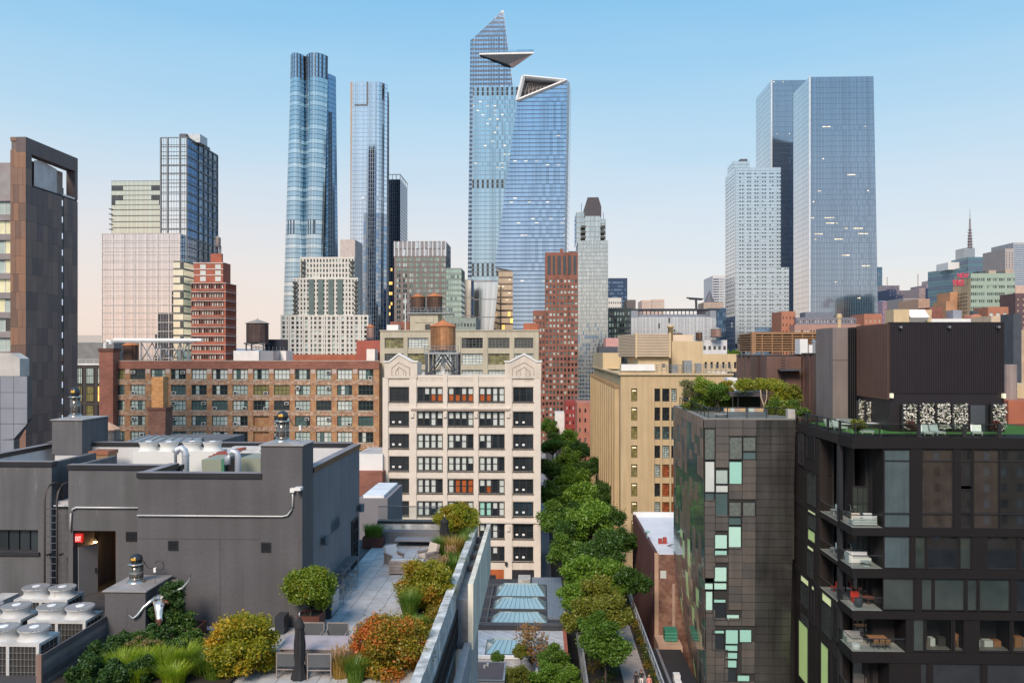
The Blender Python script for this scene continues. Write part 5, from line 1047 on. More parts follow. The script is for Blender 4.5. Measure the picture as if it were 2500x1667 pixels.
# ================================================================ leaning metal panelled building over the park
Y = 85
LEAN = lambda py: max(0, (py-1030)/637)
def fx(px, py): return px + (6*LEAN(py) if px < 1730 else (-16*LEAN(py) if px > 1930 else -8*LEAN(py)*(px-1718)/225))
zt = Z_(1022, Y, 1800); xc = X_(1717, Y); xr = X_(1943, Y)
th = thing('metal_building', 'dark metal panelled building with mint windows leaning over the park', 'building', ((xc+xr)/2, Y, 0))
M_pan = [mat('grey brown metal panel %s' % s, c, .36, .40, .10, .4, streak=.14) for s, c in (('a', (.150, .138, .130)), ('b', (.168, .148, .136)), ('c', (.132, .124, .120)))]
M_panw = [mat('pinkish metal panel %s' % s, c, .30, .55, .12, .4, streak=.1) for s, c in (('a', (.30, .23, .21)), ('b', (.26, .20, .18)), ('c', (.22, .18, .16)))]
M_emb = mat('embossed steel panel', (.135, .132, .128), .25, .7, .38, .30, streak=.30)
M_bltl = mat('pale mint lit blind', (.42, .66, .58), .2, 0, .05, .5, .06, emit=.10, ecol=(.6, 1, .9)); M_drap = mat('grey drape behind glass', (.13, .15, .14), .08, 0, .3, 3, 0, spec=.9)
M_joint = mat('dark panel joint', (.03, .03, .03), .8)
cpx = [1718, 1747, 1780, 1813.5, 1847, 1881, 1913, 1943]
MB().prism([(xc+.12, Y+.15), (xr-.12, Y+.15), (xr-.12, Y+20), (xc+4, Y+20), (xc+.12, Y+1)], Z_(1360, Y), zt-.1).obj('core_wall', M_joint, th)
lo = MB(); pts0 = [(xc+1.1, Y+.15), (X_(1927, Y)-.12, Y+.15), (X_(1927, Y)-.2, Y+20), (xc+5, Y+20)]; lo.prism([(xc+1.1, Y+.15), (X_(1927, Y)-.12, Y+.15), (X_(1927, Y)-.2, Y+20), (xc+6, Y+20)], 0, Z_(1360, Y)); lo.obj('core_wall', M_joint, th)
def zoom5(r): return [1620+.357*r[0], 760+.357*r[1], 1620+.357*r[2], 760+.357*r[3]]
def zoom6(r): return [1620+.298*r[0], 1200+.298*r[1], 1620+.298*r[2], 1200+.298*r[3]]
WN = [zoom5(r)+[m] for *r, m in ((278, 800, 352, 1015, M_drap), (447, 855, 538, 1012, M_drap), (542, 855, 632, 955, M_drap), (542, 958, 632, 1012, M_tealgl), (278, 1022, 350, 1237, M_shade), (355, 1080, 440, 1180, M_curt), (355, 1185, 442, 1238, M_shade), (447, 1022, 537, 1182, M_mint), (276, 1240, 347, 1297, M_tealgl), (352, 1240, 440, 1405, M_tealgl), (446, 1300, 532, 1402, M_drap), (540, 1300, 628, 1402, M_drap), (443, 1405, 532, 1460, M_tealgl))] + \
     [zoom6(r)+[m] for *r, m in ((530, 280, 637, 470, M_bltl), (418, 347, 523, 468, M_bltl), (414, 475, 522, 532, M_mint), (413, 612, 519, 737, M_bltl), (411, 742, 518, 803, M_bltl), (322, 745, 406, 803, M_bltl), (328, 812, 403, 995, M_bltl), (409, 876, 511, 911, M_mint), (403, 911, 511, 1053, M_dkgl), (514, 1000, 621, 1055, M_bltl), (399, 1130, 499, 1163, M_mint), (395, 1163, 497, 1302, M_dkgl), (505, 1124, 613, 1247, M_mint), (620, 1122, 722, 1232, M_mint), (502, 1250, 609, 1305, M_mint), (500, 1310, 607, 1369, M_mint), (498, 1373, 601, 1441, M_mint), (494, 1441, 596, 1552, M_dkgl), (602, 1495, 706, 1552, M_mint))]
rowpy = [1024, 1045] + [1045+19.3*k for k in range(1, 34)]
winrects = [(a-2, b-2, c+2, d+2) for a, b, c, d, m in WN]
for r_i in range(len(rowpy)-1):
    pa, pb_ = rowpy[r_i], rowpy[r_i+1]
    for c_i in range(7):
        l0, r0 = fx(cpx[c_i], (pa+pb_)/2), fx(cpx[c_i+1], (pa+pb_)/2); cxm, cym = (l0+r0)/2, (pa+pb_)/2
        if any(a < cxm < c and b < cym < d for a, b, c, d in winrects): continue
        m_ = M_emb if c_i >= 4 else (M_pan[1] if 1360 < cym < 1440 and rng.random() < .8 else rng.choice(M_pan))
        cube('panel', m_, th, X_(l0, Y)+(.02 if c_i < 4 else .008), X_(r0, Y)-(.02 if c_i < 4 else .008), Y+rng.uniform(-.012, .012), Y+.14, Z_(pb_, Y, 1830)+.02, Z_(pa, Y, 1830)-.02)
for a, b, c, d, m in WN:
    a, c = fx(a, (b+d)/2) if a < 1730 else a, c
    x_, w_, z_, h_ = X_(a, Y), X_(c, Y)-X_(a, Y), Z_(d, Y, 1780), Z_(b, Y, 1780)-Z_(d, Y, 1780); window(th, x_, Y+.05, z_, 0, w_, h_, 1, 1, M_black, m, .05, .09)
# raking side face toward the park (folds inward below)
def lf(t, z):                                               # t 0 = far edge, 1 = near corner
    py = HY - (z-EYE)*F/Y; yf = 106; pf = HY - (z-EYE)*F/yf; xf = X_(float(np.interp(pf, (860, 1345, 1470, 1570, 1667), (1645, 1645, 1660, 1680, 1720))), yf); xn = X_(fx(1717, py), Y)
    return (xf+(xn-xf)*t, yf+(Y-yf)*t)
nz_, nc = 34, 12; grn = mat('green reflecting glass', (.20, .36, .24), .08, .6, .4, .6, .6); lime = mat('lime lit blind', (.30, .44, .22), .25, emit=.10, ecol=(.7, 1, .4))
gz = [zt - i*(zt-0)/ (nz_) for i in range(nz_+1)]
cells = {}
for c_i in range(nc):
    k = 1
    while k < nz_:
        h = rng.choice((1, 1, 2, 2, 3)); kind_ = rng.choices(['p', 'g', 'd', 'l', 't'], [9, 6 if k > 7 else 1.5, 4, 3.2 if 9 < k < 24 else .5, 3])[0]
        for q_ in range(k, min(nz_, k+h)): cells[(c_i, q_)] = kind_
        k += h
bk = MB()
for r_i in range(nz_):
    a, b, c, d = lf(0, gz[r_i+1]), lf(1, gz[r_i+1]), lf(1, gz[r_i]), lf(0, gz[r_i]); bk.quad((*a, gz[r_i+1]), (*b, gz[r_i+1]), (*c, gz[r_i]), (*d, gz[r_i]))
    for c_i in range(nc):
        t0, t1 = c_i/nc+.004, (c_i+1)/nc-.004; kd = cells.get((c_i, r_i), 'p'); za_, zb_ = gz[r_i+1]+(.02 if kd == 'p' else 0), gz[r_i]-(.02 if kd == 'p' else 0); o_ = .08 if kd == 'p' else .03
        P = [(*lf(t, z), z) for t, z in ((t0, za_), (t1, za_), (t1, zb_), (t0, zb_))]; n_ = Vector((-1, -.12, 0)).normalized()
        P = [tuple(Vector(p)+n_*o_) for p in P]; mb = MB(); mb.quad(*P); Q = [tuple(Vector(p)-n_*.07) for p in P]
        for i in range(4): mb.quad(P[(i+1) % 4], P[i], Q[i], Q[(i+1) % 4])
        m_ = {'p': rng.choice(M_panw if r_i < 22 else M_panw[1:]+M_pan[:1]), 'g': grn, 'd': mat('dark reflecting glass', (.20, .24, .23), .08, .6, .3, .6, .5), 'l': lime, 't': M_tealgl}[kd]
        mb.obj('panel' if kd == 'p' else 'window', m_, th)
bk.obj('side_backing', M_joint, th)
# its roof terrace
far_l = lf(0, zt)
MB().prism([(xc, Y), (xr, Y), (xr, Y+20), far_l, ], zt-.1, zt+.02).obj('roof_deck', mat('grey deck boards', (.22, .21, .20), .8), th)
th = thing('glass_railing', 'glass railing round the planted roof terrace of the leaning building', 'railing', (xc, Y+.4, zt)); GC = glassclear('smoky rail glass', (.74, .80, .77), .07)
a, b, c = (far_l[0]+.6, far_l[1]-1), (xc+.6, Y+.5), (X_(1922, Y), Y+.5)
for p_, q_, n_ in ((a, b, 9), (b, c, 4)):
    for i in range(n_):
        s, e = [(p_[0]+(q_[0]-p_[0])*t, p_[1]+(q_[1]-p_[1])*t) for t in (i/n_, (i+1)/n_)]
        g = MB(); g.quad((*s, zt+.05), (*e, zt+.05), (*e, zt+1.05), (*s, zt+1.05)); g.obj('glass_panel', GC, th); MB().box(s[0]-.04, s[0]+.04, s[1]-.04, s[1]+.04, zt, zt+1.12).obj('post', M_black, th)
    MB().bar((*p_, zt+1.1), (*q_, zt+1.1), .05).obj('top_rail', M_black, th)
Yq = 93
th = thing('pergola', 'dark flat roofed pergola among the plants on the leaning building', 'pergola', (X_(1830, Yq), Yq, zt)); xa, xb = X_(1788, Yq), X_(1880, Yq); zp = Z_(957, Yq)
MB().box(xa-.3, xb, Yq, Yq+5, zp-.45, zp).obj('roof', mat('plum grey metal', (.085, .075, .085), .5), th); MB().box(xa, xb, Yq+4, Yq+4.3, zt, zp-.45).obj('rear_wall', mat('dark green back wall', (.03, .035, .022), .9), th)
for x_ in (xa, xa+.6, xb-.3): MB().box(x_, x_+.12, Yq+.1, Yq+.22, zt, zp-.45).obj('post', M_black, th)
block('white end wall behind the roof garden pergola', 'wall', 1776, 1800, 922, 108, 2, M_white, name='roof_wall', z0=34)
tag(MB().box(X_(1924, 85.5), X_(1942, 85.5), 85.6, 86.4, zt, Z_(998, 85.5)).obj('concrete_block', M_conc), 'pale concrete end pier where the two roof terraces meet', 'pier')
Ys = 88.5; th = thing('outdoor_sofa', 'grey roof sofa with peach and white cushions behind the glass railing', 'sofa', (X_(1815, Ys), Ys, zt)); xa, xb = X_(1771, Ys), X_(1868, Ys)
MB().box(xa, xb, Ys, Ys+1, zt+.05, zt+.4).obj('seat', mat('slate cushion', (.13, .15, .18), .9), th); MB().box(xa, xb, Ys+1, Ys+1.25, zt+.05, zt+.85).obj('backrest', mat('slate cushion'), th); MB().box(xb, xb+.25, Ys, Ys+1.25, zt+.05, zt+.7).obj('armrest', mat('slate cushion'), th)
for i, px_ in enumerate((1773, 1788, 1797, 1810, 1833, 1846, 1855)):
    c = MB(); c.box(0, .62, 0, .2, 0, .5); o = place(c.mesh('cushion', [mat('peach cushion', (.58, .37, .22), .9), M_shade, mat('pink cushion', (.5, .33, .28), .9)][i % 3]), 'cushion', th, (X_(px_, Ys), Ys+.72, zt+.42)); o.rotation_euler = (R(-18), 0, R(rng.uniform(-8, 8)))
th = thing('coffee_table', 'low grey table with white cups on the roof terrace', 'table', (X_(1760, 87), 87, zt)); MB().box(X_(1745, 87), X_(1775, 87), 86.6, 87.6, zt+.3, zt+.36).obj('table_top', M_conc, th); [MB().box(X_(a, 87), X_(a, 87)+.08, 86.7, 86.8, zt, zt+.3).obj('leg', M_black, th) for a in (1747, 1772)]
# ================================================================ dark brown mechanical volumes behind
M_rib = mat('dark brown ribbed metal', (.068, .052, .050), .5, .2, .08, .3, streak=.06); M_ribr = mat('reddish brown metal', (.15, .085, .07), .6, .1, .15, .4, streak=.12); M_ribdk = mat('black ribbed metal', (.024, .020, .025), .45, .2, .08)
def ribbed(th, x, y, ang, L, z0, z1, n, m, d=.12, name='panel'):
    u = (math.cos(ang), math.sin(ang))
    for i in range(n):
        key = ('rib', round(L/n, 3), round(z1-z0, 2), m.name, d)
        if key not in FR:
            b = MB(); w_ = L/n; b.box(.0, w_*.55, -d, 0, 0, z1-z0); b.box(w_*.55, w_, -d*.3, 0, 0, z1-z0); FR[key] = b.mesh('panel', m)
        place(FR[key], name, th, (x+u[0]*L*i/n, y+u[1]*L*i/n, z0), ang)
def screenbox(label, pa, pm, pb, Y, z0, pyt, mL, mF, nL, nF, name='mechanical_box'):
    x0, x1 = X_(pm, Y), X_(pb, Y); yb = Y_(pa, x0); z1 = Z_(pyt, Y, pm); th = thing(name, label, 'building', (x0, Y, z0))
    MB().box(x0+.05, x1-.05, Y+.05, yb, z0, z1-.1).obj('core_wall', M_joint, th); ribbed(th, x0, yb, R(-90), yb-Y, z0, z1, nL, mL); ribbed(th, x0, Y, 0, x1-x0, z0, z1, nF, mF)
    MB().box(x0-.2, x1+.1, Y-.2, yb, z1, z1+.12).obj('roof', M_steel, th); return th, x0, x1, yb, z1
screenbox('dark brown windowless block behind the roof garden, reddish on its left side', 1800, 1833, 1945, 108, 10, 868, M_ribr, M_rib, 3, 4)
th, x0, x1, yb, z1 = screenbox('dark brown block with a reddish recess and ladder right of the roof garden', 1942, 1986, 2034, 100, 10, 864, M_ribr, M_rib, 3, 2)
MB().box(x0-4.5, x0-.2, 104, 110, 10, z1-.3).obj('recess_wall', M_ribr, th)
MB().box(x0-3.2, x0-.5, 102.5, 103.9, Z_(905, 102), Z_(901, 102)).obj('landing', M_steel, th)
lb = MB(); [lb.bar((x0-2.8+d_, 103.6, 34), (x0-2.8+d_, 103.6, Z_(905, 102)), .05) for d_ in (0, .5)]; [lb.bar((x0-2.8, 103.6, 34+k*.35), (x0-2.3, 103.6, 34+k*.35), .03) for k in range(22)]; lb.obj('ladder', M_black, th)
Yl = 112; th = thing('louvre_screen', 'tan brown slatted louvre screen on top of the dark brown block', 'louvre box', (X_(1920, Yl), Yl, 41)); xa, xb = X_(1836, Yl), X_(2012, Yl); yl2 = Y_(1800, xa); za_, zb_ = Z_(858, Yl), Z_(811, Yl); mt_ = mat('tan brown slat', (.30, .17, .09), .7, 0, .12, .5)
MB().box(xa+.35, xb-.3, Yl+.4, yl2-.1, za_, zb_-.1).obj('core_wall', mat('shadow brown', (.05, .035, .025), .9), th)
for k in range(8):
    z = za_ + (zb_-za_)*k/8; cube('slat', mt_, th, xa, xb, Yl-.02, Yl+.3, z, z+.16); cube('slat', mt_, th, xa-.02, xa+.3, Yl+.3, yl2, z, z+.16)
cube('slat', mt_, th, xa-.05, xb, Yl-.05, Yl+.4, zb_-.3, zb_); 
for i in range(8): cube('post', mt_, th, xa+(xb-xa-.2)*i/7-.06, xa+(xb-xa-.2)*i/7+.06, Yl-.06, Yl+.32, za_-.6, zb_-.01)
cube('post', mt_, th, xa-.06, xa+.5, Yl-.08, Yl+.5, za_-.2, zb_+.02)
for i, (a, b, t) in enumerate(((1953, 1972, 828), (1975, 1984, 842))):
    tag(MB().box(X_(a, 104), X_(b, 104), 104, 106, Z_(864, 104), Z_(t, 104)).obj('plant_cabinet', M_white), ['white plant cabinet with a dark window in front of the slatted screen', 'low cream cabinet right beside the white plant cabinet'][i], 'cabinet')
for i, (a, b, t) in enumerate(((1989, 1998, 832), (2001, 2015, 838))):
    r_ = (X_(b, 104)-X_(a, 104))/2; xm_ = X_((a+b)/2, 104); tag(MB().lathe(xm_, 105, [(r_, Z_(864, 104)), (r_, Z_(t+4, 104)), (r_*1.2, Z_(t+4, 104)), (r_*1.2, Z_(t, 104)), (.05, Z_(t-3, 104))], 12).obj('exhaust_stack', M_galv), ['slimmer steel exhaust stack beside the slatted screen', 'wider steel exhaust stack at the right end of the slatted screen'][i], 'exhaust stack')
# big dark box on the right roof
Y = 76; ZT = 34.6
x0, x1 = X_(2172, Y), X_(2452, Y); yb = Y_(2094, x0); z1 = Z_(789, Y, 2172); zmid = Z_(960, Y, 2300)
th = thing('mechanical_box', 'big black ribbed box with three lamps above the roof lawn', 'building', (x0, Y, ZT))
MB().box(x0+.02, x1-.02, Y+.02, yb+4, ZT-.3, z1-.1).obj('core_wall', M_ribdk, th)
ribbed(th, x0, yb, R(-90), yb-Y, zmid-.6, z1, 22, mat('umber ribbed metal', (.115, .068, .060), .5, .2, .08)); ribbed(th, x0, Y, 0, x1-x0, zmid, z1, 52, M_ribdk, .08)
MB().box(x0-.05, x1+.05, Y-.1, Y+.4, z1, z1+.1).obj('coping', M_black, th)
for px_ in (2195, 2313, 2433): MB().box(X_(px_-3, Y), X_(px_+3, Y), Y-.45, Y-.1, Z_(801, Y, 2300), Z_(796, Y, 2300)).obj('flood_lamp', M_galv, th)
for px_, py_ in ((2174, 965), (2447, 965)): MB().box(X_(px_-3, Y), X_(px_+3, Y), Y-.4, Y-.05, Z_(py_+6, Y, 2300), Z_(py_-5, Y, 2300)).obj('wall_lamp', mat('cream lamp', (.8, .72, .5), .5, emit=.5), th)
sheet('door', M_steel, th, X_(2368, Y), Y-.1, ZT, 0, 1.3, 2.6); sheet('door_glass', M_dkgl, th, X_(2385, Y), Y-.09, ZT, 0, .9, 2.6)
Yp = 84; xa, xb = X_(2033, Yp), X_(2070, Yp)
th = thing('stair_tower', 'mauve grey concrete pier with black fins left of the big dark box', 'pier', (xa, Yp, ZT)); zp = Z_(800, Yp, 2050)
MB().box(xa, xb, Yp, Yp+5, ZT-3, zp).obj('wall', mat('mauve concrete', (.20, .165, .16), .8, 0, .12, .4, streak=.15), th); cube('joint_line', M_steel, th, xa-.01, xb+.01, Yp-.012, Yp-.002, Z_(880, Yp, 2050), Z_(880, Yp, 2050)+.06)
for i in range(5): MB().box(xb+.03+i*.22, xb+.14+i*.22, Yp+.2, Yp+4, ZT, zp-.1).obj('fin', M_black, th)
MB().box(xb+.01, xb+1.2, Yp+.7, Yp+5, ZT, zp-.3).obj('rear_wall', M_ribdk, th)
# ================================================================ black framed apartment house
Y = 70; XL = X_(2080, Y); XE = 47.0; z1 = Z_(1068, Y, 2300); zs = Z_(1095, Y, 2300); YB = 85.5
M_blk = mat('black cladding', (.014, .012, .013), .55, 0, .12, .4, spec=.25); M_brn = mat('brown black cladding', (.026, .020, .019), .55, 0, .12, .4, streak=.08, spec=.3)
th = thing('apartment_building', 'black framed apartment house with corner balconies and a lawn on its roof', 'building', (XL, Y, 0))
def px7(r): return [1940+.4509*r[0], 960+.4509*r[1], 1940+.4509*r[2], 960+.4509*r[3]]
xB = X_(2156, Y)                                              # the open corner bay
# slabs
bands = [(1068, 1095), (1289, 1308), (1389, 1411), (1492, 1511), (1592, 1618)]
zb = [(Z_(b, Y, 2300), Z_(a, Y, 2300)) for a, b in bands]
inner = MB(); inner.box(xB+.02, XE, Y+2.2, YB, 0, z1-.6); inner.box(XL+2.4, xB+.02, Y+3.2, YB, 0, z1-.6); inner.obj('core_wall', mat('dim interior', (.022, .020, .02), .9), th)
for a, b in zb:
    cube('floor_band', M_blk, th, XL-.02, XE, Y-.12, Y+3.2, a, b); cube('floor_band', M_brn, th, XL-.06, XL+.05, Y+8.2, YB, a+.05, b-.02) if a < z1-2 else cube('floor_band', M_brn, th, XL-.06, XL+1.3, Y+3.2, YB, a+.05, b-.02)
W7 = [px7(r)+[m] for *r, m in ((485, 303, 627, 730, 'c'), (690, 303, 860, 730, 'r'), (900, 303, 957, 500, 'd'), (900, 517, 957, 730, 'd'), (970, 303, 1108, 730, 'r'), (1113, 303, 1260, 730, 'd'),
    (485, 772, 625, 950, 'c'), (653, 767, 710, 950, 'g'), (720, 767, 888, 950, 'd'), (896, 767, 957, 950, 'g'), (1043, 767, 1207, 950, 'd'), (1226, 767, 1300, 950, 'd'),
    (480, 1001, 648, 1175, 'g'), (688, 1001, 748, 1175, 'g'), (757, 1001, 921, 1175, 'g'), (935, 1001, 990, 1175, 'g'), (1001, 1001, 1167, 1175, 'g'), (1203, 1001, 1300, 1175, 'd'),
    (643, 1222, 703, 1398, 'g'), (710, 1222, 853, 1398, 'i'), (866, 1222, 920, 1398, 'i'), (998, 1222, 1170, 1398, 'i'), (1183, 1222, 1300, 1398, 'i'),
    (683, 1462, 720, 1600, 'd'), (748, 1462, 1012, 1600, 'd'), (1043, 1462, 1300, 1600, 'd'))]
gl = {'c': mat('blue grey curtain window', (.085, .12, .135), .08, 0, .15, .8, 0, streak=.2, ior=2.2), 'r': mat('brown reflecting window', (.046, .038, .034), .03, 0, .3, .8, 0, streak=.2, ior=2.8), 'd': mat('dim window', (.018, .020, .022), .03, 0, .4, .7, 0, ior=2.6), 'g': mat('grey green window', (.042, .055, .05), .03, 0, .3, .7, 0, ior=2.4), 'i': glassclear('clear window', (.75, .78, .76), .06)}  # the brown tint and streaks imitate brick mirrored in the panes
floors = [(zb[i+1][1], zb[i][0]) for i in range(4)] + [(0, zb[4][0])]
xsb = [[] for _ in range(5)]
for a, b, c, d, m in W7:
    k = next(i for i in range(5) if floors[i][0]-.3 <= (Z_((b+d)/2, Y, 2300)) <= floors[i][1]+.3); xsb[k].append((X_(a, Y), X_(c, Y)))
    za_, zb_ = max(Z_(d, Y, 2300), floors[k][0]), min(Z_(b, Y, 2300), floors[k][1]); o = window(th, X_(a, Y), Y+.12, za_+.01, 0, X_(c, Y)-X_(a, Y), zb_-za_-.02, 1, 1, M_black, gl[m], .06, .1)
    if k == 0: cube('transom', M_black, th, X_(a, Y), X_(c, Y), Y+.0, Y+.1, floors[0][1]-1.05, floors[0][1]-.98); cube('guard_rail', M_black, th, X_(a, Y), X_(c, Y), Y-.06, Y-.01, floors[0][0]+1.2, floors[0][0]+1.28)
    if m == 'i':                                              # rooms seen through clear glass
        xa, xb_ = X_(a, Y), X_(c, Y)
        cube('room_floor', mat('room floor', (.16, .15, .14), .6), th, xa, xb_, Y+.3, Y+2.15, za_+.05, za_+.12); cube('ceiling_light', mat('dim strip light', (.8, .8, .75), emit=.35), th, xa+.1, xb_-.1, Y+.5, Y+.62, zb_-.2, zb_-.14)
        for q_ in range(3): cube('furniture', rng.choice([mat('tan furniture', (.30, .15, .07), .7), M_conc, mat('dark furniture', (.04, .04, .04)), M_shade]), th, xa+.2+q_*(xb_-xa)*.3, xa+.2+q_*(xb_-xa)*.3+rng.uniform(.3, .8), Y+1.0, Y+1.6, za_+.12, za_+rng.uniform(.5, 1.2))
for k in range(5):                                            # piers between the windows
    e = sorted(xsb[k]); cur = xB if k < 3 else X_((2156, 2156, 2156, 2211, 2170)[k], Y)
    for a, b in e + [(XE, XE)]:
        if a-cur > .02: cube('pier', M_blk, th, cur+.002, a-.002, Y-.06+.002*k, Y+2.2, floors[k][0]+.002, floors[k][1]-.002)
        cur = b
# corner balconies
for k in range(5):
    za_, zb_ = floors[k]; xe = xB if k < 3 else X_(2211, Y)
    if k == 4: za_ = zb_-3.2
    cube('balcony_floor', mat('pale balcony floor', (.36, .345, .335), .7), th, XL+.05, xe-.05, Y+.05, Y+3.0, za_+.002, za_+.03)
    b = MB(); b.quad((XL+.05, Y+.0, za_+.05), (xe-.1, Y+.0, za_+.05), (xe-.1, Y, za_+1.05), (XL+.05, Y, za_+1.05)); b.obj('balcony_glass', GC, th); MB().bar((XL+.05, Y, za_+1.08), (xe-.1, Y, za_+1.08), .045).obj('balcony_rail', M_black, th)
    b = MB(); b.quad((XL, Y+3, za_+.05), (XL, Y+.05, za_+.05), (XL, Y+.05, za_+1.05), (XL, Y+3, za_+1.05)); b.obj('balcony_glass', GC, th); MB().bar((XL, Y+3, za_+1.08), (XL, Y, za_+1.08), .045).obj('balcony_rail', M_black, th)
    cube('column', M_black, th, XL-.0, XL+.3, Y+2.9, Y+3.5, za_+.01, zb_-.01); window(th, XL+1.1, Y+2.9, za_+.03, 0, xe-XL-1.2, min(zb_, za_+3.1)-za_-.1, 3, 1 if k else 2, M_black, rng.choice([gl['g'], gl['r'], gl['d']]), .08, .1)
# side face toward the leaning building (plane X = XL)
def sideq(px0, px1, pyl0, pyl1): 
    y0, y1 = Y_(px1, XL), Y_(px0, XL); ym = (y0+y1)/2; return y0, y1, Z_(pyl1, ym, (px0+px1)/2), Z_(pyl0, ym, (px0+px1)/2)
limeg = mat('lime lit window', (.42, .56, .22), .2, 0, .08, .5, 0, emit=.18, ecol=(.75, 1, .4)); limestrip = mat('pale lime strip', (.7, .75, .4), .3, emit=.3, ecol=(.9, 1, .5))
S7 = [(25, 215, 52, 385, 'd'), (70, 228, 112, 350, 'k'), (72, 430, 118, 605, 'g'), (75, 632, 118, 652, 'L'), (75, 655, 118, 735, 'g'), (75, 740, 115, 810, 'l'), (72, 822, 107, 850, 'L'), (72, 852, 105, 1000, 'g'), (36, 995, 80, 1030, 'L'), (38, 1032, 80, 1250, 'g'), (95, 1040, 110, 1065, 'L'), (92, 1070, 112, 1250, 'd'), (152, 1092, 204, 1140, 'L'), (152, 1142, 204, 1310, 'g'), (210, 1150, 240, 1335, 'k'), (25, 1243, 76, 1555, 'l'), (145, 1358, 187, 1600, 'l'), (206, 1420, 240, 1600, 'k')]
gl.update({'k': mat('black opening', (.008, .008, .009), .5), 'l': limeg, 'L': limestrip})
for a, b, c, d, m in S7:
    p = px7((a, b, c, d)); y0, y1, za_, zb_ = sideq(p[0], p[2], p[1], p[3]); window(th, XL-.02, y1, za_, R(-90), y1-y0, zb_-za_, 1, 1, M_black, gl[m], .05, .09)
ops = []
for a, b, c, d, fu in ((145, 250, 248, 685, 'w'), (143, 690, 232, 890, 'w'), (140, 890, 228, 1100, 'r')):             # recessed side balconies
    p = px7((a, b, c, d)); y0, y1, za_, zb_ = sideq(p[0], p[2], p[1], p[3]); ops.append((za_+.25, zb_-.1))
    y0, y1 = Y+3.62, Y+8.0; za_ += .25
    cube('balcony_floor', mat('pale balcony floor'), th, XL+.02, XL+2.3, y0, y1, za_-.06, za_); b = MB(); b.quad((XL+.06, y1, za_), (XL+.06, y0, za_), (XL+.06, y0, za_+1), (XL+.06, y1, za_+1)); b.obj('balcony_glass', GC, th); MB().bar((XL+.06, y1, za_+1), (XL+.06, y0, za_+1), .04).obj('balcony_rail', M_black, th)
    window(th, XL+1.6, y1, za_, R(-90), y1-y0, zb_-za_-.2, 2, 1, M_black, gl['d'], .06, .08)
    ch_ = thing('balcony_chair', {250: 'white cup chair on the highest side balcony of the black house', 690: 'white cup chair on the middle side balcony of the black house', 890: 'red cup chair on the lowest side balcony of the black house'}[b if isinstance(b, int) else {'x': 0}.get('x') or (250 if len(ops) == 1 else 690 if len(ops) == 2 else 890)], 'chair', (XL+.75, Y+6.4, za_)); cm_ = M_shade if fu == 'w' else mat('red chair shell', (.5, .05, .03), .5)
    MB().lathe(XL+.75, Y+6.4, [(.05, za_), (.05, za_+.36), (.30, za_+.40), (.34, za_+.46)], 12).obj('seat', cm_, ch_); MB().box(XL+.98, XL+1.05, Y+6.1, Y+6.7, za_+.45, za_+.9).obj('backrest', cm_, ch_)
zz_ = [Z_(v, Y, 2080) for v in (1095, 1196, 1300, 1400, 1500, 1600)] + [0]
for i in range(6):
    for y0, y1 in ((Y+8.2, Y+12.2), (Y+12.2, YB)): cube('side_panel', M_brn, th, XL+.0, XL+1.2, y0+.02, y1-.02, zz_[i+1]+.03, zz_[i]-.03)
ops.sort(); cur = 0
for za_, zb_ in ops + [(zz_[0], zz_[0])]: 
    if za_-cur > .1: cube('side_panel', M_brn, th, XL, XL+1.2, Y+3.62, Y+8.18, cur+.01, za_-.01)
    cur = zb_
cube('side_panel', M_brn, th, XL, XL+.8, Y+8.0, Y+8.19, 0, zz_[0]-.03)
MB().box(XL+1.21, XL+1.4, Y+8.2, YB, 0, zs).obj('side_backing', M_joint, th)
# roof terrace of the black house
YR = YB
rt = thing('roof_lawn', 'bright green artificial lawn on the roof of the black apartment house', 'lawn', (X_(2300, 73), 73, z1-.6)); MB().box(XL+.6, XE, Y+.5, YR, z1-.75, z1-.06).obj('lawn', mat('artificial turf', (.08, .23, .045), .95, 0, .2, 3), rt)
th = thing('glass_railing', 'black framed glass railing round the roof lawn', 'railing', (XL, Y, z1)); zr_ = Z_(1035, Y, 2300)
for a, b in ((2083, 2090), (2090, 2150), (2155, 2242), (2252, 2354), (2374, 2440), (2450, 2540)):
    cube('glass_panel', GC, th, X_(a, Y)+.05, X_(b, Y)-.03, Y+.2, Y+.22, z1+.0, zr_-.05); cube('post', M_black, th, X_(b, Y)-.02, X_(b, Y)+(.28 if b in (2242, 2354, 2440) else .06), Y+.14, Y+.28, z1, zr_)
cube('top_rail', M_black, th, XL, XE, Y+.12, Y+.30, zr_-.06, zr_)
n_ = 5
for i in range(n_): y0, y1 = Y+.3+(YB-Y-.4)*i/n_, Y+.3+(YB-Y-.4)*(i+1)/n_; cube('glass_panel', GC, th, XL+.1, XL+.12, y0+.05, y1-.3, z1, zr_-.05); cube('post', M_black, th, XL+.06, XL+.2, y1-.3, y1, z1, zr_)
cube('top_rail', M_black, th, XL+.04, XL+.22, Y+.3, YB, zr_-.06, zr_)
M_fl = mat('white petal', (.66, .64, .58), .8, 0, .1, 2, .12); M_lf2 = mat('dark planter foliage', (.05, .08, .03), .9, 0, .3, 3)
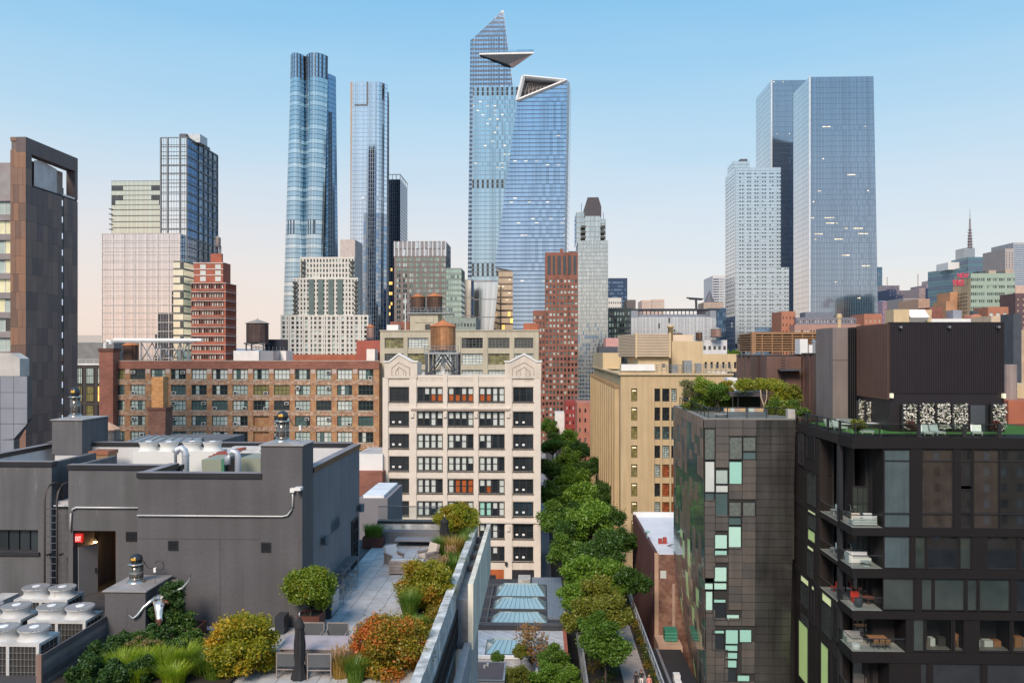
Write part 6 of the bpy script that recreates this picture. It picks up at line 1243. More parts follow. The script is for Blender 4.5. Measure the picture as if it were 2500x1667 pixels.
for i, (a, b, t, yy) in enumerate(((2205, 2237, 986, 76), (2246, 2278, 985, 76), (2287, 2318, 984, 76), (2327, 2360, 986, 76), (2423, 2455, 986, 76), (2096, 2114, 977, 82), (2116, 2135, 981, 81))):
    t_ = thing('flower_column', ['first white flower column from the left on the big dark box', 'second white flower column from the left on the big dark box', 'third white flower column from the left on the big dark box', 'white flower column just left of the dark door', 'white flower column at the right corner of the big dark box', 'narrow white flower column left of the pair on the umber wall', 'narrow white flower column right of the pair on the umber wall'][i], 'planter', (X_((a+b)/2, yy-.6), yy-.6, ZT), 'white flower columns on the dark roof box')
    xa, xb = X_(a, yy-.5), X_(b, yy-.5); zq = Z_(t, yy-.5, a); nr = 9; MB().box(xa-.12, xb-.1, yy-.5, yy-.2, ZT-.4, zq).obj('trellis', M_black, t_); z0_ = 35.05
    for k in range(nr):
        b_ = MB(); z = z0_+(zq-z0_)*(k+.5)/nr
        for q_ in range(34):
            c = Vector((rng.uniform(xa, xb), yy-.62+rng.uniform(-.16, .1), z+rng.gauss(0, .07))); s = rng.uniform(.035, .085); u_ = Vector((rng.uniform(-1, 1), rng.uniform(-1, 1), rng.uniform(-1, 1))).normalized(); v_ = u_.orthogonal().normalized(); b_.quad(*[tuple(c+(u_*x_+v_*y_)*s) for x_, y_ in ((-1, -1), (1, -1), (1, 1), (-1, 1))], 0 if rng.random() < .85 else 1)
        b_.obj('flower_row', [M_fl, M_lf2], t_)
th = thing('outdoor_kitchen', 'white counter with a steel grill on the roof lawn', 'counter', (X_(2070, 80), 80, z1-.06)); MB().box(X_(2005, 82), X_(2150, 78), 78.5, 79.5, z1-.06, z1+.35).obj('counter_base', mat('dark furniture'), th); MB().box(X_(2000, 82), X_(2155, 78), 78.3, 79.7, z1+.35, z1+.45).obj('counter_top', M_white, th); MB().box(X_(2042, 79), X_(2078, 79), 78.6, 79.5, z1+.45, z1+.85).obj('grill', M_galv, th)
lg = thing('lounge_chair', 'white lounge chair nearest the corner of the roof lawn', 'chair', (0, 0, 0), 'white lounge chairs on the roof lawn')
MB().box(-.4, .4, -.5, .5, .2, .36).obj('seat', M_shade, lg); o = place(MB().box(-.4, .4, 0, .12, 0, .7).mesh('backrest', M_shade), 'backrest', lg, (0, .45, .3)); o.rotation_euler = (R(-22), 0, 0)
for sx in (-.35, .35):
    for sy in (-.42, .42): MB().box(sx-.03, sx+.03, sy-.03, sy+.03, 0, .2).obj('leg', M_white, lg)
lg.location = (X_(2120, 73), 73, z1-.06); lg.rotation_euler = (0, 0, R(60))
for i, (px_, yy, rz, lab) in enumerate(((2035, 78, 40, 'pale chair by the white counter'), (2052, 77, 20, 'pale chair second from the white counter end'), (2262, 72.2, 0, 'pale lounge chair behind the middle of the front glass'), (2290, 72.6, 10, 'pale lounge chair right of the middle behind the glass'), (2385, 72.5, -20, 'pale lounge chair before the dark door'))): dup(lg, (X_(px_, yy), yy, z1-.06), lab, R(rz))

# furniture on the corner balconies
def bal(k): return floors[k][0]+.03 if k < 4 else floors[4][1]-3.17
t = thing('outdoor_sofa', 'white slatted sofa on the highest corner balcony of the black house', 'sofa', (XL+1.4, Y+1, bal(0)))
z = bal(0); [MB().box(XL+.3, XL+2.3, Y+.5+.02*i, Y+.56+.02*i, z+.1+.2*i, z+.24+.2*i).obj('back_slat', M_white, t) for i in range(4)]; MB().box(XL+.3, XL+2.3, Y+.7, Y+1.5, z+.1, z+.42).obj('seat', M_shade, t); MB().box(XL+2.2, XL+2.3, Y+.6, Y+1.5, z+.42, z+.66).obj('armrest', M_white, t)
for i, x_ in enumerate((.5, 1.5)): MB().box(XL+x_, XL+x_+.7, Y+1.35, Y+1.6, z+.42, z+.9).obj('cushion', M_white if i else mat('cream cushion', (.62, .52, .42), .9), t)
t = thing('outdoor_sofa', 'long white lounger on the second corner balcony of the black house', 'sofa', (XL+1.4, Y+1, bal(1))); z = bal(1); MB().box(XL+.3, XL+2.2, Y+1.5, Y+2.4, z+.05, z+.45).obj('seat', M_white, t); MB().box(XL+.3, XL+.6, Y+1.5, Y+2.6, z+.45, z+.85).obj('backrest', M_white, t); MB().box(XL+.6, XL+2.2, Y+2.4, Y+2.6, z+.45, z+.8).obj('backrest', M_white, t)
t = thing('side_table', 'low round white table on the second corner balcony of the black house', 'table', (XL+1.5, Y+.8, bal(1))); MB().lathe(XL+1.5, Y+.8, [(.3, z), (.3, z+.03), (.06, z+.05), (.06, z+.33), (.48, z+.34), (.48, z+.38)], 18).obj('table', M_shade, t)
z = bal(2); t = thing('plant_pot', 'black pot on the third corner balcony of the black house', 'pot', (XL+.9, Y+.9, z)); MB().lathe(XL+.9, Y+.9, [(.22, z), (.36, z+.35), (.30, z+.75)], 16).obj('pot', M_steel, t)
t = thing('lounge_chair', 'red upholstered chair on the third corner balcony of the black house', 'chair', (XL+1.2, Y+2, z)); MB().box(XL+.8, XL+1.5, Y+1.7, Y+2.4, z+.1, z+.45).obj('seat', mat('red chair shell'), t); MB().box(XL+.8, XL+1.5, Y+2.4, Y+2.55, z+.1, z+.9).obj('backrest', mat('red chair shell'), t)
t = thing('side_table', 'rust brown table on the third corner balcony of the black house', 'table', (XL+2, Y+1.6, z)); MB().lathe(XL+2.0, Y+1.6, [(.06, z), (.06, z+.6), (.5, z+.61), (.5, z+.66)], 16).obj('table', mat('rust brown table', (.22, .07, .04), .6), t)
z = bal(3); t = thing('dining_set', 'dark dining table with tan chairs on the fourth corner balcony of the black house', 'table', (XL+2.6, Y+1.5, z)); MB().box(XL+1.9, XL+3.4, Y+1.0, Y+1.9, z+.7, z+.75).obj('table_top', mat('tan furniture'), t); [MB().box(x_, x_+.06, y_, y_+.06, z, z+.7).obj('leg', M_black, t) for x_ in (XL+1.95, XL+3.3) for y_ in (Y+1.05, Y+1.8)]
for i, x_ in enumerate((2.0, 2.5, 3.0)): c_ = thing('dining_chair', ['left', 'middle', 'right'][i] + ' tan dining chair on the fourth corner balcony of the black house', 'chair', (XL+x_, Y+.6, z), 'tan dining chairs on the fourth corner balcony'); MB().box(XL+x_, XL+x_+.4, Y+.5, Y+.9, z+.42, z+.47).obj('seat', mat('tan furniture'), c_); MB().box(XL+x_, XL+x_+.4, Y+.46, Y+.5, z+.47, z+.9).obj('backrest', mat('tan furniture'), c_); [MB().box(XL+x_+dx_, XL+x_+dx_+.04, Y+.5+dy_, Y+.54+dy_, z, z+.42).obj('leg', M_black, c_) for dx_ in (0, .36) for dy_ in (0, .36)]
t = thing('outdoor_sofa', 'grey sofa with a white ottoman on the fourth corner balcony of the black house', 'sofa', (XL+1, Y+2.2, z)); MB().box(XL+.3, XL+1.7, Y+2.0, Y+2.7, z+.05, z+.42).obj('seat', M_conc, t); MB().box(XL+.3, XL+1.7, Y+2.7, Y+2.85, z+.05, z+.8).obj('backrest', M_conc, t); MB().lathe(XL+.6, Y+.7, [(.32, z), (.36, z+.2), (.32, z+.4)], 14).obj('ottoman', M_white, t)
for i, (px_, py_, s_) in enumerate(((2150, 1235, .10), (2302, 1424, .12))): tag(MB().lathe(X_(px_, Y+1.6), Y+1.6, [(.02, Z_(py_, Y+1.6, px_)-s_), (s_, Z_(py_, Y+1.6, px_)), (.02, Z_(py_, Y+1.6, px_)+s_)], 10).obj('pendant_lamp', mat('cool lamp', (.5, .55, .9), emit=1.2, ecol=(.3, .4, 1))), ['small lamp inside the tall corner room of the black house', 'small blue lamp glowing behind the third floor window of the black house'][i], 'lamp') if i else None

# the brick apartment house across the street behind the camera: the photo shows it mirrored in the black house's windows
Yn = -38; xa, xb = 62, 132; t = thing('brick_building', 'brick apartment house mirrored in the tall windows of the black house', 'building', (xa, Yn, 0)); cols = even(xb-xa, 20, .42); rows = [(z_+1, z_+2.9) for z_ in np.arange(1, 56, 3.4)]
MB().box(xa, xb, Yn-18, Yn-.5, 0, 59).obj('body_wall', M_bricktan, t); punched(t, xb, Yn, R(180), xb-xa, 0, 59, cols, rows, mat('sunny brick', (.46, .24, .14), .9, 0, .15, .4), .3); facade_rows(t, xb, Yn, R(180), xb-xa, cols, rows, [M_dkgl, M_shade], .3, weights=[3, 2])  # street front in one even reddish tan brick
t = thing('party_wall', 'narrow dark wall filling the slot between the leaning building and the black house', 'wall', (X_(1935, 88), 88, 0)); MB().box(X_(1920, 88), X_(1950, 88), 88, 92, 0, 31).obj('wall', M_joint, t)  # filler added so the gap between the houses reads dark
# ================================================================ foreground: the grey terrace building
FZ = 30.0; XP, XT = -4.3, -10.42
M_gw = mat('grey purple stucco', (.098, .095, .103), .9, 0, .14, .35, streak=.13, bump=.4, drip=((.075, .07, .075), .60, .75)); M_gw2 = mat('weathered grey stucco', (.118, .117, .125), .9, 0, .10, .6, streak=.22, bump=.3, drip=((.26, .26, .27), .64, .76))
M_gwb = mat('blue grey stucco', (.165, .17, .19), .9, 0, .10, .6, streak=.10, bump=.25); M_cop = mat('black coping metal', (.03, .03, .035), .4, .3); M_copt = mat('mauve coping top', (.26, .23, .24), .5, .3, .15)
M_wht = mat('white roof membrane', (.56, .56, .57), .8, 0, .10, .7, streak=.10); M_tile = [mat('terrace paver %d' % i, c, .75, 0, .16, 1.6, bump=.2, drip=([k*.7 for k in c], .60, .78)) for i, c in enumerate(((.42, .425, .44), (.385, .39, .41), (.44, .44, .455)))]
tb = thing('terrace_building', 'tall grey building whose paved roof terrace fills the foreground', 'building', (-12, 40, 0))
MB().box(-34, -4.02, 18, 52.6, 0, 27.8).obj('body_wall', M_conc, tb); MB().box(-34, XP+.2, 18, 52.4, 27.8, FZ-.06).obj('terrace_slab', mat('dark joint bed', (.06, .06, .065), .9), tb)
# pavers, laid one by one
n = 0; x = XT+.02; TS = .75
for i in range(9):
    for k in range(34):
        y = 27.6+k*TS; xa = XT+.03+i*TS; xb = min(xa+TS, XP-.05)
        if xa > XP-.2 or y > 52: continue
        cube('paver', rng.choice(M_tile), tb, xa+.010, xb-.010, y+.010, y+TS-.010, FZ-.05, FZ+rng.uniform(-.003, .003))
for i in range(10):
    for k in range(11): xa, y = XT+.03-(i+1)*TS, 27.6+k*TS; cube('paver', rng.choice(M_tile), tb, xa+.006, xa+TS-.006, y+.006, min(y+TS, 35.45)-.006, FZ-.05, FZ+rng.uniform(-.003, .003))
cube('lower_roof', M_roofdk, tb, -34, -18.0, 18, 39, 28.9, 28.95) if 0 else None
# parapet wall at the right and the outer white wall
def uneven_wall(name, x0, x1, y0, y1, z0, z1, m, n=14, amp=.012):
    b = MB()
    for i in range(n):
        a, c = y0+(y1-y0)*i/n, y0+(y1-y0)*(i+1)/n; b.box(x0+rng.uniform(-amp, amp), x1+rng.uniform(-amp, amp), a, c, z0, z1+rng.uniform(-amp, amp))
    return b.obj(name, m, tb)
M_par = mat('stained pale concrete', (.60, .61, .60), .88, 0, .28, 1.1, streak=.35, bump=.4, col2=(.36, .38, .39), drip=((.20, .20, .20), .58, .74)); M_par2 = mat('cream painted concrete', (.66, .63, .54), .85, 0, .15, .8, streak=.3, bump=.3, drip=((.34, .33, .29), .60, .76))
uneven_wall('parapet', XP, XP+.28, 27, 52.4, 28.2, 30.98, M_par, 20, .002); uneven_wall('parapet_cap', XP-.03, XP+.33, 27, 52.4, 30.981, 31.06, M_par, 26, .012)
uneven_wall('outer_wall', -3.45, -3.2, 38.8, 52.4, 27.9, 31.0, M_par2, 8, .004); MB().box(-3.62, -3.3, 26, 38.78, 27, 28.25).obj('lower_outer_wall', mat('blue grey painted concrete', (.28, .30, .33), .8, 0, .15, .8, streak=.2), tb)
MB().box(XP+.3, -3.46, 39, 52.4, 27.85, 30.2).obj('gutter_roof', mat('wet grey roofing', (.20, .21, .23), .5, 0, .3, 2), tb)
for y in (44, 46.5, 48.8, 50.6): MB().box(XP+.36, -3.6, y, y+.35, 30.2, 30.5).obj('roof_block', M_roofdk, tb)
fbm = MB().box(-3.98, -3.94, 26, 26.03, 28.3, 29.75).mesh('fence_bar', M_black)
for i in range(60): place(fbm, 'fence_bar', tb, (0, i*.22, 0))
for z in (28.5, 29.1, 29.7): MB().box(-3.99, -3.93, 26, 39.3, z, z+.05).obj('fence_rail', M_black, tb)
# end of terrace: bench wall, coping, glass rail
MB().box(XT, XP-.4, 51.2, 51.8, FZ, FZ+.75).obj('bench_wall', mat('dark grey bench', (.16, .16, .175), .85), tb); MB().box(-9.0, XP-.4, 50.2, 51.2, FZ+.35, FZ+.45).obj('bench_seat', mat('grey bench slab', (.22, .22, .24), .8), tb); MB().box(XT, XP, 52.0, 52.5, FZ+.6, FZ+1.1).obj('end_parapet', M_par, tb); MB().box(XT, XP, 51.95, 52.55, FZ+1.1, FZ+1.25).obj('end_coping', M_cop, tb)
g = MB(); g.quad((XT, 52.3, FZ+1.25), (XP-.6, 52.3, FZ+1.25), (XP-.6, 52.3, FZ+2.1), (XT, 52.3, FZ+2.1)); g.obj('rail_glass', glassclear('pale rail glass', (.85, .9, .9), .1), tb); MB().bar((XT, 52.3, FZ+2.12), (XP-.6, 52.3, FZ+2.12), .03).obj('rail', M_steel, tb)
# ---------------------------------------------------------------- the penthouse
ZP = 36.65; ZB = 36.5
ph = thing('penthouse', 'dark grey stucco penthouse with an open lit doorway and a white walled roof', 'penthouse', (-16, 40, FZ))
xC, xB0, xA1 = X_(337, 35.5), X_(167, 39), X_(126, 39); ZR = 34.7
def stucco(name, b, m=M_gw): return b.obj(name, m, ph)
w1 = MB(); w1.box(xC, XT, 35.5, 35.85, FZ-.2, ZP); stucco('front_wall', w1)
w2 = MB(); w2.box(XT-.35, XT, 35.86, 46.8, FZ-.2, ZP); stucco('right_wall', w2, M_gwb)
w3 = MB(); w3.box(xC-.02, xC+.33, 35.86, 38.6, FZ-.2, ZP); stucco('return_wall', w3)
dl, dr_, dt = X_(178, 39), X_(283, 39), Z_(1295, 39, 230)
w4 = MB(); w4.box(xB0, dl, 39, 39.35, FZ-.2, ZB); w4.box(dr_, xC+.3, 39, 39.35, FZ-.2, ZB); w4.box(dl, dr_, 39, 39.35, dt, ZB); w4.box(xB0, xB0+.3, 39.35, 43, FZ, ZB-.02); stucco('door_wall', w4, M_gw2)
wl, wr, wzt, wzb = X_(-40, 39), X_(93, 39), Z_(1293, 39, 50), Z_(1347, 39, 50)
w5 = MB(); w5.box(-31, wl, 39, 39.35, 28, ZP); w5.box(wr, xA1, 39, 39.35, 28, ZP); w5.box(wl, wr, 39, 39.35, wzt, ZP); w5.box(wl, wr, 39, 39.35, 28, wzb); w5.box(xA1-.3, xA1, 39.36, 43, FZ, ZP-.02); stucco('window_wall', w5, M_gw2)
window(ph, wl, 39.25, wzb, 0, wr-wl, wzt-wzb, 5, 1, M_black, M_dkgl, .08, .1); cube('sill', M_black, ph, wl-.1, wr+.1, 38.9, 39.2, wzb-.16, wzb)
cube('slot_wall', M_gw2, ph, xA1+.002, xB0-.002, 39.3, 39.6, FZ-.3, 34.5); cube('slot_cap', M_wht, ph, xA1, xB0, 39.1, 43, 34.5, 34.56)
MB().box(-31, XT-.36, 39.4, 46.4, 33.5, ZR).obj('roof_deck', M_roof, ph); MB().box(xC+.34, XT-.36, 35.9, 39.3, 33.5, ZR).obj('roof_deck', M_roof, ph); MB().box(-31, XT-.4, 43, 46.4, FZ, 33.4).obj('core_wall', mat('dark corridor', (.03, .028, .026), .9), ph)
MB().box(-28.1, XT-.36, 46.45, 46.8, FZ, ZP+.1).obj('rear_parapet', M_wht, ph); MB().box(-28.5, -28.1, 39.4, 46.8, FZ, ZP+.02).obj('left_parapet', M_wht, ph)
zA = Z_(1136, 39, 60)
def coping(x0, x1, y0, y1, z, h=.2): cube('coping', M_cop, ph, x0-.05, x1+.05, y0-.06, y1+.06, z-h, z+.03); cube('coping_top', M_copt, ph, x0-.04, x1+.04, y0-.05, y1+.05, z+.031, z+.045)
xch = X_(637, 35.5)
coping(xC, xch-.0, 35.5, 35.85, ZP+.02); coping(XT-.35, XT, 37.25, 46.85, ZP+.04); coping(xC-.02, xC+.33, 35.97, 38.7, ZP-.004); coping(xB0, xC+.3, 39, 39.35, ZB+.01); coping(-31, xA1, 39, 39.35, ZP+.0); coping(-28.5, XT-.43, 46.45, 46.8, ZP+.13); coping(-28.5, -28.1, 39.5, 46.35, ZP+.05)
# door recess
cr_ = MB(); cr_.box(dl-.1, dl, 39.35, 42.8, FZ, dt); cr_.box(dr_, dr_+.1, 39.35, 42.8, FZ, dt); cr_.box(dl-.1, dr_+.1, 42.8, 42.9, FZ, dt); cr_.box(dl-.1, dr_+.1, 39.35, 42.9, dt-.1, dt-.002); cr_.obj('corridor_wall', mat('warm grey corridor', (.20, .15, .11), .8), ph)  # the lamp's orange glow is partly painted into the corridor wall colour
MB().box(dl, dr_, 39.0, 42.8, FZ-.05, FZ+.01).obj('corridor_floor', mat('dark tile', (.08, .08, .085), .4), ph)
door = place(MB().box(0, 1.05, -.05, 0, 0, 2.45).mesh('door', mat('pale grey door', (.30, .29, .30), .6)), 'door', ph, (dl+.08, 39.3, FZ+.02), R(66)); place(MB().box(.88, .93, -.12, -.05, 1.0, 1.25).mesh('door_handle', M_black), 'door_handle', door)
sg = thing('exit_sign', 'red exit sign above the open penthouse door', 'sign', (X_(184, 39), 39.2, dt-.5)); MB().box(X_(180, 39), X_(198, 39), 39.1, 39.25, Z_(1325, 39, 190), Z_(1304, 39, 190)).obj('panel', mat('red exit panel', (.40, .01, .01), .5, emit=.3, ecol=(1, .04, .03)), sg); text(sg, 'EXIT', X_(181.5, 39), 39.08, Z_(1321, 39, 190), .32, mat('bright exit letters', (1, .55, .5), .5, emit=.9, ecol=(1, .45, .4)), 0, .004, width=.27)
lm = thing('wall_lamp', 'small glowing lamp inside the open penthouse doorway', 'lamp', (X_(236, 41.5), 41.5, FZ+2.3)); xl_, zl_ = X_(231, 40.8), Z_(1319, 40.8, 231); MB().box(xl_-.16, xl_+.16, 40.7, 40.95, zl_-.02, zl_+.12).obj('housing', M_steel, lm); MB().lathe(xl_, 40.8, [(.05, zl_-.12), (.12, zl_-.1), (.12, zl_-.02)], 10).obj('bulb', mat('glowing lamp', (1, .6, .25), emit=9, ecol=(1, .55, .22)), lm); MB().bar((xl_, 40.8, zl_+.1), (xl_, 40.8, dt-.1), .02).obj('stem', M_black, lm)
ld = bpy.data.lights.new('lamp_light', 'POINT'); ldo = bpy.data.objects.new('lamp_light', ld); C.objects.link(ldo); ld.energy = 75; ld.color = (1, .55, .22); ld.shadow_soft_size = .12; ldo.location = (xl_, 40.6, zl_-.25)
# wall details
def louvre(px0, px1, py0, py1, Y, name='vent'):
    x0, x1, z0, z1 = X_(px0, Y), X_(px1, Y), Z_(py1, Y, px0), Z_(py0, Y, px0); o = MB().box(x0, x1, Y-.05, Y-.01, z0, z1).obj(name, M_black, ph)
    for k in range(6): b = MB(); z = z0+.03+(z1-z0-.06)*k/6; b.quad((x0+.03, Y-.06, z), (x1-.03, Y-.06, z), (x1-.03, Y-.10, z+.045), (x0+.03, Y-.10, z+.045)); place(b.mesh('slat', M_steel), 'slat', o)
louvre(411, 435, 1319, 1342, 35.5); louvre(638, 662, 1323, 1347, 35.5); louvre(308, 334, 1297, 1320, 39)
M_pip = mat('pale conduit', (.56, .56, .56), .45, .2); cz = Z_(1258, 35.5, 500)
MB().tube([(xC+.0, 35.42, cz)] + [(X_(p, 35.5), 35.42, cz) for p in (450, 560, 690)] + [(X_(703, 35.5), 35.42, cz+.05), (X_(713, 35.5), 35.42, cz+.28)] + [(X_(716, 35.5), 35.42, Z_(v, 35.5, 716)) for v in (1235, 1215, 1199)], .035, 8).obj('conduit', M_pip, ph, True)
MB().box(X_(711, 35.5), X_(721, 35.5), 35.3, 35.48, Z_(1200, 35.5, 716), Z_(1190, 35.5, 716)).obj('junction_box', M_white, ph); fl = MB(); fl.box(X_(724, 35.4), X_(740, 35.4), 35.0, 35.4, Z_(1194, 35.4, 730), Z_(1187, 35.4, 730)); fl.obj('flood_lamp', M_white, ph)
cz = Z_(1238, 39, 250); MB().tube([(X_(338, 38.9), 38.92, cz), (X_(240, 38.9), 38.92, cz), (X_(186, 38.9), 38.92, cz), (X_(176, 38.9), 38.92, cz-.08), (X_(172, 38.9), 38.92, cz-.3), (X_(171, 38.9), 38.92, Z_(1296, 39, 170))], .045, 8).obj('conduit', M_pip, ph, True)
jm = mat('stucco joint', (.055, .05, .054), .9); cube('joint', jm, ph, xC, XT, 35.494, 35.499, Z_(1316, 35.5, 500), Z_(1316, 35.5, 500)+.02); cube('joint', jm, ph, X_(537, 35.5), X_(537, 35.5)+.02, 35.493, 35.498, FZ, Z_(1316, 35.5, 537)); MB().box(X_(683, 35.5), X_(693, 35.5), 35.44, 35.5, Z_(1510, 35.5, 688), Z_(1499, 35.5, 688)).obj('outlet_cover', M_white, ph)
for yy, z in ((38.6, Z_(1322, 38.6, 800)), (46.2, Z_(1242, 46.2, 875))):
    MB().box(XT, XT+.14, yy-.1, yy+.1, z-.12, z+.18).obj('lamp_bracket', M_steel, ph); MB().lathe(XT+.26, yy, [(.15, z-.15), (.16, z+.3)], 14).obj('wall_lamp', mat('blue grey lamp', (.13, .17, .22), .4, .3), ph)
y0_, y1_ = Y_(808, XT), Y_(829, XT); zA_, zB_ = Z_(1305, 41, 815), Z_(1248, 42, 822); lv = MB().box(XT+.002, XT+.02, y0_, y1_, zA_+.15, zB_-.1).obj('side_louvre', M_gwb, ph)
for k in range(5): b = MB(); z = zA_+.2+k*(zB_-zA_-.4)/5; b.quad((XT+.03, y0_+.05, z), (XT+.03, y1_-.05, z), (XT+.14, y1_-.05, z+.10), (XT+.14, y0_+.05, z+.10)); place(b.mesh('slat', mat('pale louvre slat', (.36, .40, .45), .5)), 'slat', lv)
y0_, y1_ = Y_(857, XT), Y_(871, XT); window(ph, XT-.0, y0_, FZ+.1, R(90), y1_-y0_, 2.6, 2, 4, M_black, M_dkgl, .07, .1)
# ladder over the slot
la = thing('roof_ladder', 'brown steel ladder with hooped tops fixed to the penthouse wall', 'ladder', ((xA1+xB0)/2, 38.6, FZ)); xa, xb = X_(109, 38.6), X_(139, 38.6)
for x_ in (xa, xb): MB().tube([(x_, 38.6, 28.8), (x_, 38.6, 34.9), (x_+.03, 38.65, 35.3), (x_+.1, 38.85, 35.58), (x_+.18, 39.15, 35.66), (x_+.22, 39.5, 35.5), (x_+.24, 39.7, 35.1), (x_+.24, 39.75, 34.5)], .045, 6).obj('rail', mat('brown painted steel', (.075, .06, .055), .6), la, True)
for k in range(17): MB().bar((xa, 38.6, 29.2+k*.33), (xb, 38.6, 29.2+k*.33), .022).obj('rung', M_steel, la)
for z in (30.6, 32.2): 
    for x_ in (xa, xb): MB().box(x_-.05, x_+.1, 38.6, 39.0, z, z+.06).obj('bracket', mat('brown painted steel'), la)
# chimneys with lantern vents
M_met = mat('brushed steel vent', (.52, .50, .47), .28, .9, .15); M_lid = mat('mottled metal lid', (.40, .37, .36), .55, .4, .2, 1.5)
def chimney(label, x0, x1, y0, y1, z0, z1, m, vx, vy, vh, loop):
    t = thing('chimney', label, 'chimney', ((x0+x1)/2, (y0+y1)/2, z0)); MB().box(x0, x1, y0, y1, z0, z1).obj('stack', m, t)
    b = MB(); b.box(x0-.07, x1+.07, y0-.07, y1+.07, z1, z1+.05); e = z1+.05; b.poly([(x0-.05, y0-.05, e), (x1+.05, y0-.05, e), (vx, vy, e+.12)]); b.poly([(x1+.05, y0-.05, e), (x1+.05, y1+.05, e), (vx, vy, e+.12)]); b.poly([(x1+.05, y1+.05, e), (x0-.05, y1+.05, e), (vx, vy, e+.12)]); b.poly([(x0-.05, y1+.05, e), (x0-.05, y0-.05, e), (vx, vy, e+.12)]); b.obj('lid', M_lid, t)
    v = thing('lantern_vent', label.split(' chimney')[0] + ' chimney vent: a steel lantern with a black capped motor', 'roof vent', (vx, vy, e)); h = vh
    MB().lathe(vx, vy, [(.42, e+.02), (.36, e+.12), (.27, e+.2)], 18).obj('base_cone', M_met, v, True)
    MB().lathe(vx, vy, [(.25, e+.2), (.25, e+h*.66)], 18).obj('glass_drum', mat('smoky lantern glass', (.16, .15, .13), .08, .6, .4, 2), v, True)
    for i in range(6): a = i*math.pi/3+.3; MB().bar((vx+.265*math.cos(a), vy+.265*math.sin(a), e+.2), (vx+.265*math.cos(a), vy+.265*math.sin(a), e+h*.68), .022).obj('cage_bar', M_met, v)
    for z in (e+.22, e+h*.36, e+h*.4): MB().lathe(vx, vy, [(.27, z), (.29, z+.02), (.27, z+.04)], 18, cap=False).obj('hoop', M_met, v)
    MB().lathe(vx, vy, [(.27, e+h*.66), (.37, e+h*.67), (.37, e+h*.69), (.2, e+h*.72)], 18).obj('collar', M_met, v, True); MB().lathe(vx, vy, [(.2, e+h*.72), (.24, e+h*.76), (.26, e+h*.84), (.22, e+h*.94), (.1, e+h), (.01, e+h*1.01)], 16).obj('motor_cap', mat('black motor cap', (.035, .04, .05), .25, .2), v, True)
    MB().box(vx-.1, vx+.1, vy-.28, vy-.24, e+h*.83, e+h*.9).obj('yellow_label', mat('yellow tag', (.75, .42, .04), .5), v)
    if loop:
        p = [(vx+.2, vy, e+h*.9)] + [(vx+.25+.5*s, vy, e+h*(.85-.34*math.sin(s*2.2))) for s in np.linspace(.1, 1, 6)]; c = (vx+.98, e+h*.62)
        p += [(c[0]+.2*math.cos(a), vy, c[1]+.2*math.sin(a)) for a in np.linspace(-2.4, 2.6, 12)]; MB().tube(p, .018, 6).obj('cable', M_black, v, True); MB().bar((vx+.8, vy, e), (vx+.8, vy, e+h*.52), .018).obj('cable_post', M_galv, v); MB().box(vx+.75, vx+.85, vy-.05, vy+.05, e+h*.4, e+h*.55).obj('cable_box', M_white, v)
    return t
chimney('right front grey chimney', xch, XT+.002, 35.49, 37.22, FZ-.2, Z_(1088, 35.5, 690), M_gw, X_(690, 36.3), 36.3, 1.42, True)
chimney('back left grey chimney', X_(127, 45.4), X_(200, 45.4), 45.4, 48.2, ZP-.4, Z_(1026, 45.4, 160), M_gw2, X_(184, 46.8), 46.8, 1.75, False)
MB().box(X_(134, 45.5), X_(196, 45.5), 45.5, 47.5, 34.5, ZP-.4).obj('chimney_base', M_wht, ph)
zc_ = Z_(1444, 33, 300); xk0, xk1 = X_(256, 33), X_(355, 33)
chimney('low front grey chimney', xk0, xk1, 33.0, 35.3, 28.6, zc_, M_gw, X_(333, 34.0), 34.0, 1.25, True)
# long horned steel bull head on the low chimney
bh = thing('bull_head', 'silver and brown bull head sculpture with long curved horns on the low grey chimney', 'sculpture', (xk1+.3, 34, 31.2)); c = Vector((X_(391, 33.3), 33.3, Z_(1478, 33.3, 390)))
M_hsil = mat('polished steel hide', (.60, .62, .62), .3, .75, .35, 5); M_hbr = mat('rust brown hide', (.13, .055, .04), .5, .3, .3, 5)
def ring(p, rx, rz, n=10): return [(p.x+rx*math.cos(2*math.pi*i/n), p.y+.0, p.z+rz*math.sin(2*math.pi*i/n)) for i in range(n)]
hb = MB(); secs = [((-.20, .25, .30), .20, .17), ((-.10, .05, .26), .27, .22), ((0, -.08, .10), .25, .2), ((.05, -.2, -.12), .19, .16), ((.10, -.3, -.36), .14, .12), ((.13, -.36, -.50), .155, .11), ((.14, -.38, -.60), .08, .06)]
idx = []
for o_, rx, ry in secs:
    p = c + Vector(o_); b0 = len(hb.v); hb.v += [(p.x+rx*math.cos(2*math.pi*i/12), p.y+ry*math.sin(2*math.pi*i/12), p.z+.06*math.sin(2*math.pi*i/12)) for i in range(12)]; idx.append(b0)
for j in range(len(idx)-1):
    for i in range(12): k = (i+1) % 12; hb.f.append((idx[j]+i, idx[j+1]+i, idx[j+1]+k, idx[j]+k)); hb.m.append(1 if (i in (6, 7, 5) or (j > 3 and i in (8, 9, 10)) or (i == 11 and j == 2)) else 0)
hb.f.append(tuple(idx[-1]+i for i in range(12))); hb.m.append(0); hb.obj('head', [M_hsil, M_hbr], bh, True)
MB().tube([c+Vector((-.02, .05, .34)), c+Vector((.2, .1, .48)), c+Vector((.5, .15, .56)), c+Vector((.85, .2, .68)), c+Vector((1.1, .2, .95)), c+Vector((1.26, .15, 1.32))], [.10, .085, .07, .06, .045, .015], 8).obj('horn', M_hsil, bh, True)
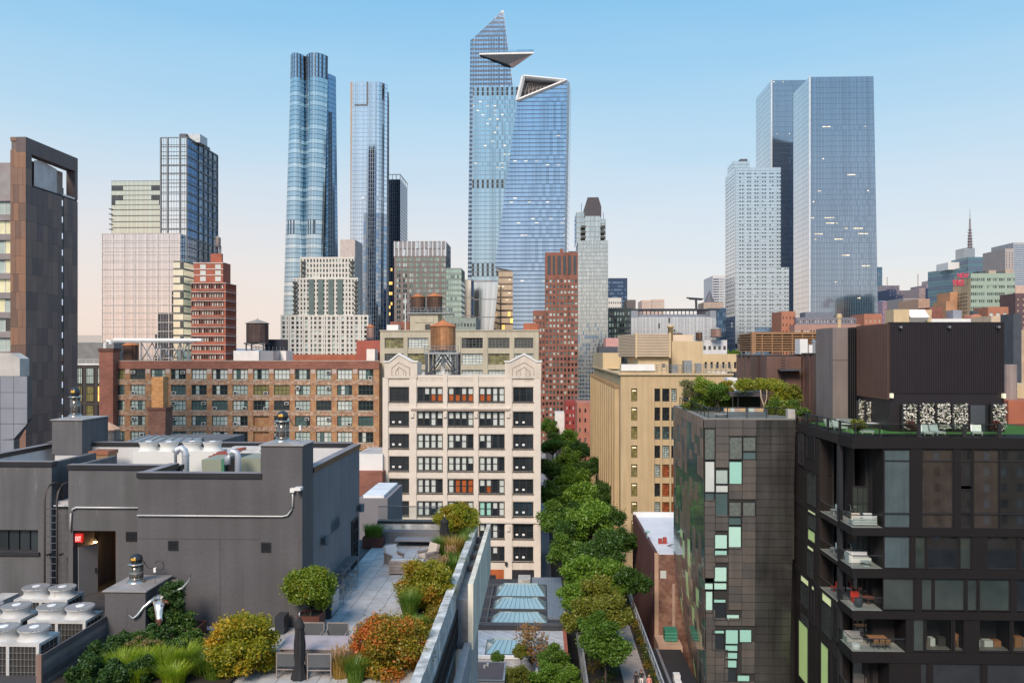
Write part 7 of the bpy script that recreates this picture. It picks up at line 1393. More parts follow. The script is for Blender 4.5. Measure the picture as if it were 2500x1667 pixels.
MB().tube([c+Vector((-.18, .0, .32)), c+Vector((-.35, -.15, .2)), c+Vector((-.55, -.3, .02)), c+Vector((-.74, -.4, -.26)), c+Vector((-.92, -.42, -.40)), c+Vector((-1.12, -.4, -.26))], [.10, .085, .07, .055, .04, .015], 8).obj('horn', M_hsil, bh, True)
for s in (-1, 1): MB().tube([c+Vector((.1*s, -.02, .2)), c+Vector((.3*s, -.05, .18)), c+Vector((.42*s, -.08, .1))], [.06, .08, .02], 6).obj('ear', M_hbr, bh, True); MB().lathe(c.x+.15*s, c.y-.2, [(.02, c.z+.02), (.05, c.z+.05), (.02, c.z+.1)], 8).obj('eye', M_black, bh)
# white condensers and ducts on the penthouse roof
cu = thing('condenser_unit', 'white twin fan condenser on the penthouse roof, left one', 'air conditioner', (0, 0, 0), 'white twin fan condensers on the penthouse roof')
def condenser(t, w_, d_, z0, zb, fr, mbody, fan=.36, grille=False):
    nu = 2; b = MB(); b.box(-w_, w_, -d_/2, d_/2, 0, zb); 
    if not grille: b.obj('cabinet', mbody, t)
    else:
        fb_ = MB(); fb_.box(-w_+.05, w_-.05, -d_/2+.08, d_/2-.08, 0, zb-.05); fb_.obj('coil', mat('dark coil', (.05, .045, .04), .7), t); fm_ = MB(); fm_.box(-w_, w_, -d_/2, d_/2, zb-.12, zb)
        for x_ in (-w_, -.06, w_-.12): fm_.box(x_, x_+.12, -d_/2, -d_/2+.12, 0, zb-.12); fm_.box(x_, x_+.12, d_/2-.12, d_/2, 0, zb-.12)
        fm_.obj('cabinet', mbody, t)
        for x0_, x1_ in ((-w_+.12, -.06), (.06, w_-.12)):
            g_ = MB(); [g_.box(x0_+(x1_-x0_)*i/7-.008, x0_+(x1_-x0_)*i/7+.008, -d_/2+.01, -d_/2+.03, 0, zb-.12) for i in range(1, 7)]; [g_.box(x0_, x1_, -d_/2, -d_/2+.02, zb-.12-.24*i-.01, zb-.12-.24*i+.008) for i in range(1, 12) if zb-.12-.24*i > 0]; g_.obj('grille', M_galv, t, kind='stuff')
        g_ = MB(); [g_.box(w_-.03, w_-.01, -d_/2+.12+(d_-.24)*i/4-.008, -d_/2+.12+(d_-.24)*i/4+.008, 0, zb-.12) for i in range(1, 4)]; [g_.box(w_-.02, w_, -d_/2+.12, d_/2-.12, zb-.12-.24*i-.01, zb-.12-.24*i+.01) for i in range(1, 12) if zb-.12-.24*i > 0]; g_.obj('grille', M_galv, t, kind='stuff')
    for cx_ in (-w_/2, w_/2):
        MB().lathe(cx_, 0, [(fr*1.02, zb), (fr*.86, zb+fan*.25), (fr*.84, zb+fan*.6), (fr*.97, zb+fan*.95), (fr, zb+fan), (fr*.95, zb+fan+.015)], 28, cap=False).obj('fan_shroud', mbody, t, True); MB().lathe(cx_, 0, [(fr*.9, zb+fan-.08), (fr*.9, zb+fan-.07)], 24).obj('fan_well', M_steel, t)
        sl_ = MB()
        for i in range(-6, 7): q_ = fr*.95*math.sqrt(max(0, 1-(i/6.6)**2)); sl_.box(cx_-q_, cx_+q_, i*fr*.142-.05, i*fr*.142+.03, zb+fan+.02, zb+fan+.04)
        sl_.obj('fan_guard', mat('grey fan guard', (.27, .27, .28), .6), t, kind='stuff'); MB().lathe(cx_, 0, [(.17, zb+fan+.04), (.17, zb+fan+.065), (.15, zb+fan+.07)], 16).obj('hub_cap', mat('white hub cap', (.85, .85, .86), .5), t)
M_cw = mat('chalky white casing', (.54, .54, .535), .55, 0, .14, 1.2, streak=.15, drip=((.30, .27, .24), .62, .78)); zcab = Z_(1100, 43, 400)-ZR
condenser(cu, 1.1, 1.3, 0, zcab, .52, mat('white casing', (.64, .64, .62), .55, 0, .06, .8), .42); cu.location = (X_(384, 43), 43.2, ZR)
dup(cu, (X_(487, 43), 43.4, ZR), 'white twin fan condenser on the penthouse roof, right one behind the vent pipe')
dpi = mat('pale blue duct pipe', (.52, .56, .62), .4, .4)
t = thing('vent_pipe', 'pale blue vent pipe with one elbow before the white condensers', 'pipe', (X_(452, 41), 41, ZR)); x_, zt_ = X_(453, 41), Z_(1100, 41, 450); MB().tube([(x_, 41, ZR), (x_, 41, zt_-.2), (x_-.05, 41, zt_), (x_-.22, 41, zt_+.12), (x_-.42, 41, zt_+.05), (x_-.5, 40.9, zt_-.1)], .18, 14).obj('pipe', dpi, t, True); [MB().lathe(x_, 41, [(.2, z), (.2, z+.05)], 14).obj('band', dpi, t) for z in (zt_-.25, ZR+.8)]
t = thing('vent_pipe', 'pale blue u shaped duct pipe over the olive green unit', 'pipe', (X_(575, 39), 39, ZR)); xa, xb, zt_ = X_(555, 39), X_(581, 39), Z_(1108, 39, 570); MB().tube([(xa, 39, zt_-.5), (xa, 39, zt_-.1), (xa+.08, 39, zt_+.07), ((xa+xb)/2, 39, zt_+.12), (xb-.08, 39, zt_+.07), (xb, 39, zt_-.1), (xb, 39, ZR)], .15, 14).obj('pipe', dpi, t, True)
t = thing('roof_air_handler', 'olive green roof air handler with an open black bay', 'air conditioner', (X_(570, 40), 40, ZR)); og = mat('olive green casing', (.25, .27, .21), .6, 0, .08); x0, x1 = X_(492, 40), X_(636, 40); MB().slab([(x0+.25, ZR), (X_(548, 40), ZR), (X_(548, 40), Z_(1122, 40, 540)), (x0, Z_(1122, 40, 500)), (x0, Z_(1135, 40, 500))], 40, 42).obj('casing', og, t); MB().box(X_(586, 40), x1, 40, 42, ZR, Z_(1118, 40, 600)).obj('casing', og, t); MB().box(X_(548, 40)+.01, X_(586, 40)-.01, 40.2, 42, ZR, Z_(1118, 40, 560)).obj('open_bay', gl['k'], t); MB().box(X_(542, 40), X_(549, 40), 39.9, 40.1, ZR, Z_(1120, 40, 545)).obj('green_door', mat('bright green edge', (.05, .18, .11), .5), t)
for k in range(6): MB().box(X_(616, 40), X_(624, 40), 39.97, 39.995, ZR+.45+k*.1, ZR+.5+k*.1).obj('louvre', mat('orange lit slot', (.8, .4, .2), emit=.3), t)
for k in range(4): MB().box(X_(545+k*6, 44), X_(640, 44), 42.5+k*.55, 43.0+k*.55, Z_(1115-k*6, 43, 600)-.08, Z_(1115-k*6, 43, 600)).obj('top_panel', M_cw, t)
t = thing('red_pipes', 'bundle of red brown pipes lying over the olive green unit', 'pipes', (X_(545, 42.5), 42.5, 36.5)); [MB().bar((X_(510+i*4, 42), 42+i*.3, Z_(1116-i*3, 42, 520)), (X_(575+i*6, 43), 43+i*.4, Z_(1106-i*4, 43, 580)), .075).obj('pipe', mat('red brown pipe', (.26, .065, .045), .5), t) for i in range(3)]
t = thing('planter_pot', 'tan square tub with a rust brown rim on the white roof', 'tub', (X_(240, 45), 45, ZR)); MB().box(X_(219, 44.5), X_(263, 44.5), 44.5, 45.5, ZR, Z_(1110, 44.5, 240)).obj('tub', mat('tan tub', (.25, .15, .07), .6), t); MB().box(X_(217, 44.5), X_(265, 44.5), 44.45, 45.55, Z_(1110, 44.5, 240), Z_(1101, 44.5, 240)).obj('rim', mat('rust rim', (.26, .10, .05), .6), t)
t = thing('solar_rack', 'slanting pale metal frame roof with railings beyond the penthouse parapet', 'roof', (X_(420, 60), 60, 34)); b = MB(); b.quad((X_(300, 56), 56, Z_(1085, 56)), (X_(490, 56), 56, Z_(1085, 56)), (X_(497, 70), 70, Z_(1066, 70)), (X_(362, 70), 70, Z_(1066, 70))); b.obj('metal_roof', M_galv, t)
for i in range(8): s = i/7; MB().bar((X_(305+180*s, 56), 56, Z_(1085, 56)+.05), (X_(365+130*s, 70), 70, Z_(1066, 70)+.05), .06).obj('rib', M_galv, t); MB().bar((X_(365+130*s, 70), 70, Z_(1066, 70)), (X_(365+130*s, 70), 70, Z_(1054, 70)), .04).obj('post', M_steel, t)
MB().box(X_(300, 60), X_(490, 60), 60, 69, 10, Z_(1092, 60)).obj('wall', M_gw2, t)
# ---------------------------------------------------------------- cooling units in the lower left corner
cf = thing('condenser_unit', 'large pale cooling unit nearest the plank fence in the front row', 'air conditioner', (0, 0, 0), 'large pale twin fan cooling units'); condenser(cf, 1.2, 1.35, 0, 2.0, .58, M_cw, .36, True)
cf.location = (X_(84, 30.6)-.6, 30.6, 29.14)
for px_, yy, lab in ((196, 33.2, 'large pale cooling unit in the middle row beside the fence'), (40.7, 33.25, 'large pale cooling unit in the middle row cut by the left edge'), (153, 35.9, 'large pale cooling unit in the rear row before the ladder')): dup(cf, (X_(px_, yy)-.6, yy, 29.14), lab)
tag(MB().box(X_(-30, 37.2), X_(13, 37.2), 37, 38.2, 29, Z_(1462, 37.2, 0)).obj('metal_box', M_cw), 'low pale metal box at the left edge behind the cooling units', 'metal box')
lowr = thing('lower_roof', 'dark lower roof floor under the pale cooling units', 'roof', (-26, 33, 29.1)); MB().box(-34, -17.95, 26, 38.95, 28.6, 29.13).obj('floor', M_roofdk, lowr)
fn = thing('plank_fence', 'weathered grey plank fence between the cooling units and the planting bed', 'fence', (-17.8, 31, FZ)); M_pl = mat('weathered plank', (.15, .13, .135), .85, 0, .25, 1.5, .2, bump=.3)
M_pls = [M_pl, mat('dark plank', (.10, .085, .09), .85, 0, .3, 1.5, .2, bump=.3), mat('tan plank', (.21, .17, .16), .85, 0, .3, 1.5, .2, bump=.3)]
for k in range(9): cube('plank', M_pls[(k*5) % 3], fn, -17.84, -17.78+rng.uniform(-.008, .008), 28.6, 33.95, 29.0+k*.245, 29.0+k*.245+.238)
for y in (28.55, 33.9): cube('post', mat('brown fence post', (.20, .13, .11), .8), fn, -17.95, -17.76, y, y+.12, 28.8, 31.24)
# ---------------------------------------------------------------- terrace furniture
M_wood = mat('silvered teak', (.25, .215, .20), .8, 0, .22, 2.5, .15, streak=.1); M_woodlt = mat('pale washed table boards', (.38, .33, .35), .75, 0, .2, 2.0, .15); M_cush = mat('pale grey cushion', (.42, .45, .50), .95, 0, .08); M_cushb = mat('beige cushion', (.55, .49, .43), .95, 0, .08)
tz = 30.76
t = thing('dining_table', 'long weathered wooden dining table beside the closed front parasol', 'table', (-8.2, 31.5, FZ))
for k in range(7): cube('board', M_woodlt, t, -10.0, -6.3, 30.8+k*.215, 30.8+k*.215+.208, tz-.045, tz+rng.uniform(-.003, .003))
cube('apron', M_wood, t, -9.9, -6.4, 30.86, 30.9, tz-.15, tz-.05); cube('apron', M_wood, t, -9.9, -6.4, 32.2, 32.24, tz-.15, tz-.05)
for x_ in (-9.9, -6.5):
    for y in (30.86, 32.15): cube('leg', M_wood, t, x_, x_+.1, y, y+.1, FZ, tz-.05)
ch = thing('terrace_chair', 'grey sling chair on the near side of the dining table, left one', 'chair', (0, 0, 0), 'grey sling chairs round the dining table'); M_sling = mat('charcoal sling', (.09, .095, .105), .8)
for sx in (-.45, .41):
    for sy, h in ((-.42, .92), (.38, .62)): MB().box(sx, sx+.045, sy, sy+.045, 0, h).obj('leg', M_wood, ch)
    MB().box(sx, sx+.045, -.42, .42, .6, .64).obj('armrest', M_wood, ch)
MB().box(-.40, .41, -.38, .38, .40, .44).obj('seat', M_sling, ch); MB().box(-.40, .41, -.41, -.39, .44, .9).obj('backrest', M_sling, ch); MB().box(-.45, .455, -.42, -.375, .9, .945).obj('top_rail', M_wood, ch); MB().box(-.45, .455, -.41, -.38, .3, .34).obj('lower_rail', M_wood, ch)
ch.location = (-9.3, 30.3, FZ)
for x_, y, rz, lab in ((-8.15, 30.25, 2, 'grey sling chair on the near side right of the closed parasol'), (-9.3, 32.9, 180, 'grey sling chair on the far side of the table behind the parasol'), (-8.3, 32.9, 180, 'grey sling chair on the far side right of the parasol'), (-7.1, 32.9, 180, 'grey sling chair on the far side partly behind the red maple')): dup(ch, (x_, y, FZ), lab, R(rz))
def umbrella(label, x, y, z0, h, r):
    t = thing('parasol', label, 'parasol', (x, y, z0), 'closed black parasols'); b = MB(); n = 32; prof = [(.03, h), (.09, h*.96), (r*.62, h*.86), (r*.56, h*.78), (r*.74, h*.60), (r*.70, h*.45), (r*.60, h*.33), (r*1.05, h*.17), (r*1.18, h*.10), (r*.9, h*.05)]; base = 0
    for j, (rr, z) in enumerate(prof):
        for i in range(n): a = 2*math.pi*i/n; f = 1 + (.20 if j > 1 else .05)*math.cos(8*a+.4*j)*(.7+.3*math.sin(a*3)); b.v.append((x+rr*f*math.cos(a), y+rr*f*math.sin(a), z0+z+(.08*math.cos(8*a) if j > 7 else 0)))
    for j in range(len(prof)-1):
        for i in range(n): k = (i+1) % n; b.f.append((j*n+i, (j+1)*n+i, (j+1)*n+k, j*n+k)); b.m.append(0)
    b.obj('canopy', mat('black parasol cloth', (.018, .018, .021), .85, 0, .2, 4), t, True); MB().lathe(x, y, [(.028, z0), (.028, z0+h+.06), (.04, z0+h+.07), (.01, z0+h+.16)], 10).obj('pole', M_galv, t); MB().lathe(x, y, [(.32, z0), (.32, z0+.06), (.05, z0+.09)], 18).obj('base', M_steel, t); MB().lathe(x, y, [(r*.70, z0+h*.845), (r*.74, z0+h*.86), (r*.62, z0+h*.9), (r*.3, z0+h*.955)], 18, cap=False).obj('top_valance', mat('black parasol cloth'), t, True)
umbrella('closed black parasol standing at the dining table in front', X_(731, 29.9), 29.9, FZ-.35, 2.62, .27)
umbrella('closed black parasol by the far lounge chairs', X_(1085, 48.6), 48.6, FZ, 2.2, .36)
# lounge group
M_lt = M_wood
sf = thing('loveseat', 'weathered teak loveseat turned away, with two pale grey cushions', 'sofa', (-5.95, 44.4, FZ)); xa, xb, y0_ = X_(950, 43.9), X_(1038, 43.9), 43.9
for k in range(4): cube('back_slat', M_wood, sf, xa, xb, y0_, y0_+.05, FZ+.08+k*.17, FZ+.08+k*.17+.15)
for x_ in (xa-.02, xb-.06, (xa+xb)/2): cube('leg', M_wood, sf, x_, x_+.08, y0_-.02, y0_+.08, FZ, FZ+.78); 
for x_ in (xa-.02, xb-.06): cube('leg', M_wood, sf, x_, x_+.08, y0_+.85, y0_+.93, FZ, FZ+.6); cube('armrest', M_wood, sf, x_-.03, x_+.12, y0_, y0_+.95, FZ+.6, FZ+.65); [cube('side_slat', M_wood, sf, x_+.02, x_+.05, y0_+.05, y0_+.88, FZ+.1+k*.17, FZ+.1+k*.17+.14) for k in range(3)]
for i in range(2): w_ = (xb-xa-.2)/2; MB().box(xa+.08+i*(w_+.03), xa+.08+i*(w_+.03)+w_, y0_+.12, y0_+.92, FZ+.33, FZ+.50).obj('seat_cushion', M_cush, sf); MB().box(xa+.08+i*(w_+.03), xa+.08+i*(w_+.03)+w_, y0_+.05, y0_+.24, FZ+.50, FZ+.84).obj('back_cushion', M_cush, sf)
lc = thing('lounge_chair', 'teak lounge chair with a big pale blue grey cushion, left of the round table', 'chair', (0, 0, 0), 'teak lounge chairs round the low table')
for sx in (-.42, .34): [MB().box(sx, sx+.08, sy, sy+.08, 0, .58).obj('leg', M_wood, lc) for sy in (-.42, .36)]; MB().box(sx-.03, sx+.11, -.45, .48, .58, .63).obj('armrest', M_wood, lc); [MB().box(sx+.02, sx+.06, -.36, .38, .12+k*.15, .12+k*.15+.12).obj('side_slat', M_wood, lc) for k in range(3)]
[MB().box(-.36, .36, .40, .44, .25+k*.15, .25+k*.15+.12).obj('back_slat', M_wood, lc) for k in range(4)]; MB().box(-.36, .36, -.42, .4, .24, .30).obj('seat', M_wood, lc); MB().box(-.33, .33, -.44, .3, .30, .46).obj('seat_cushion', M_cush, lc); o = place(MB().box(-.36, .36, 0, .2, 0, .62).mesh('back_cushion', M_cush), 'back_cushion', lc, (0, .20, .44)); o.rotation_euler = (R(-20), 0, R(3))
lc.location = (X_(962, 46.2), 46.2, FZ); lc.rotation_euler = (0, 0, R(38)); r2 = dup(lc, (X_(1045, 46.8), 46.8, FZ), 'teak lounge chair with a beige cushion, right of the round table', R(-48))
for c_ in r2.children:
    if 'cushion' in c_.name: c_.data = c_.data.copy(); c_.data.materials[0] = M_cushb
t = thing('coffee_table', 'low round teak table between the lounge chairs', 'table', (X_(1003, 45.6), 45.6, FZ)); MB().lathe(X_(1003, 45.6), 45.6, [(.55, FZ+.36), (.56, FZ+.40), (.55, FZ+.42)], 24).obj('table_top', mat('grey stone top', (.36, .37, .40), .6), t); MB().lathe(X_(1003, 45.6), 45.6, [(.3, FZ), (.12, FZ+.1), (.12, FZ+.36)], 14).obj('pedestal', M_wood, t)
bs = thing('bar_stool', 'charcoal bar stool nearest the counter cabinet', 'stool', (0, 0, 0), 'charcoal bar stools along the penthouse wall')
for sx in (-.23, .2): [MB().box(sx, sx+.03, sy, sy+.03, 0, .78 if sy > 0 else .78).obj('leg', M_galv, bs) for sy in (-.23, .2)]
MB().box(-.25, .25, -.25, .25, .76, .80).obj('seat', M_sling, bs); o = place(MB().box(-.24, .24, -.015, .015, 0, .42).mesh('backrest', M_sling), 'backrest', bs, (-.24, 0, .80), R(90)); [MB().box(-.22, .22, y_, y_+.02, .25, .28).obj('footrest', M_galv, bs) for y_ in (-.22, .2)]
bs.location = (-9.62, 39.0, FZ)
for y, lab in ((40.6, 'charcoal bar stool in the middle of the row'), (41.7, 'charcoal bar stool farthest from the camera')): dup(bs, (-9.66, y, FZ), lab)
t = thing('bar_table', 'slim charcoal bar table against the penthouse wall', 'table', (-10.0, 42, FZ)); cube('table_top', M_sling, t, -10.35, -9.75, 40.2, 43.8, FZ+1.0, FZ+1.05); [cube('leg', M_galv, t, x_, x_+.05, y, y+.05, FZ, FZ+1.0) for x_ in (-10.3, -9.82) for y in (40.3, 43.6)]
t = thing('grill_cabinet', 'grey steel grill cabinet at the penthouse corner', 'cabinet', (-9.7, 37.2, FZ)); MB().box(-10.3, -9.45, 36.6, 38.0, FZ, FZ+1.05).obj('cabinet', mat('dark cabinet', (.035, .04, .05), .4), t); MB().box(-9.448, -9.41, 36.65, 37.95, FZ+.12, FZ+1.0).obj('door', mat('pale steel door', (.38, .41, .46), .35, .5), t)
M_cor = mat('corten steel', (.115, .040, .028), .75, .2, .25, 1.5)
PL = []
for lab, x0, x1, y0, y1, z1 in (('rust red steel planter under the round green tree', -10.3, -9.35, 34.3, 35.3, .85), ('rust red steel planter of grass at the far end', X_(887, 50.3), X_(935, 50.3), 50.0, 50.9, .62), ('long rust planter along the parapet', XP-1.25, XP-.06, 31.2, 50.9, .28), ('rust planter at the penthouse wall beside the evergreens', -15.3, -14.2, 33.4, 34.4, .6)):
    t = thing('steel_planter', lab, 'planter', ((x0+x1)/2, y0, FZ)); b = MB(); w_ = .04; b.box(x0, x1, y0, y0+w_, FZ, FZ+z1); b.box(x0, x1, y1-w_, y1, FZ, FZ+z1); b.box(x0, x0+w_, y0+w_, y1-w_, FZ, FZ+z1); b.box(x1-w_, x1, y0+w_, y1-w_, FZ, FZ+z1); b.obj('box', M_cor, t); MB().box(x0+w_, x1-w_, y0+w_, y1-w_, FZ, FZ+z1-.08).obj('soil', mat('dark soil', (.03, .022, .016), 1), t)

t = thing('plank_screen', 'short brown plank screen standing behind the bull head against the penthouse wall', 'screen', (X_(415, 35), 35, FZ))
for k in range(12): cube('plank', M_pls[k % 3] if k % 3 else M_pl, t, X_(398, 35.1), X_(434, 35.1), 35.1+rng.uniform(0, .01), 35.2, FZ+.2+k*.16, FZ+.2+k*.16+.15)
tag(MB().box(X_(678, 34.9), X_(700, 34.9), 34.5, 35.2, FZ, FZ+.75).obj('storage_box', mat('dark cabinet')), 'black storage box at the foot of the penthouse wall beside the round green tree', 'box')
# ================================================================ the elevated park, low roofs and the yard
HZ = 9.0
M_hl = mat('park planks concrete', (.36, .31, .29), .8, 0, .18, 1.2, .12)
struct('elevated_park', MB().box(4.3, 12.0, 56, 430, 7.6, HZ), mat('park slab concrete', (.22, .21, .20), .85, 0, .2, .5))
struct('soil_bed', MB().box(4.6, 8.2, 56, 430, HZ+.004, HZ+.18).box(10.75, 11.75, 56, 430, HZ+.004, HZ+.18), mat('dark soil'))
def wx(y): return 8.4 + .55*math.sin((y-70)/26)
pw = struct('path', MB().box(8.25, 10.72, 56, 430, HZ+.004, HZ+.02), mat('dark joint bed'))
for k in range(24):
    y = 66+k*3.0
    for i in range(9):
        x = 8.3+i*.267+(.0 if k % 2 else 0); cube('plank', M_hl, pw, x+.01, x+.257, y+(i % 3)+.01, y+(i % 3)+2.985, HZ+.02, HZ+.07)
for xr, lab in ((4.55, 'pale steel railing on the left edge of the elevated park'), (11.87, 'pale steel railing on the right edge of the elevated park')):
    t = thing('park_railing', lab, 'railing', (xr, 80, HZ)); cube('edge_beam', M_galv, t, xr-.14, xr+.14, 56, 300, HZ-.4, HZ+.25); cube('top_rail', mat('pale rail paint', (.55, .58, .62), .4, .4), t, xr-.06, xr+.06, 56, 300, HZ+1.1, HZ+1.18)
    for h in (.5, .8): cube('rail', M_galv, t, xr-.02, xr+.02, 56, 300, HZ+h, HZ+h+.04)
    for k in range(60): cube('post', M_galv, t, xr-.04, xr+.04, 60+k*2, 60.08+k*2, HZ+.25, HZ+1.1)
for k in range(12): tag(MB().box(5.2, 5.9, 70+k*24, 70.9+k*24, 0, 7.6).box(10.6, 11.3, 70+k*24, 70.9+k*24, 0, 7.6).obj('park_column', M_steel), 'steel column pair carrying the elevated park', 'column', 'steel columns under the elevated park') if k < 2 else None
# gallery roof with hipped skylights
t = thing('gallery_building', 'low gallery with a dark and blue grey roof full of hipped skylights', 'building', (-2, 92, 0)); GX0, GX1, GZ = -8.0, 3.1, 8.0
M_gd = mat('black gallery roof', (.035, .038, .048), .7, 0, .2, .8); M_bl = mat('blue grey standing seam', (.24, .29, .36), .45, .4, .06, .5)
MB().box(GX0, GX1, 102, 123, 0, GZ).obj('wall', M_gd, t); MB().box(GX0, GX1, 92.5, 101.98, 0, GZ-.6).obj('front_wall', mat('pale painted brick', (.46, .48, .52), .9, 0, .2, 1.0, bump=.3, brick=(.5, .16, (.36, .38, .42))), t)
for i in range(7): cube('roof_sheet', M_bl, t, .9+i*.32, .9+i*.32+.30, 104.5, 119.0, GZ, GZ+.28)
for i in range(9): cube('roof_sheet', M_bl, t, -1.3+i*.49, -1.3+i*.49+.47, 119.05, 123, GZ, GZ+.28)
for y in (118.8, 113.0, 107.4, 104.0, 101.9): cube('roof_beam', M_steel, t, GX0, .85 if y > 103 else GX1, y, y+.25, GZ, GZ+.35)
cube('roof_beam', M_steel, t, -6.9, -6.7, 102.2, 118.7, GZ, GZ+.3); cube('roof_hatch', M_conc, t, -3.3, -1.5, 119.6, 122.4, GZ, GZ+.8)
M_sky = mat('aqua skylight glass', (.36, .52, .55), .07, .4, .08, .4, .16, spec=.9)
def skylight(x0, x1, y0, y1, z, h):
    n_ = 10; ix = (x1-x0)*.16; iy = (y1-y0)*.42; b = MB(); o = None
    top = [(x0+ix, y0+iy), (x1-ix, y0+iy), (x1-ix, y1-iy), (x0+ix, y1-iy)]
    curb = MB().box(x0-.1, x1+.1, y0-.1, y1+.1, z, z+.15); o = curb.obj('skylight', M_steel, t); z0 = z+.15
    for i in range(n_):
        s0, s1 = i/n_, (i+1)/n_; l = lambda s, q: q[0]+(q[1]-q[0])*s
        for ya, yb_ in ((y0, y0+iy), (y1, y1-iy)): b = MB(); b.quad((l(s0, (x0, x1))+.02, ya, z0), (l(s1, (x0, x1))-.02, ya, z0), (l(s1, (x0+ix, x1-ix))-.02, yb_, z0+h), (l(s0, (x0+ix, x1-ix))+.02, yb_, z0+h)); place(b.mesh('pane', M_sky), 'pane', o)
    for xa, xb in ((x0, x0+ix), (x1, x1-ix)): b = MB(); b.quad((xa, y1, z0), (xa, y0, z0), (xb, y0+iy, z0+h), (xb, y1-iy, z0+h)); place(b.mesh('pane', M_sky), 'pane', o)
    b = MB(); b.quad(*[(x_, y_, z0+h) for x_, y_ in top]); place(b.mesh('pane', M_sky), 'pane', o)
    rb_ = MB()
    for i in range(n_+1): s = i/n_; rb_.bar((x0+(x1-x0)*s, y0-.01, z0), (x0+ix+(x1-x0-2*ix)*s, y0+iy, z0+h+.02), .025)
    place(rb_.mesh('glazing_bar', M_steel), 'glazing_bar', o, kind='stuff')
skylight(-6.2, .7, 113.6, 118.4, GZ, 1.1); skylight(-6.2, .7, 107.9, 111.6, GZ, 1.0); skylight(-6.2, .8, 102.4, 105.0, GZ, 1.0); skylight(-6.3, .6, 93.6, 98.2, GZ-.6, .9)
for k in range(14): cube('coping_brick', mat('red coping brick', (.32, .10, .065), .9, 0, .2, 2), t, GX1-.35, GX1+.05, 92.6+k*.66, 92.6+k*.66+.6, GZ-.6, GZ-.3)
cube('coping', M_white, t, GX0, GX1-.4, 92.4, 92.9, GZ-.6, GZ-.3)
t = thing('roof_cabin', 'dark topped low cabin with a pale rim at the bottom edge', 'cabin', (-5.5, 83, 0)); xa, xb = -9, X_(1233, 81); MB().box(xa, xb, 80, 84.6, 0, 9.9).obj('wall', mat('grey cabin render', (.25, .25, .26), .8), t); MB().box(xa, xb, 79.9, 84.7, 9.9, 10.0).obj('rim', M_galv, t); MB().box(xa+.2, xb-.2, 80.1, 84.5, 10.0, 10.02).obj('roof', mat('plum roof felt', (.085, .075, .085), .9), t); [MB().lathe(X_(p, 83), 83+i*.5, [(.14, 10), (.14, 10.3)], 10).obj('vent', M_conc, t) for i, p in enumerate((1183, 1190))]
t = thing('air_conditioner', 'white rooftop air conditioner with a round black fan at the bottom edge', 'air conditioner', (X_(1274, 86), 86, 6)); xa, xb = X_(1259, 86), X_(1289, 86); MB().box(xa, xb, 86, 87.3, 6, 8.0).obj('cabinet', M_white, t); MB().lathe((xa+xb)/2, 86.65, [(.46, 8.0), (.48, 8.06), (.40, 8.07), (.39, 8.02)], 20).obj('fan', M_black, t)
struct('yard', MB().box(-9, 3.4, 84.8, 92.3, 0, 6), mat('yard deck', (.20, .19, .19), .9, 0, .3, 1))
tag(MB().box(X_(1310, 86.5)-.12, X_(1310, 86.5)+.12, 80, 91.5, 6, 6.9).obj('yard_wall', M_white), 'thin white wall running between the yard trees', 'wall')
# white roofed warehouse with a dark red side
t = thing('warehouse', 'white roofed brick warehouse with a dark red corrugated side toward the park', 'warehouse', (14.8, 107, 0)); x0, x1, y0, y1 = 14.8, 26, 107, 131.5; zt = 16.0
MB().box(x0+.12, x1, y0, y1, 0, zt-.3).obj('wall', mat('brown red brick', (.19, .085, .06), .9, 0, .25, .8, brick=(.5, .17, (.14, .09, .08)), col2=(.26, .15, .11)), t); MB().box(x0+.15, x1, y0+.3, y1, zt-.3, zt-.24).obj('roof', mat('white roof paint', (.62, .64, .70), .7, 0, .08, .5), t)
ribbed(t, x0, y1, R(-90), y1-y0, 0, zt, 40, mat('dark red siding', (.075, .030, .030), .7, 0, .2, .6, streak=.3), .1); MB().box(x0-.05, x0+.35, y0, y1, zt, zt+.12).obj('coping', mat('dark red siding'), t); MB().box(x0-.02, x0+.5, y0-.14, y0-.005, 3, zt).obj('corner_trim', mat('peach trim', (.45, .30, .22), .8), t); MB().box(x0, x1, y1, y1+.3, zt-.3, zt+.5).obj('rear_parapet', M_white, t)
sheet('window', M_shade, t, X_(1612, y0), y0-.05, Z_(1411, y0, 1618), 0, .75, 1.0); cube('pier_stain', mat('pale pier brick', (.36, .25, .2), .9), t, X_(1641, y0), X_(1648, y0), y0-.06, y0-.002, 4, 12)
for px_, t0 in ((1608, 1315), (1619, 1312)): MB().box(X_(px_, 113), X_(px_, 113)+.5, 113, 113.5, zt-.3, Z_(t0, 113, 1610)).obj('chimney_pot', mat('bright red flue', (.33, .05, .04), .6), t)
tag(MB().lathe(X_(1580, 115), 115, [(.05, zt-.2), (.05, zt+.8), (.38, zt+.95), (.42, zt+1.1)], 12).obj('satellite_dish', mat('mint dish', (.35, .6, .58), .5)), 'small mint satellite dish on the white warehouse roof', 'dish')
lr = MB(); lr.bar((X_(1628, 112), 112, zt-.3), (X_(1640, 110), 110, zt+.4), .05); lr.bar((X_(1632, 112), 112, zt-.3), (X_(1644, 110), 110, zt+.4), .05); tag(lr.obj('roof_stair_rail', M_steel), 'dark stair rail leaning on the white warehouse roof', 'railing')
t = thing('dumpster', 'green slatted container below the warehouse brick wall', 'container', (18, 104, 3)); xa, xb = X_(1622, 104), X_(1652, 104); za_ = Z_(1562, 104, 1640); MB().box(xa, xb, 103.5, 105, za_, za_+1.4).obj('body', mat('green container', (.03, .19, .13), .6), t); [cube('slat', mat('mint container rib', (.08, .3, .22), .6), t, xa, xb, 103.42, 103.49, za_+.15+.4*k, za_+.3+.4*k) for k in range(3)]; MB().box(xa-1, xb+.4, 102, 106, 0, za_-.05).obj('stand', mat('peach trim'), t)
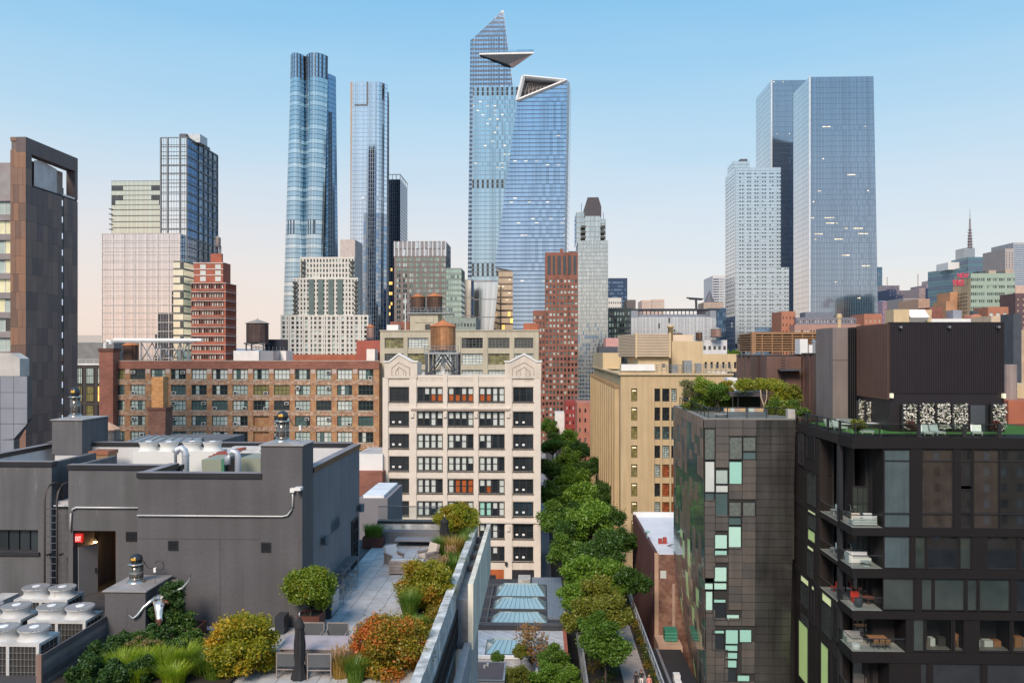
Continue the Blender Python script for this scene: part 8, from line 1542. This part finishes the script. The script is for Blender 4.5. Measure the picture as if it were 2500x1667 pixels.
t = thing('roof_garden_shed', 'dark low roof with pale fan boxes at the foot of the leaning building', 'building', (14.5, 90, 0)); xa, xb = 13.4, 17.0; MB().box(xa, xb, 78, 100, 0, 6).obj('wall', M_black, t); MB().box(xa+.4, xa+.7, 78.2, 99, 6, 6.5).obj('curb', M_galv, t)
for k in range(4): tag(MB().box(X_(1640+4*k, 88), X_(1640+4*k, 88)+.7, 84+k*1.9, 84.9+k*1.9, 6, 6.9).obj('fan_box', M_white), ['nearest', 'second', 'third', 'farthest'][k] + ' small white fan box on the dark low roof beside the park', 'fan box', 'small white fan boxes on the dark low roof')
# ================================================================ vegetation
def leafcloud(name, blobs, n, size, m, seed=1, flat=.35, shell=.5):
    r = np.random.default_rng(seed); B = np.array(blobs, float); vol = B[:, 3]*B[:, 4]*B[:, 5]; w_ = vol**.8; k = r.choice(len(B), n, p=w_/w_.sum())
    d = r.normal(size=(n, 3)); d /= np.linalg.norm(d, axis=1)[:, None]; rad = (shell + (1-shell)*r.random(n))**.8; rad *= 1 + .20*r.normal(size=n); rad = np.where(r.random(n) < .05, rad*r.uniform(1.05, 1.4, n), rad)
    c = B[k, :3] + d*rad[:, None]*B[k, 3:6]
    u = r.normal(size=(n, 3)) + d*.4; u[:, 2] *= 1-flat; u /= np.linalg.norm(u, axis=1)[:, None]; t = r.normal(size=(n, 3)) + np.array([0, 0, .5]); v = np.cross(u, t); v /= np.linalg.norm(v, axis=1)[:, None]; s = size*(.6+.8*r.random(n))[:, None]; wv = np.cross(u, v)
    P = np.stack([c-u*s, c+v*s*.55+wv*s*.12, c+u*s, c-v*s*.55+wv*s*.12], 1).reshape(-1, 3).astype(np.float32)
    me = bpy.data.meshes.new(name); me.vertices.add(4*n); me.vertices.foreach_set('co', P.ravel()); me.loops.add(4*n); me.loops.foreach_set('vertex_index', np.arange(4*n, dtype=np.int32)); me.polygons.add(n); me.polygons.foreach_set('loop_start', np.arange(0, 4*n, 4, dtype=np.int32))
    me.materials.append(m); me.update(calc_edges=True); me.validate(); return me
M_bark = mat('grey brown bark', (.09, .07, .055), .9, 0, .25, 3)
def crownblobs(rx, rz, zc, n, r, sub=.5):
    b = [(0, 0, zc, rx*.62, rx*.62, rz*.62)]
    for i in range(n):
        a = 2*math.pi*(i*.618+.1*r.random()); e = r.uniform(-.75, .95); q = math.sqrt(max(0, 1-e*e)); k = r.uniform(sub*.65, sub*1.1); b.append((rx*.74*q*math.cos(a), rx*.74*q*math.sin(a), zc+rz*.76*e, rx*k*.72, rx*k*.72, rz*k*.6))
    return b
def tree(name, label, loc, rx, rz, trunk, n, leaf, m, seed, group=None, cat='tree', nb=14, tr=.1, flat=.35, stems=1):
    """trunk, limbs to the leaf masses, crown of separate leaves; loc is the foot"""
    r = random.Random(seed); t = thing(name, label, cat, (0, 0, 0), group); zc = trunk+rz*.85; bl = crownblobs(rx, rz, zc, nb, r)
    place(leafcloud('crown', bl, n, leaf, m, seed, flat), 'crown', t); tb_ = MB()
    for s in range(stems): o = (r.uniform(-.1, .1)*(stems > 1)*3, r.uniform(-.1, .1)*(stems > 1)*3); tb_.tube([(o[0], o[1], -.05), (o[0]*1.3+.04, o[1], trunk*.5), (0, 0, trunk), (0, 0, zc)], [tr, tr*.8, tr*.65, tr*.3], 8)
    tb_.obj('trunk', M_bark, t, True); lb = MB()
    for b in bl[1:]: lb.tube([(0, 0, trunk*.9+.1), (b[0]*.5, b[1]*.5, (trunk*.9+b[2])/2), (b[0]*.9, b[1]*.9, b[2])], [tr*.45, tr*.3, tr*.12], 5)
    lb.obj('limb', M_bark, t, True, kind='stuff'); t.location = loc; return t
def tuftmesh(n, h, spread, m, seed, lean=.5, wd=.012, plume=None):
    r = np.random.default_rng(seed); a = r.random(n)*2*math.pi; q = np.sqrt(r.random(n))*spread*.35; b = np.stack([q*np.cos(a), q*np.sin(a), np.zeros(n)], 1); a2 = a + r.normal(size=n)*.5; hh = h*(.55+.5*r.random(n)); ln = lean*hh*(.3+r.random(n)); dr = np.stack([np.cos(a2), np.sin(a2), np.zeros(n)], 1); sd = np.stack([-np.sin(a2), np.cos(a2), np.zeros(n)], 1)*wd
    mid = b + dr*(ln*.35)[:, None] + np.array([0, 0, 1])*(hh*.62)[:, None]; tip = b + dr*ln[:, None] + np.array([0, 0, 1])*(hh*(1-.15*lean))[:, None]
    P = np.stack([b-sd, b+sd, mid+sd*.8, mid-sd*.8, tip+sd*.12, tip-sd*.12], 1).reshape(-1, 3); base = np.arange(n)*6; fs = np.concatenate([np.stack([base, base+1, base+2, base+3], 1), np.stack([base+3, base+2, base+4, base+5], 1)])
    me = bpy.data.meshes.new('blades'); me.from_pydata(P.tolist(), [], fs.tolist()); me.materials.append(m)
    me.update(); return me
def tuft(name, label, loc, n, h, spread, m, seed, lean=.5, wd=.012, group=None, plume=None):
    t = thing(name, label, 'ornamental grass', loc, group); o = place(tuftmesh(n, h, spread, m, seed, lean, wd), 'blades', None, kind='stuff'); o.parent = t
    if plume: o = place(leafcloud('plumes', [(spread*.4*math.cos(i*2.4)*(.3+.7*((i*37) % 10)/10), spread*.4*math.sin(i*2.4)*(.3+.7*((i*37) % 10)/10), h*(1.0+.18*((i*13) % 7)/7), .03, .03, .16) for i in range(22)], 1300, .022, plume, seed), 'plumes', None, kind='stuff'); o.parent = t
    return t
L_park = [leafmat('park leaf %s' % n_, c) for n_, c in (('bright', ((.09, .19, .018), (.165, .29, .028), (.25, .39, .045))), ('deep', ((.032, .08, .012), (.06, .13, .02), (.09, .175, .028))), ('olive', ((.13, .15, .02), (.21, .23, .028), (.30, .30, .045))), ('mid', ((.065, .14, .016), (.115, .215, .025), (.17, .28, .036))))]
protos = {}
def parktree(kind, px, py, rpx, label, zc=None, group='park trees along the elevated park', base=HZ, nl=3600):
    zc = zc or base+4.6; Yt = (EYE-zc)*F/(py-HY); rm = rpx*Yt/F; key = (kind, rng.randrange(2))
    if key not in protos:
        protos[key] = tree('park_tree', label, (0, 0, 0), 3.0, 2.7, 2.3, 8200, .165, L_park[kind], 40+kind*7+key[1], group, nb=17, tr=.16); o = protos[key]; new = True
    else: o = dup(protos[key], (0, 0, 0), label, rng.uniform(0, 6.28), group)
    s = rm/3.0*1.0; o.scale = (s, s, s*rng.uniform(.92, 1.08)); o.location = (X_(px, Yt), Yt, max(base-.0, zc-4.6*s) if s < 1.05 else base); return o
TR = [(3, 1478, 1572, 64, 'big mid green park tree just left of the plank walkway'), (2, 1428, 1512, 58, 'olive yellow park tree overhanging the left park railing'), (2, 1496, 1498, 52, 'olive yellow park tree beside the upper end of the walkway'), (2, 1462, 1462, 56, 'olive park tree in the middle of the near clump'), (0, 1408, 1452, 50, 'bright green park tree opposite the blue grey gallery roof'), (0, 1492, 1405, 58, 'bright green park tree left of the dark red corrugated side'),
      (0, 1425, 1402, 56, 'bright green park tree opposite the far end of the gallery roof'), (1, 1546, 1415, 44, 'dark green park tree against the dark red corrugated side'), (1, 1470, 1352, 56, 'dark green park tree in the shade between two bright ones'), (3, 1382, 1345, 48, 'mid green park tree nearest the corner of the pale pink building'), (0, 1440, 1298, 60, 'large bright green park tree below the ribbed yellow wall'), (1, 1512, 1312, 46, 'dark green park tree tucked under the yellow building corner'),
      (3, 1360, 1275, 48, 'mid green park tree beside the second storey of the pink building'), (0, 1425, 1238, 50, 'bright green park tree midway along the yellow wall'), (1, 1484, 1255, 42, 'dark park tree hugging the near end of the yellow wall'), (3, 1350, 1212, 44, 'mid green park tree close to the pink wall, third from its corner'), (0, 1400, 1190, 46, 'bright green park tree in mid row'), (1, 1462, 1205, 36, 'dark park tree hugging the middle of the yellow wall'),
      (1, 1345, 1152, 36, 'dark park tree close to the pink wall'), (3, 1390, 1140, 40, 'mid green park tree well down the row'), (1, 1436, 1148, 34, 'dark park tree hugging the far half of the yellow wall'), (3, 1350, 1096, 32, 'small seeming park tree by the upper pink wall'), (0, 1386, 1088, 32, 'bright small seeming park tree far down the row'), (1, 1422, 1100, 28, 'dark park tree at the far end of the yellow wall'), (3, 1340, 1050, 26, 'far park tree beside the pink wall'), (3, 1376, 1044, 26, 'far park tree below the pinkish red house'), (1, 1352, 1008, 18, 'very far dark park tree at the end of the row'), (3, 1334, 985, 14, 'farthest park tree below the dark red tower'), (1, 1366, 990, 14, 'very far dark park tree before the crimson house'),
      (1, 1395, 1300, 44, 'dark park tree behind the tree nearest the pink corner'), (3, 1455, 1530, 44, 'mid green park tree filling the near clump'), (1, 1410, 1250, 36, 'dark park tree in the shaded middle of the row')]
for k_, a, b, r_, lab in TR: parktree(k_, a, b, r_, lab)
# planting under the trees
L_und = leafmat('park undergrowth', ((.03, .06, .012), (.06, .09, .015), (.10, .12, .02)), ((.26, .17, .02), .55, .72, .5))
bl = [(rng.uniform(4.9, 8.0), y, HZ+.35, .6, .8, .42) for y in np.arange(60, 200, .8)] + [(rng.uniform(11.0, 11.5), y, HZ+.4, .35, .6, .5) for y in np.arange(60, 200, .7)]
place(leafcloud('undergrowth', bl, 42000, .10, L_und, 5), 'undergrowth', None, kind='stuff'); bpy.data.objects['undergrowth']['label'] = 'mixed low planting with yellow blooms beside the park walkway'
# yard trees by the gallery
for i, (k_, px, py, r_, lab) in enumerate(((3, 1352, 1606, 40, 'mid green yard tree right before the lowest skylight'), (0, 1335, 1650, 44, 'bright green yard tree at the bottom edge left of the park'), (0, 1384, 1652, 36, 'bright green yard tree touching the left park railing'), (2, 1262, 1650, 34, 'pale olive yard tree beside the white air conditioner'), (2, 1272, 1592, 22, 'small pale yard tree before the lowest skylight'), (3, 1215, 1604, 18, 'small dark yard shrub behind the dark topped cabin'))): parktree(k_, px, py, r_, lab, zc=9.5, group='yard trees beside the gallery', base=6.0)
ot = tree('yard_tree', 'thin orange brown leafed tree standing before the gallery skylights', (X_(1298, 90), 90, 6), 2.0, 2.6, 1.9, 1500, .13, leafmat('thin orange leaf', ((.20, .17, .03), (.36, .17, .06), (.42, .24, .10))), 71, nb=18, tr=.11)
# terrace trees
def px3(px, py, z): x, y = G_(px, py, z); return x, y
def potted(label, px, zc, Yt, rx, rz, m, seed, base, n=20000, leaf=.052, nb=30, tr=.05, stems=3):
    base = min(base, zc-.25-rz*.85); return tree('terrace_tree', label, (X_(px, Yt), Yt, base), rx, rz, max(.25, zc-base-rz*.85), n, leaf, m, seed, nb=nb, tr=tr, stems=stems)
potted('round green tree in the rust planter at the penthouse corner', 756, 31.9, 34.8, 1.12, .98, leafmat('fresh green maple', ((.11, .18, .014), (.19, .27, .022), (.28, .35, .035)), ((.34, .26, .02), .72, .9, 1.3)), 3, FZ+.75)
potted('orange and green maple in the bed left of the dining table', 597, 31.0, 30.2, 1.32, 1.24, leafmat('orange green maple', ((.18, .20, .014), (.29, .30, .02), (.40, .36, .025)), ((.64, .36, .02), .59, .80, .8)), 4, FZ+.3, 26000, .056)
potted('red orange maple before the concrete parapet', 952, 30.83, 30.8, 1.46, 1.32, leafmat('red orange maple', ((.17, .18, .016), (.28, .24, .02), (.40, .31, .028)), ((.66, .17, .04), .56, .76, .8)), 5, FZ+.2, 28000, .056)
potted('rounded green and bronze tree midway along the parapet', 1036, 31.15, 38.2, 1.36, 1.15, leafmat('bronze green maple', ((.18, .20, .015), (.28, .28, .02), (.38, .36, .03)), ((.50, .23, .025), .62, .82, .9)), 6, FZ+.2, 24000, .056)
potted('spreading yellow green tree at the far end of the terrace', 1115, 31.7, 51.0, 1.36, .95, leafmat('yellow green maple', ((.16, .21, .015), (.27, .31, .022), (.38, .39, .035)), ((.46, .30, .025), .60, .76, 1.0)), 7, FZ+.3, 18000, .062, tr=.06)
# planting bed behind the plank fence
struct('planting_bed', MB().box(-17.7, -11.2, 27, 34.6, FZ+.002, FZ+.12), mat('dark soil'))
LS = [leafmat('evergreen leaf', ((.03, .075, .018), (.055, .115, .025), (.085, .155, .035))), leafmat('shrub leaf', ((.05, .11, .02), (.085, .165, .028), (.12, .21, .04)))]
SH = [(205, 1642, 44, 0, 'front most dark shrub against the plank fence'), (250, 1602, 42, 0, 'second dark shrub along the plank fence'), (300, 1576, 38, 0, 'third dark shrub along the plank fence'), (345, 1572, 36, 1, 'lighter shrub below the low grey chimney'), (388, 1560, 40, 0, 'dark shrub right below the bull head'), (405, 1500, 40, 0, 'tall dark evergreen beside the bull head'), (425, 1455, 34, 0, 'top tuft of the evergreens by the penthouse wall'), (442, 1520, 36, 1, 'lighter green shrub right of the tall evergreen'), (465, 1560, 30, 1, 'small shrub over the rust planter at the wall'), (280, 1650, 40, 0, 'dark shrub at the bottom edge behind the bright grass'), (345, 1632, 34, 0, 'dark shrub among the bright grasses'), (430, 1590, 32, 0, 'dark shrub behind the grass tufts')]
for i, (px, py, r_, k_, lab) in enumerate(SH):
    Yt = 33.6 if py < 1530 else (EYE-30.75)*F/(py-HY); rm = r_*Yt/F*1.05; zc = Z_(py, Yt, px); t = thing('shrub', lab, 'shrub', (0, 0, 0), 'evergreen shrubs in the planting bed'); r2_ = random.Random(90+i)
    place(leafcloud('foliage', crownblobs(rm, rm*1.05, 0, 12, r2_), 4200, .055, LS[k_], 90+i), 'foliage', t); MB().tube([(0, 0, -(zc-FZ)), (.03, 0, -rm*.3), (0, 0, rm*.3)], [.05, .04, .02], 6).obj('stem', M_bark, t); t.location = (X_(px, Yt), Yt, zc)
GR = leafmat('bright lime grass', ((.22, .34, .015), (.33, .44, .025), (.46, .54, .05)), trans=.45); GD = leafmat('green grass', ((.09, .17, .02), (.15, .25, .03), (.22, .32, .04)), trans=.45); GG = leafmat('golden grass', ((.36, .24, .04), (.46, .30, .06), (.55, .38, .12)), trans=.45); GP = leafmat('pinkish seed plume', ((.50, .30, .14), (.58, .38, .20), (.62, .45, .26)), trans=.4)
for i, (px, py, h, m, lab) in enumerate(((300, 1650, 1.0, GR, 'bright lime grass tuft nearest the dark shrubs'), (352, 1640, 1.05, GR, 'bright lime grass tuft second from the shrubs'), (400, 1645, 1.0, GR, 'bright lime grass tuft in the middle of the bed'), (448, 1632, 1.05, GR, 'bright lime grass tuft third along the bed'), (330, 1668, .8, GR, 'low lime grass tuft at the bottom edge'), (492, 1640, .9, GD, 'green grass tuft left of the orange maple'), (525, 1650, .9, GD, 'dark green grass tuft under the orange maple'), (425, 1668, .8, GR, 'low lime grass tuft at the bottom edge, right one'))):
    Yt = (EYE-30.3)*F/(py-HY); tuft('grass_tuft', lab, (X_(px, Yt), Yt, FZ+.1), 900, h, 1.0, m, 130+i, .62, .011)
t = thing('flower_stalks', 'tan dried flower heads among the dark shrubs', 'dried flowers', (0, 0, 0)); place(leafcloud('flower_head', [(rng.uniform(-.6, .6), rng.uniform(-.3, .3), rng.uniform(.75, 1.05), .12, .12, .05) for i in range(14)], 1500, .035, leafmat('dried tan flower', ((.16, .13, .05), (.26, .20, .08), (.30, .24, .10))), 77), 'flower_head', t, kind='stuff'); t.location = (X_(352, 30.6), 30.6, FZ+.1); o = place(tuftmesh(120, .95, .9, GD, 78, .3), 'stalks', None, kind='stuff'); o.parent = t
for i, (px, Yt, h, m, pl, lab) in enumerate(((905, 50.4, .95, GD, None, 'tall green grass in the rust planter at the far end, left'), (918, 50.4, .9, GD, None, 'tall green grass in the rust planter at the far end, right'), (1000, 36.2, 1.25, GD, None, 'upright green grass right of the red maple'), (1018, 34.2, .7, leafmat('lime leaf', ((.12, .24, .02), (.18, .32, .03)), trans=.45), None, 'low lime green clump against the parapet'), (1108, 46.6, 1.3, GG, None, 'golden grass tuft behind the far parasol'), (1128, 47.8, 1.2, GD, None, 'green grass tuft by the far parapet'), (1100, 44.4, 1.0, GD, GP, 'pink plumed grass left of the far parapet'), (1082, 42.6, .9, GD, GP, 'pink plumed grass beside the bronze tree'), (1075, 47.9, 1.0, GD, None, 'green grass left of the far parasol'), (1112, 43.0, 1.0, GD, None, 'green grass right of the plumed grasses'), (1140, 49.8, 1.2, GD, None, 'green grass below the yellow green tree'), (868, 29.7, .95, GD, None, 'dark green grass below the red maple'), (832, 30.1, .9, GG, GP, 'orange plumed grass between table and red maple'), (1005, 32.3, .9, GD, None, 'green grass hidden beside the red maple'))): tuft('grass_tuft', lab, (X_(px, Yt), Yt, FZ+.28 if px > 930 else (FZ+.5 if px > 880 else FZ)), 620, h, .85, m, 160+i, .45, .013, plume=pl)
gc = thing('ground_cover', 'mixed low green planting filling the long rust planter along the parapet', 'planting', (0, 0, 0)); place(leafcloud('foliage', [(rng.uniform(XP-1.15, XP-.15), y, FZ+.38, .3, .35, .28) for y in np.arange(31.4, 50.8, .22)], 26000, .05, leafmat('mixed ground cover', ((.05, .11, .015), (.10, .17, .02), (.17, .23, .03)), ((.36, .22, .03), .58, .74, .6)), 191), 'foliage', gc, kind='stuff')
# roof garden on the leaning building
ZL = Z_(1022, 85, 1800)
for i, (px, Yt, rx, rz, zc, m, lab) in enumerate(((1688, 97, 1.5, 1.55, 2.4, leafmat('grey olive leaf', ((.20, .21, .08), (.28, .28, .12), (.36, .35, .17))), 'grey olive tree at the left of the roof garden'), (1722, 95, 1.4, 1.6, 2.6, leafmat('lime leaf tree', ((.15, .23, .025), (.25, .34, .035), (.38, .42, .06))), 'yellow green tree second from the left in the roof garden'), (1752, 94, 1.6, 1.3, 2.1, L_park[3], 'dense green tree left of the pergola'), (1772, 96, 1.0, 1.2, 2.6, leafmat('yellow leaf', ((.26, .24, .02), (.36, .30, .03), (.42, .32, .04))), 'yellow topped small tree behind the pergola'), (1905, 92, 1.3, 1.6, 1.9, leafmat('yellow green vine', ((.16, .23, .02), (.28, .32, .025), (.46, .40, .04))), 'tall green climber at the right end of the pergola'), (1935, 92, 1.1, 1.2, 2.0, L_park[2], 'olive shrub at the right corner of the roof garden'))):
    tree('roof_tree', lab, (X_(px, Yt), Yt, ZL), rx, rz, max(.4, zc-rz*.8), 3800, .10, m, 200+i, 'trees of the roof garden', nb=14, tr=.06, stems=2)
vt = thing('climbing_vine', 'yellow green vine with pale trunk sprawling over the pergola roof', 'vine', (X_(1862, 92), 92, ZL)); place(leafcloud('foliage', [(rng.uniform(-2.6, 2.2), rng.uniform(-.5, 2), 3.0+rng.uniform(-.2, .5), .85, .8, .5) for i in range(20)], 9000, .09, leafmat('yellow green vine'), 222), 'foliage', vt).matrix_parent_inverse.identity(); o = MB().tube([(0, -.4, 0), (.05, -.4, .9), (-.25, -.3, 1.8), (-.3, -.2, 2.7)], .07, 7).tube([(.05, -.4, .9), (.35, -.35, 1.7), (.4, -.2, 2.7)], .05, 7).obj('trunk', mat('pale vine bark', (.42, .33, .24), .9), vt); o.matrix_parent_inverse.identity()
t = thing('flower_bed', 'orange flower clump at the left glass railing of the roof garden', 'flowers', (X_(1702, 98), 98, ZL)); o = place(leafcloud('blooms', [(rng.uniform(-1.3, 1.3), rng.uniform(-.5, .5), .75, .35, .3, .18) for i in range(10)], 1500, .07, leafmat('orange bloom', ((.55, .16, .01), (.65, .22, .02), (.6, .28, .03))), 230), 'blooms', t, kind='stuff'); o.matrix_parent_inverse.identity()
bsh = tree('ball_shrub', 'clipped round shrub where the two roof terraces meet', (X_(1962, 84), 84, ZL-.4), .78, .66, .45, 2600, .07, L_park[3], 240, cat='shrub', nb=10)
for i, (px, yy, lab) in enumerate(((2094, 71.2, 'round shrub in a pale planter at the corner of the roof lawn'),)): 
    tree('ball_shrub', lab, (X_(px, yy), yy, z1+.15 if 0 else ZT+.1), .72, .6, .5, 2600, .07, L_park[2], 250+i, cat='shrub', nb=10); pb_ = thing('planter_box', 'pale box planter under the round shrub at the lawn corner', 'planter', (X_(px, yy), yy, ZT)); MB().box(X_(px, yy)-.62, X_(px, yy)+.62, yy-.35, yy+.35, ZT-.55, ZT+.12).obj('box', mat('grey planter', (.26, .26, .27), .7), pb_)
for i, (px, yy) in enumerate(((2224, 73), (2432, 73))):
    tree('red_shrub', ['dark red small tree before the first flower columns', 'dark red small tree at the right end before the dark door'][i], (X_(px, yy), yy, ZT), .5, .6, .5, 900, .06, leafmat('dark red leaf', ((.12, .03, .03), (.18, .05, .04), (.10, .06, .03))), 260+i, cat='shrub', nb=8, tr=.03); pb_ = thing('planter_box', ['grey box planter on the lawn under the left red shrub', 'grey box planter on the lawn under the right red shrub'][i], 'planter', (X_(px, yy), yy, ZT)); MB().box(X_(px, yy)-.5, X_(px, yy)+.5, yy-.3, yy+.3, ZT-.55, ZT+.1).obj('box', mat('grey planter'), pb_)
for i, (a, b, py, Yt) in enumerate(((1718, 1800, 850, 420), (1985, 2036, 852, 300))):
    n_ = 7 if i == 0 else 3
    for k in range(n_): px = a+(b-a)*(k+.5)/n_; tree('distant_tree', '%s of the distant green trees behind the %s' % (['first', 'second', 'third', 'fourth', 'fifth', 'sixth', 'seventh'][k], 'yellow building' if i == 0 else 'slatted screen'), (X_(px, Yt+k % 3*6), Yt+k % 3*6, 28), 3.2 if i == 0 else 2.2, 3.4, 9.5, 1100, .42, L_park[3 if k % 2 else 0], 300+i*20+k, 'distant trees behind the %s' % ('yellow building' if i == 0 else 'slatted screen'), nb=10, tr=.3)
# people on the walkway
def person(label, x, y, top, pants, hair, rz, step=.22, longhair=False):
    t = thing('person', label, 'person', (0, 0, 0)); b = bpy.data.meshes.new('body'); V = []; E = []; Rr = []
    def chain(start, pts):
        p = start
        for co, r in pts: V.append(co); Rr.append(r); E.append((p, len(V)-1)) if p is not None else None; p = len(V)-1
        return p
    pelvis = chain(None, [((0, 0, .94), .135)]); waist = chain(pelvis, [((0, .01, 1.10), .125), ((0, .02, 1.30), .15), ((0, .02, 1.43), .12)]); neck = chain(waist, [((0, 0, 1.51), .055)]); chain(neck, [((0, -.015, 1.58), .085), ((0, -.02, 1.67), .10), ((0, -.01, 1.74), .065)])
    for s in (-1, 1):
        chain(pelvis, [((.10*s, 0, .86), .10), ((.105*s, -.05*s*step*4, .48), .068), ((.11*s, step*s*.75, .10), .042), ((.12*s, step*s*.75-.14, .045), .036)])
        h = chain(waist, [((.18*s, .02, 1.41), .062), ((.23*s, .06*s, 1.14), .046), ((.24*s, -.10-.10*s, .92), .034), ((.24*s, -.12-.12*s, .86), .036)]); hx, hy, hz = V[h]
        for f, l in ((-.02, .075), (-.007, .09), (.007, .085), (.02, .065)): chain(h, [((hx, hy+f*1.2, hz-.045), .010), ((hx-.008*s, hy+f*1.2-.005, hz-.045-l*.6), .008)])
        chain(h, [((hx-.015*s, hy-.04, hz-.01), .011), ((hx-.025*s, hy-.06, hz-.045), .009)])
    b.from_pydata(V, E, []); o = bpy.data.objects.new('body', b); C.objects.link(o); sk = o.modifiers.new('skin', 'SKIN'); o.modifiers.new('sub', 'SUBSURF').levels = 2
    for i, r in enumerate(Rr): b.skin_vertices[0].data[i].radius = (r, r*.82 if i < 4 else r)
    b.skin_vertices[0].data[0].use_root = True
    me = bpy.data.meshes.new_from_object(o.evaluated_get(bpy.context.evaluated_depsgraph_get())); bpy.data.objects.remove(o); me.name = 'body'
    me.materials.clear(); skin_ = mat('skin tone', (.45, .26, .18), .6, 0, .05)
    for m in (skin_, top, pants, mat('dark shoes', (.03, .03, .03))): me.materials.append(m)
    mi = []
    for p in me.polygons: c = p.center; mi.append(3 if c.z < .09 else (0 if c.z > 1.49 or (abs(c.x) > .2 and c.z < 1.08) else (2 if c.z < .98 and abs(c.x) < .215 else 1)))
    me.polygons.foreach_set('material_index', mi); me.polygons.foreach_set('use_smooth', [True]*len(mi)); place(me, 'body', t)
    hb = MB(); hb.lathe(0, .012, [(.104, 1.63), (.116, 1.68), (.112, 1.74), (.075, 1.79), (.01, 1.805)], 14); ob = hb.obj('hair', hair, t, True)
    if longhair: MB().lathe(0, .06, [(.03, 1.36), (.075, 1.45), (.085, 1.6), (.09, 1.68)], 12).obj('hair_back', hair, t, True)
    fb_ = MB(); fb_.lathe(0, -.118, [(.006, 1.60), (.014, 1.625), (.006, 1.66)], 6); fb_.box(-.025, .025, -.106, -.10, 1.575, 1.583, 0); fb_.box(-.045, -.02, -.112, -.104, 1.662, 1.672); fb_.box(.02, .045, -.112, -.104, 1.662, 1.672); fb_.obj('face', mat('face shade', (.20, .10, .08), .6), t)
    t.location = (x, y, HZ+.07); t.rotation_euler = (0, 0, rz)
blk, wh_, pk_ = mat('black cloth', (.02, .02, .024), .9), mat('white cloth', (.75, .74, .72), .9), mat('coral pink cloth', (.75, .28, .25), .9)
person('person in black clothes walking, left of three on the walkway', X_(1553, 80.4), 80.4, blk, blk, mat('dark hair', (.03, .02, .018), .6), R(8)); person('person in a dark top and white trousers, middle of three on the walkway', X_(1566, 80.9), 80.9, blk, wh_, mat('red brown hair', (.16, .05, .03), .6), R(-6), longhair=True); person('person in a coral pink outfit, right of three on the walkway', X_(1585, 79.6), 79.6, pk_, pk_, mat('fair hair', (.40, .24, .15), .6), R(4), longhair=True)

t = thing('roof_hedge', 'mixed green planting along the back of the roof garden under the trees', 'planting', (0, 0, 0)); place(leafcloud('foliage', [(X_(p_, 96), 96+rng.uniform(-1, 1), ZL+rng.uniform(.4, 1.3), .8, .7, .6) for p_ in range(1700, 1790, 7)] + [(X_(p_, 90), 90+rng.uniform(-.5, .5), ZL+rng.uniform(.3, 1.4), .6, .6, .6) for p_ in range(1880, 1945, 7)] + [(X_(p_, 97), 97, ZL+rng.uniform(.3, .7), .5, .5, .4) for p_ in range(1672, 1720, 8)], 15000, .09, leafmat('roof hedge leaf', ((.06, .13, .02), (.11, .20, .03), (.19, .28, .04)), ((.36, .36, .04), .62, .78, .7)), 411), 'foliage', t, kind='stuff')

r_ = np.random.default_rng(9); n_ = 420; xs_ = r_.uniform(XT+.3, XP-1.3, n_); ys_ = np.where(r_.random(n_) < .7, r_.uniform(29, 36, n_), r_.uniform(36, 50, n_)); lm_ = MB()
for x_, y_, a_ in zip(xs_, ys_, r_.random(n_)*6.28):
    s_ = .045; u_, v_ = (math.cos(a_)*s_, math.sin(a_)*s_), (-math.sin(a_)*s_*.6, math.cos(a_)*s_*.6); lm_.quad((x_-u_[0], y_-u_[1], FZ+.008), (x_+v_[0], y_+v_[1], FZ+.02), (x_+u_[0], y_+u_[1], FZ+.008), (x_-v_[0], y_-v_[1], FZ+.012))
o = lm_.obj('fallen_leaves', leafmat('fallen leaf', ((.30, .10, .03), (.36, .20, .04), (.20, .17, .04))), kind='stuff'); o['label'] = 'scattered fallen leaves on the terrace pavers'
for k, (x_, y_) in enumerate(((-21.2, 34.4), (-20.2, 31.8), (-22.6, 34.5))): tag(MB().tube([(x_, y_-1.0, 29.3), (x_, y_+.2, 29.3), (x_, y_+.2, 30.6), (x_+.5, y_+.2, 30.7)], .05, 8).obj('refrigerant_pipe', M_black), ['black insulated pipe behind the front cooling row', 'black insulated pipe between the front cooling units', 'black insulated pipe behind the middle cooling row'][k], 'pipe')
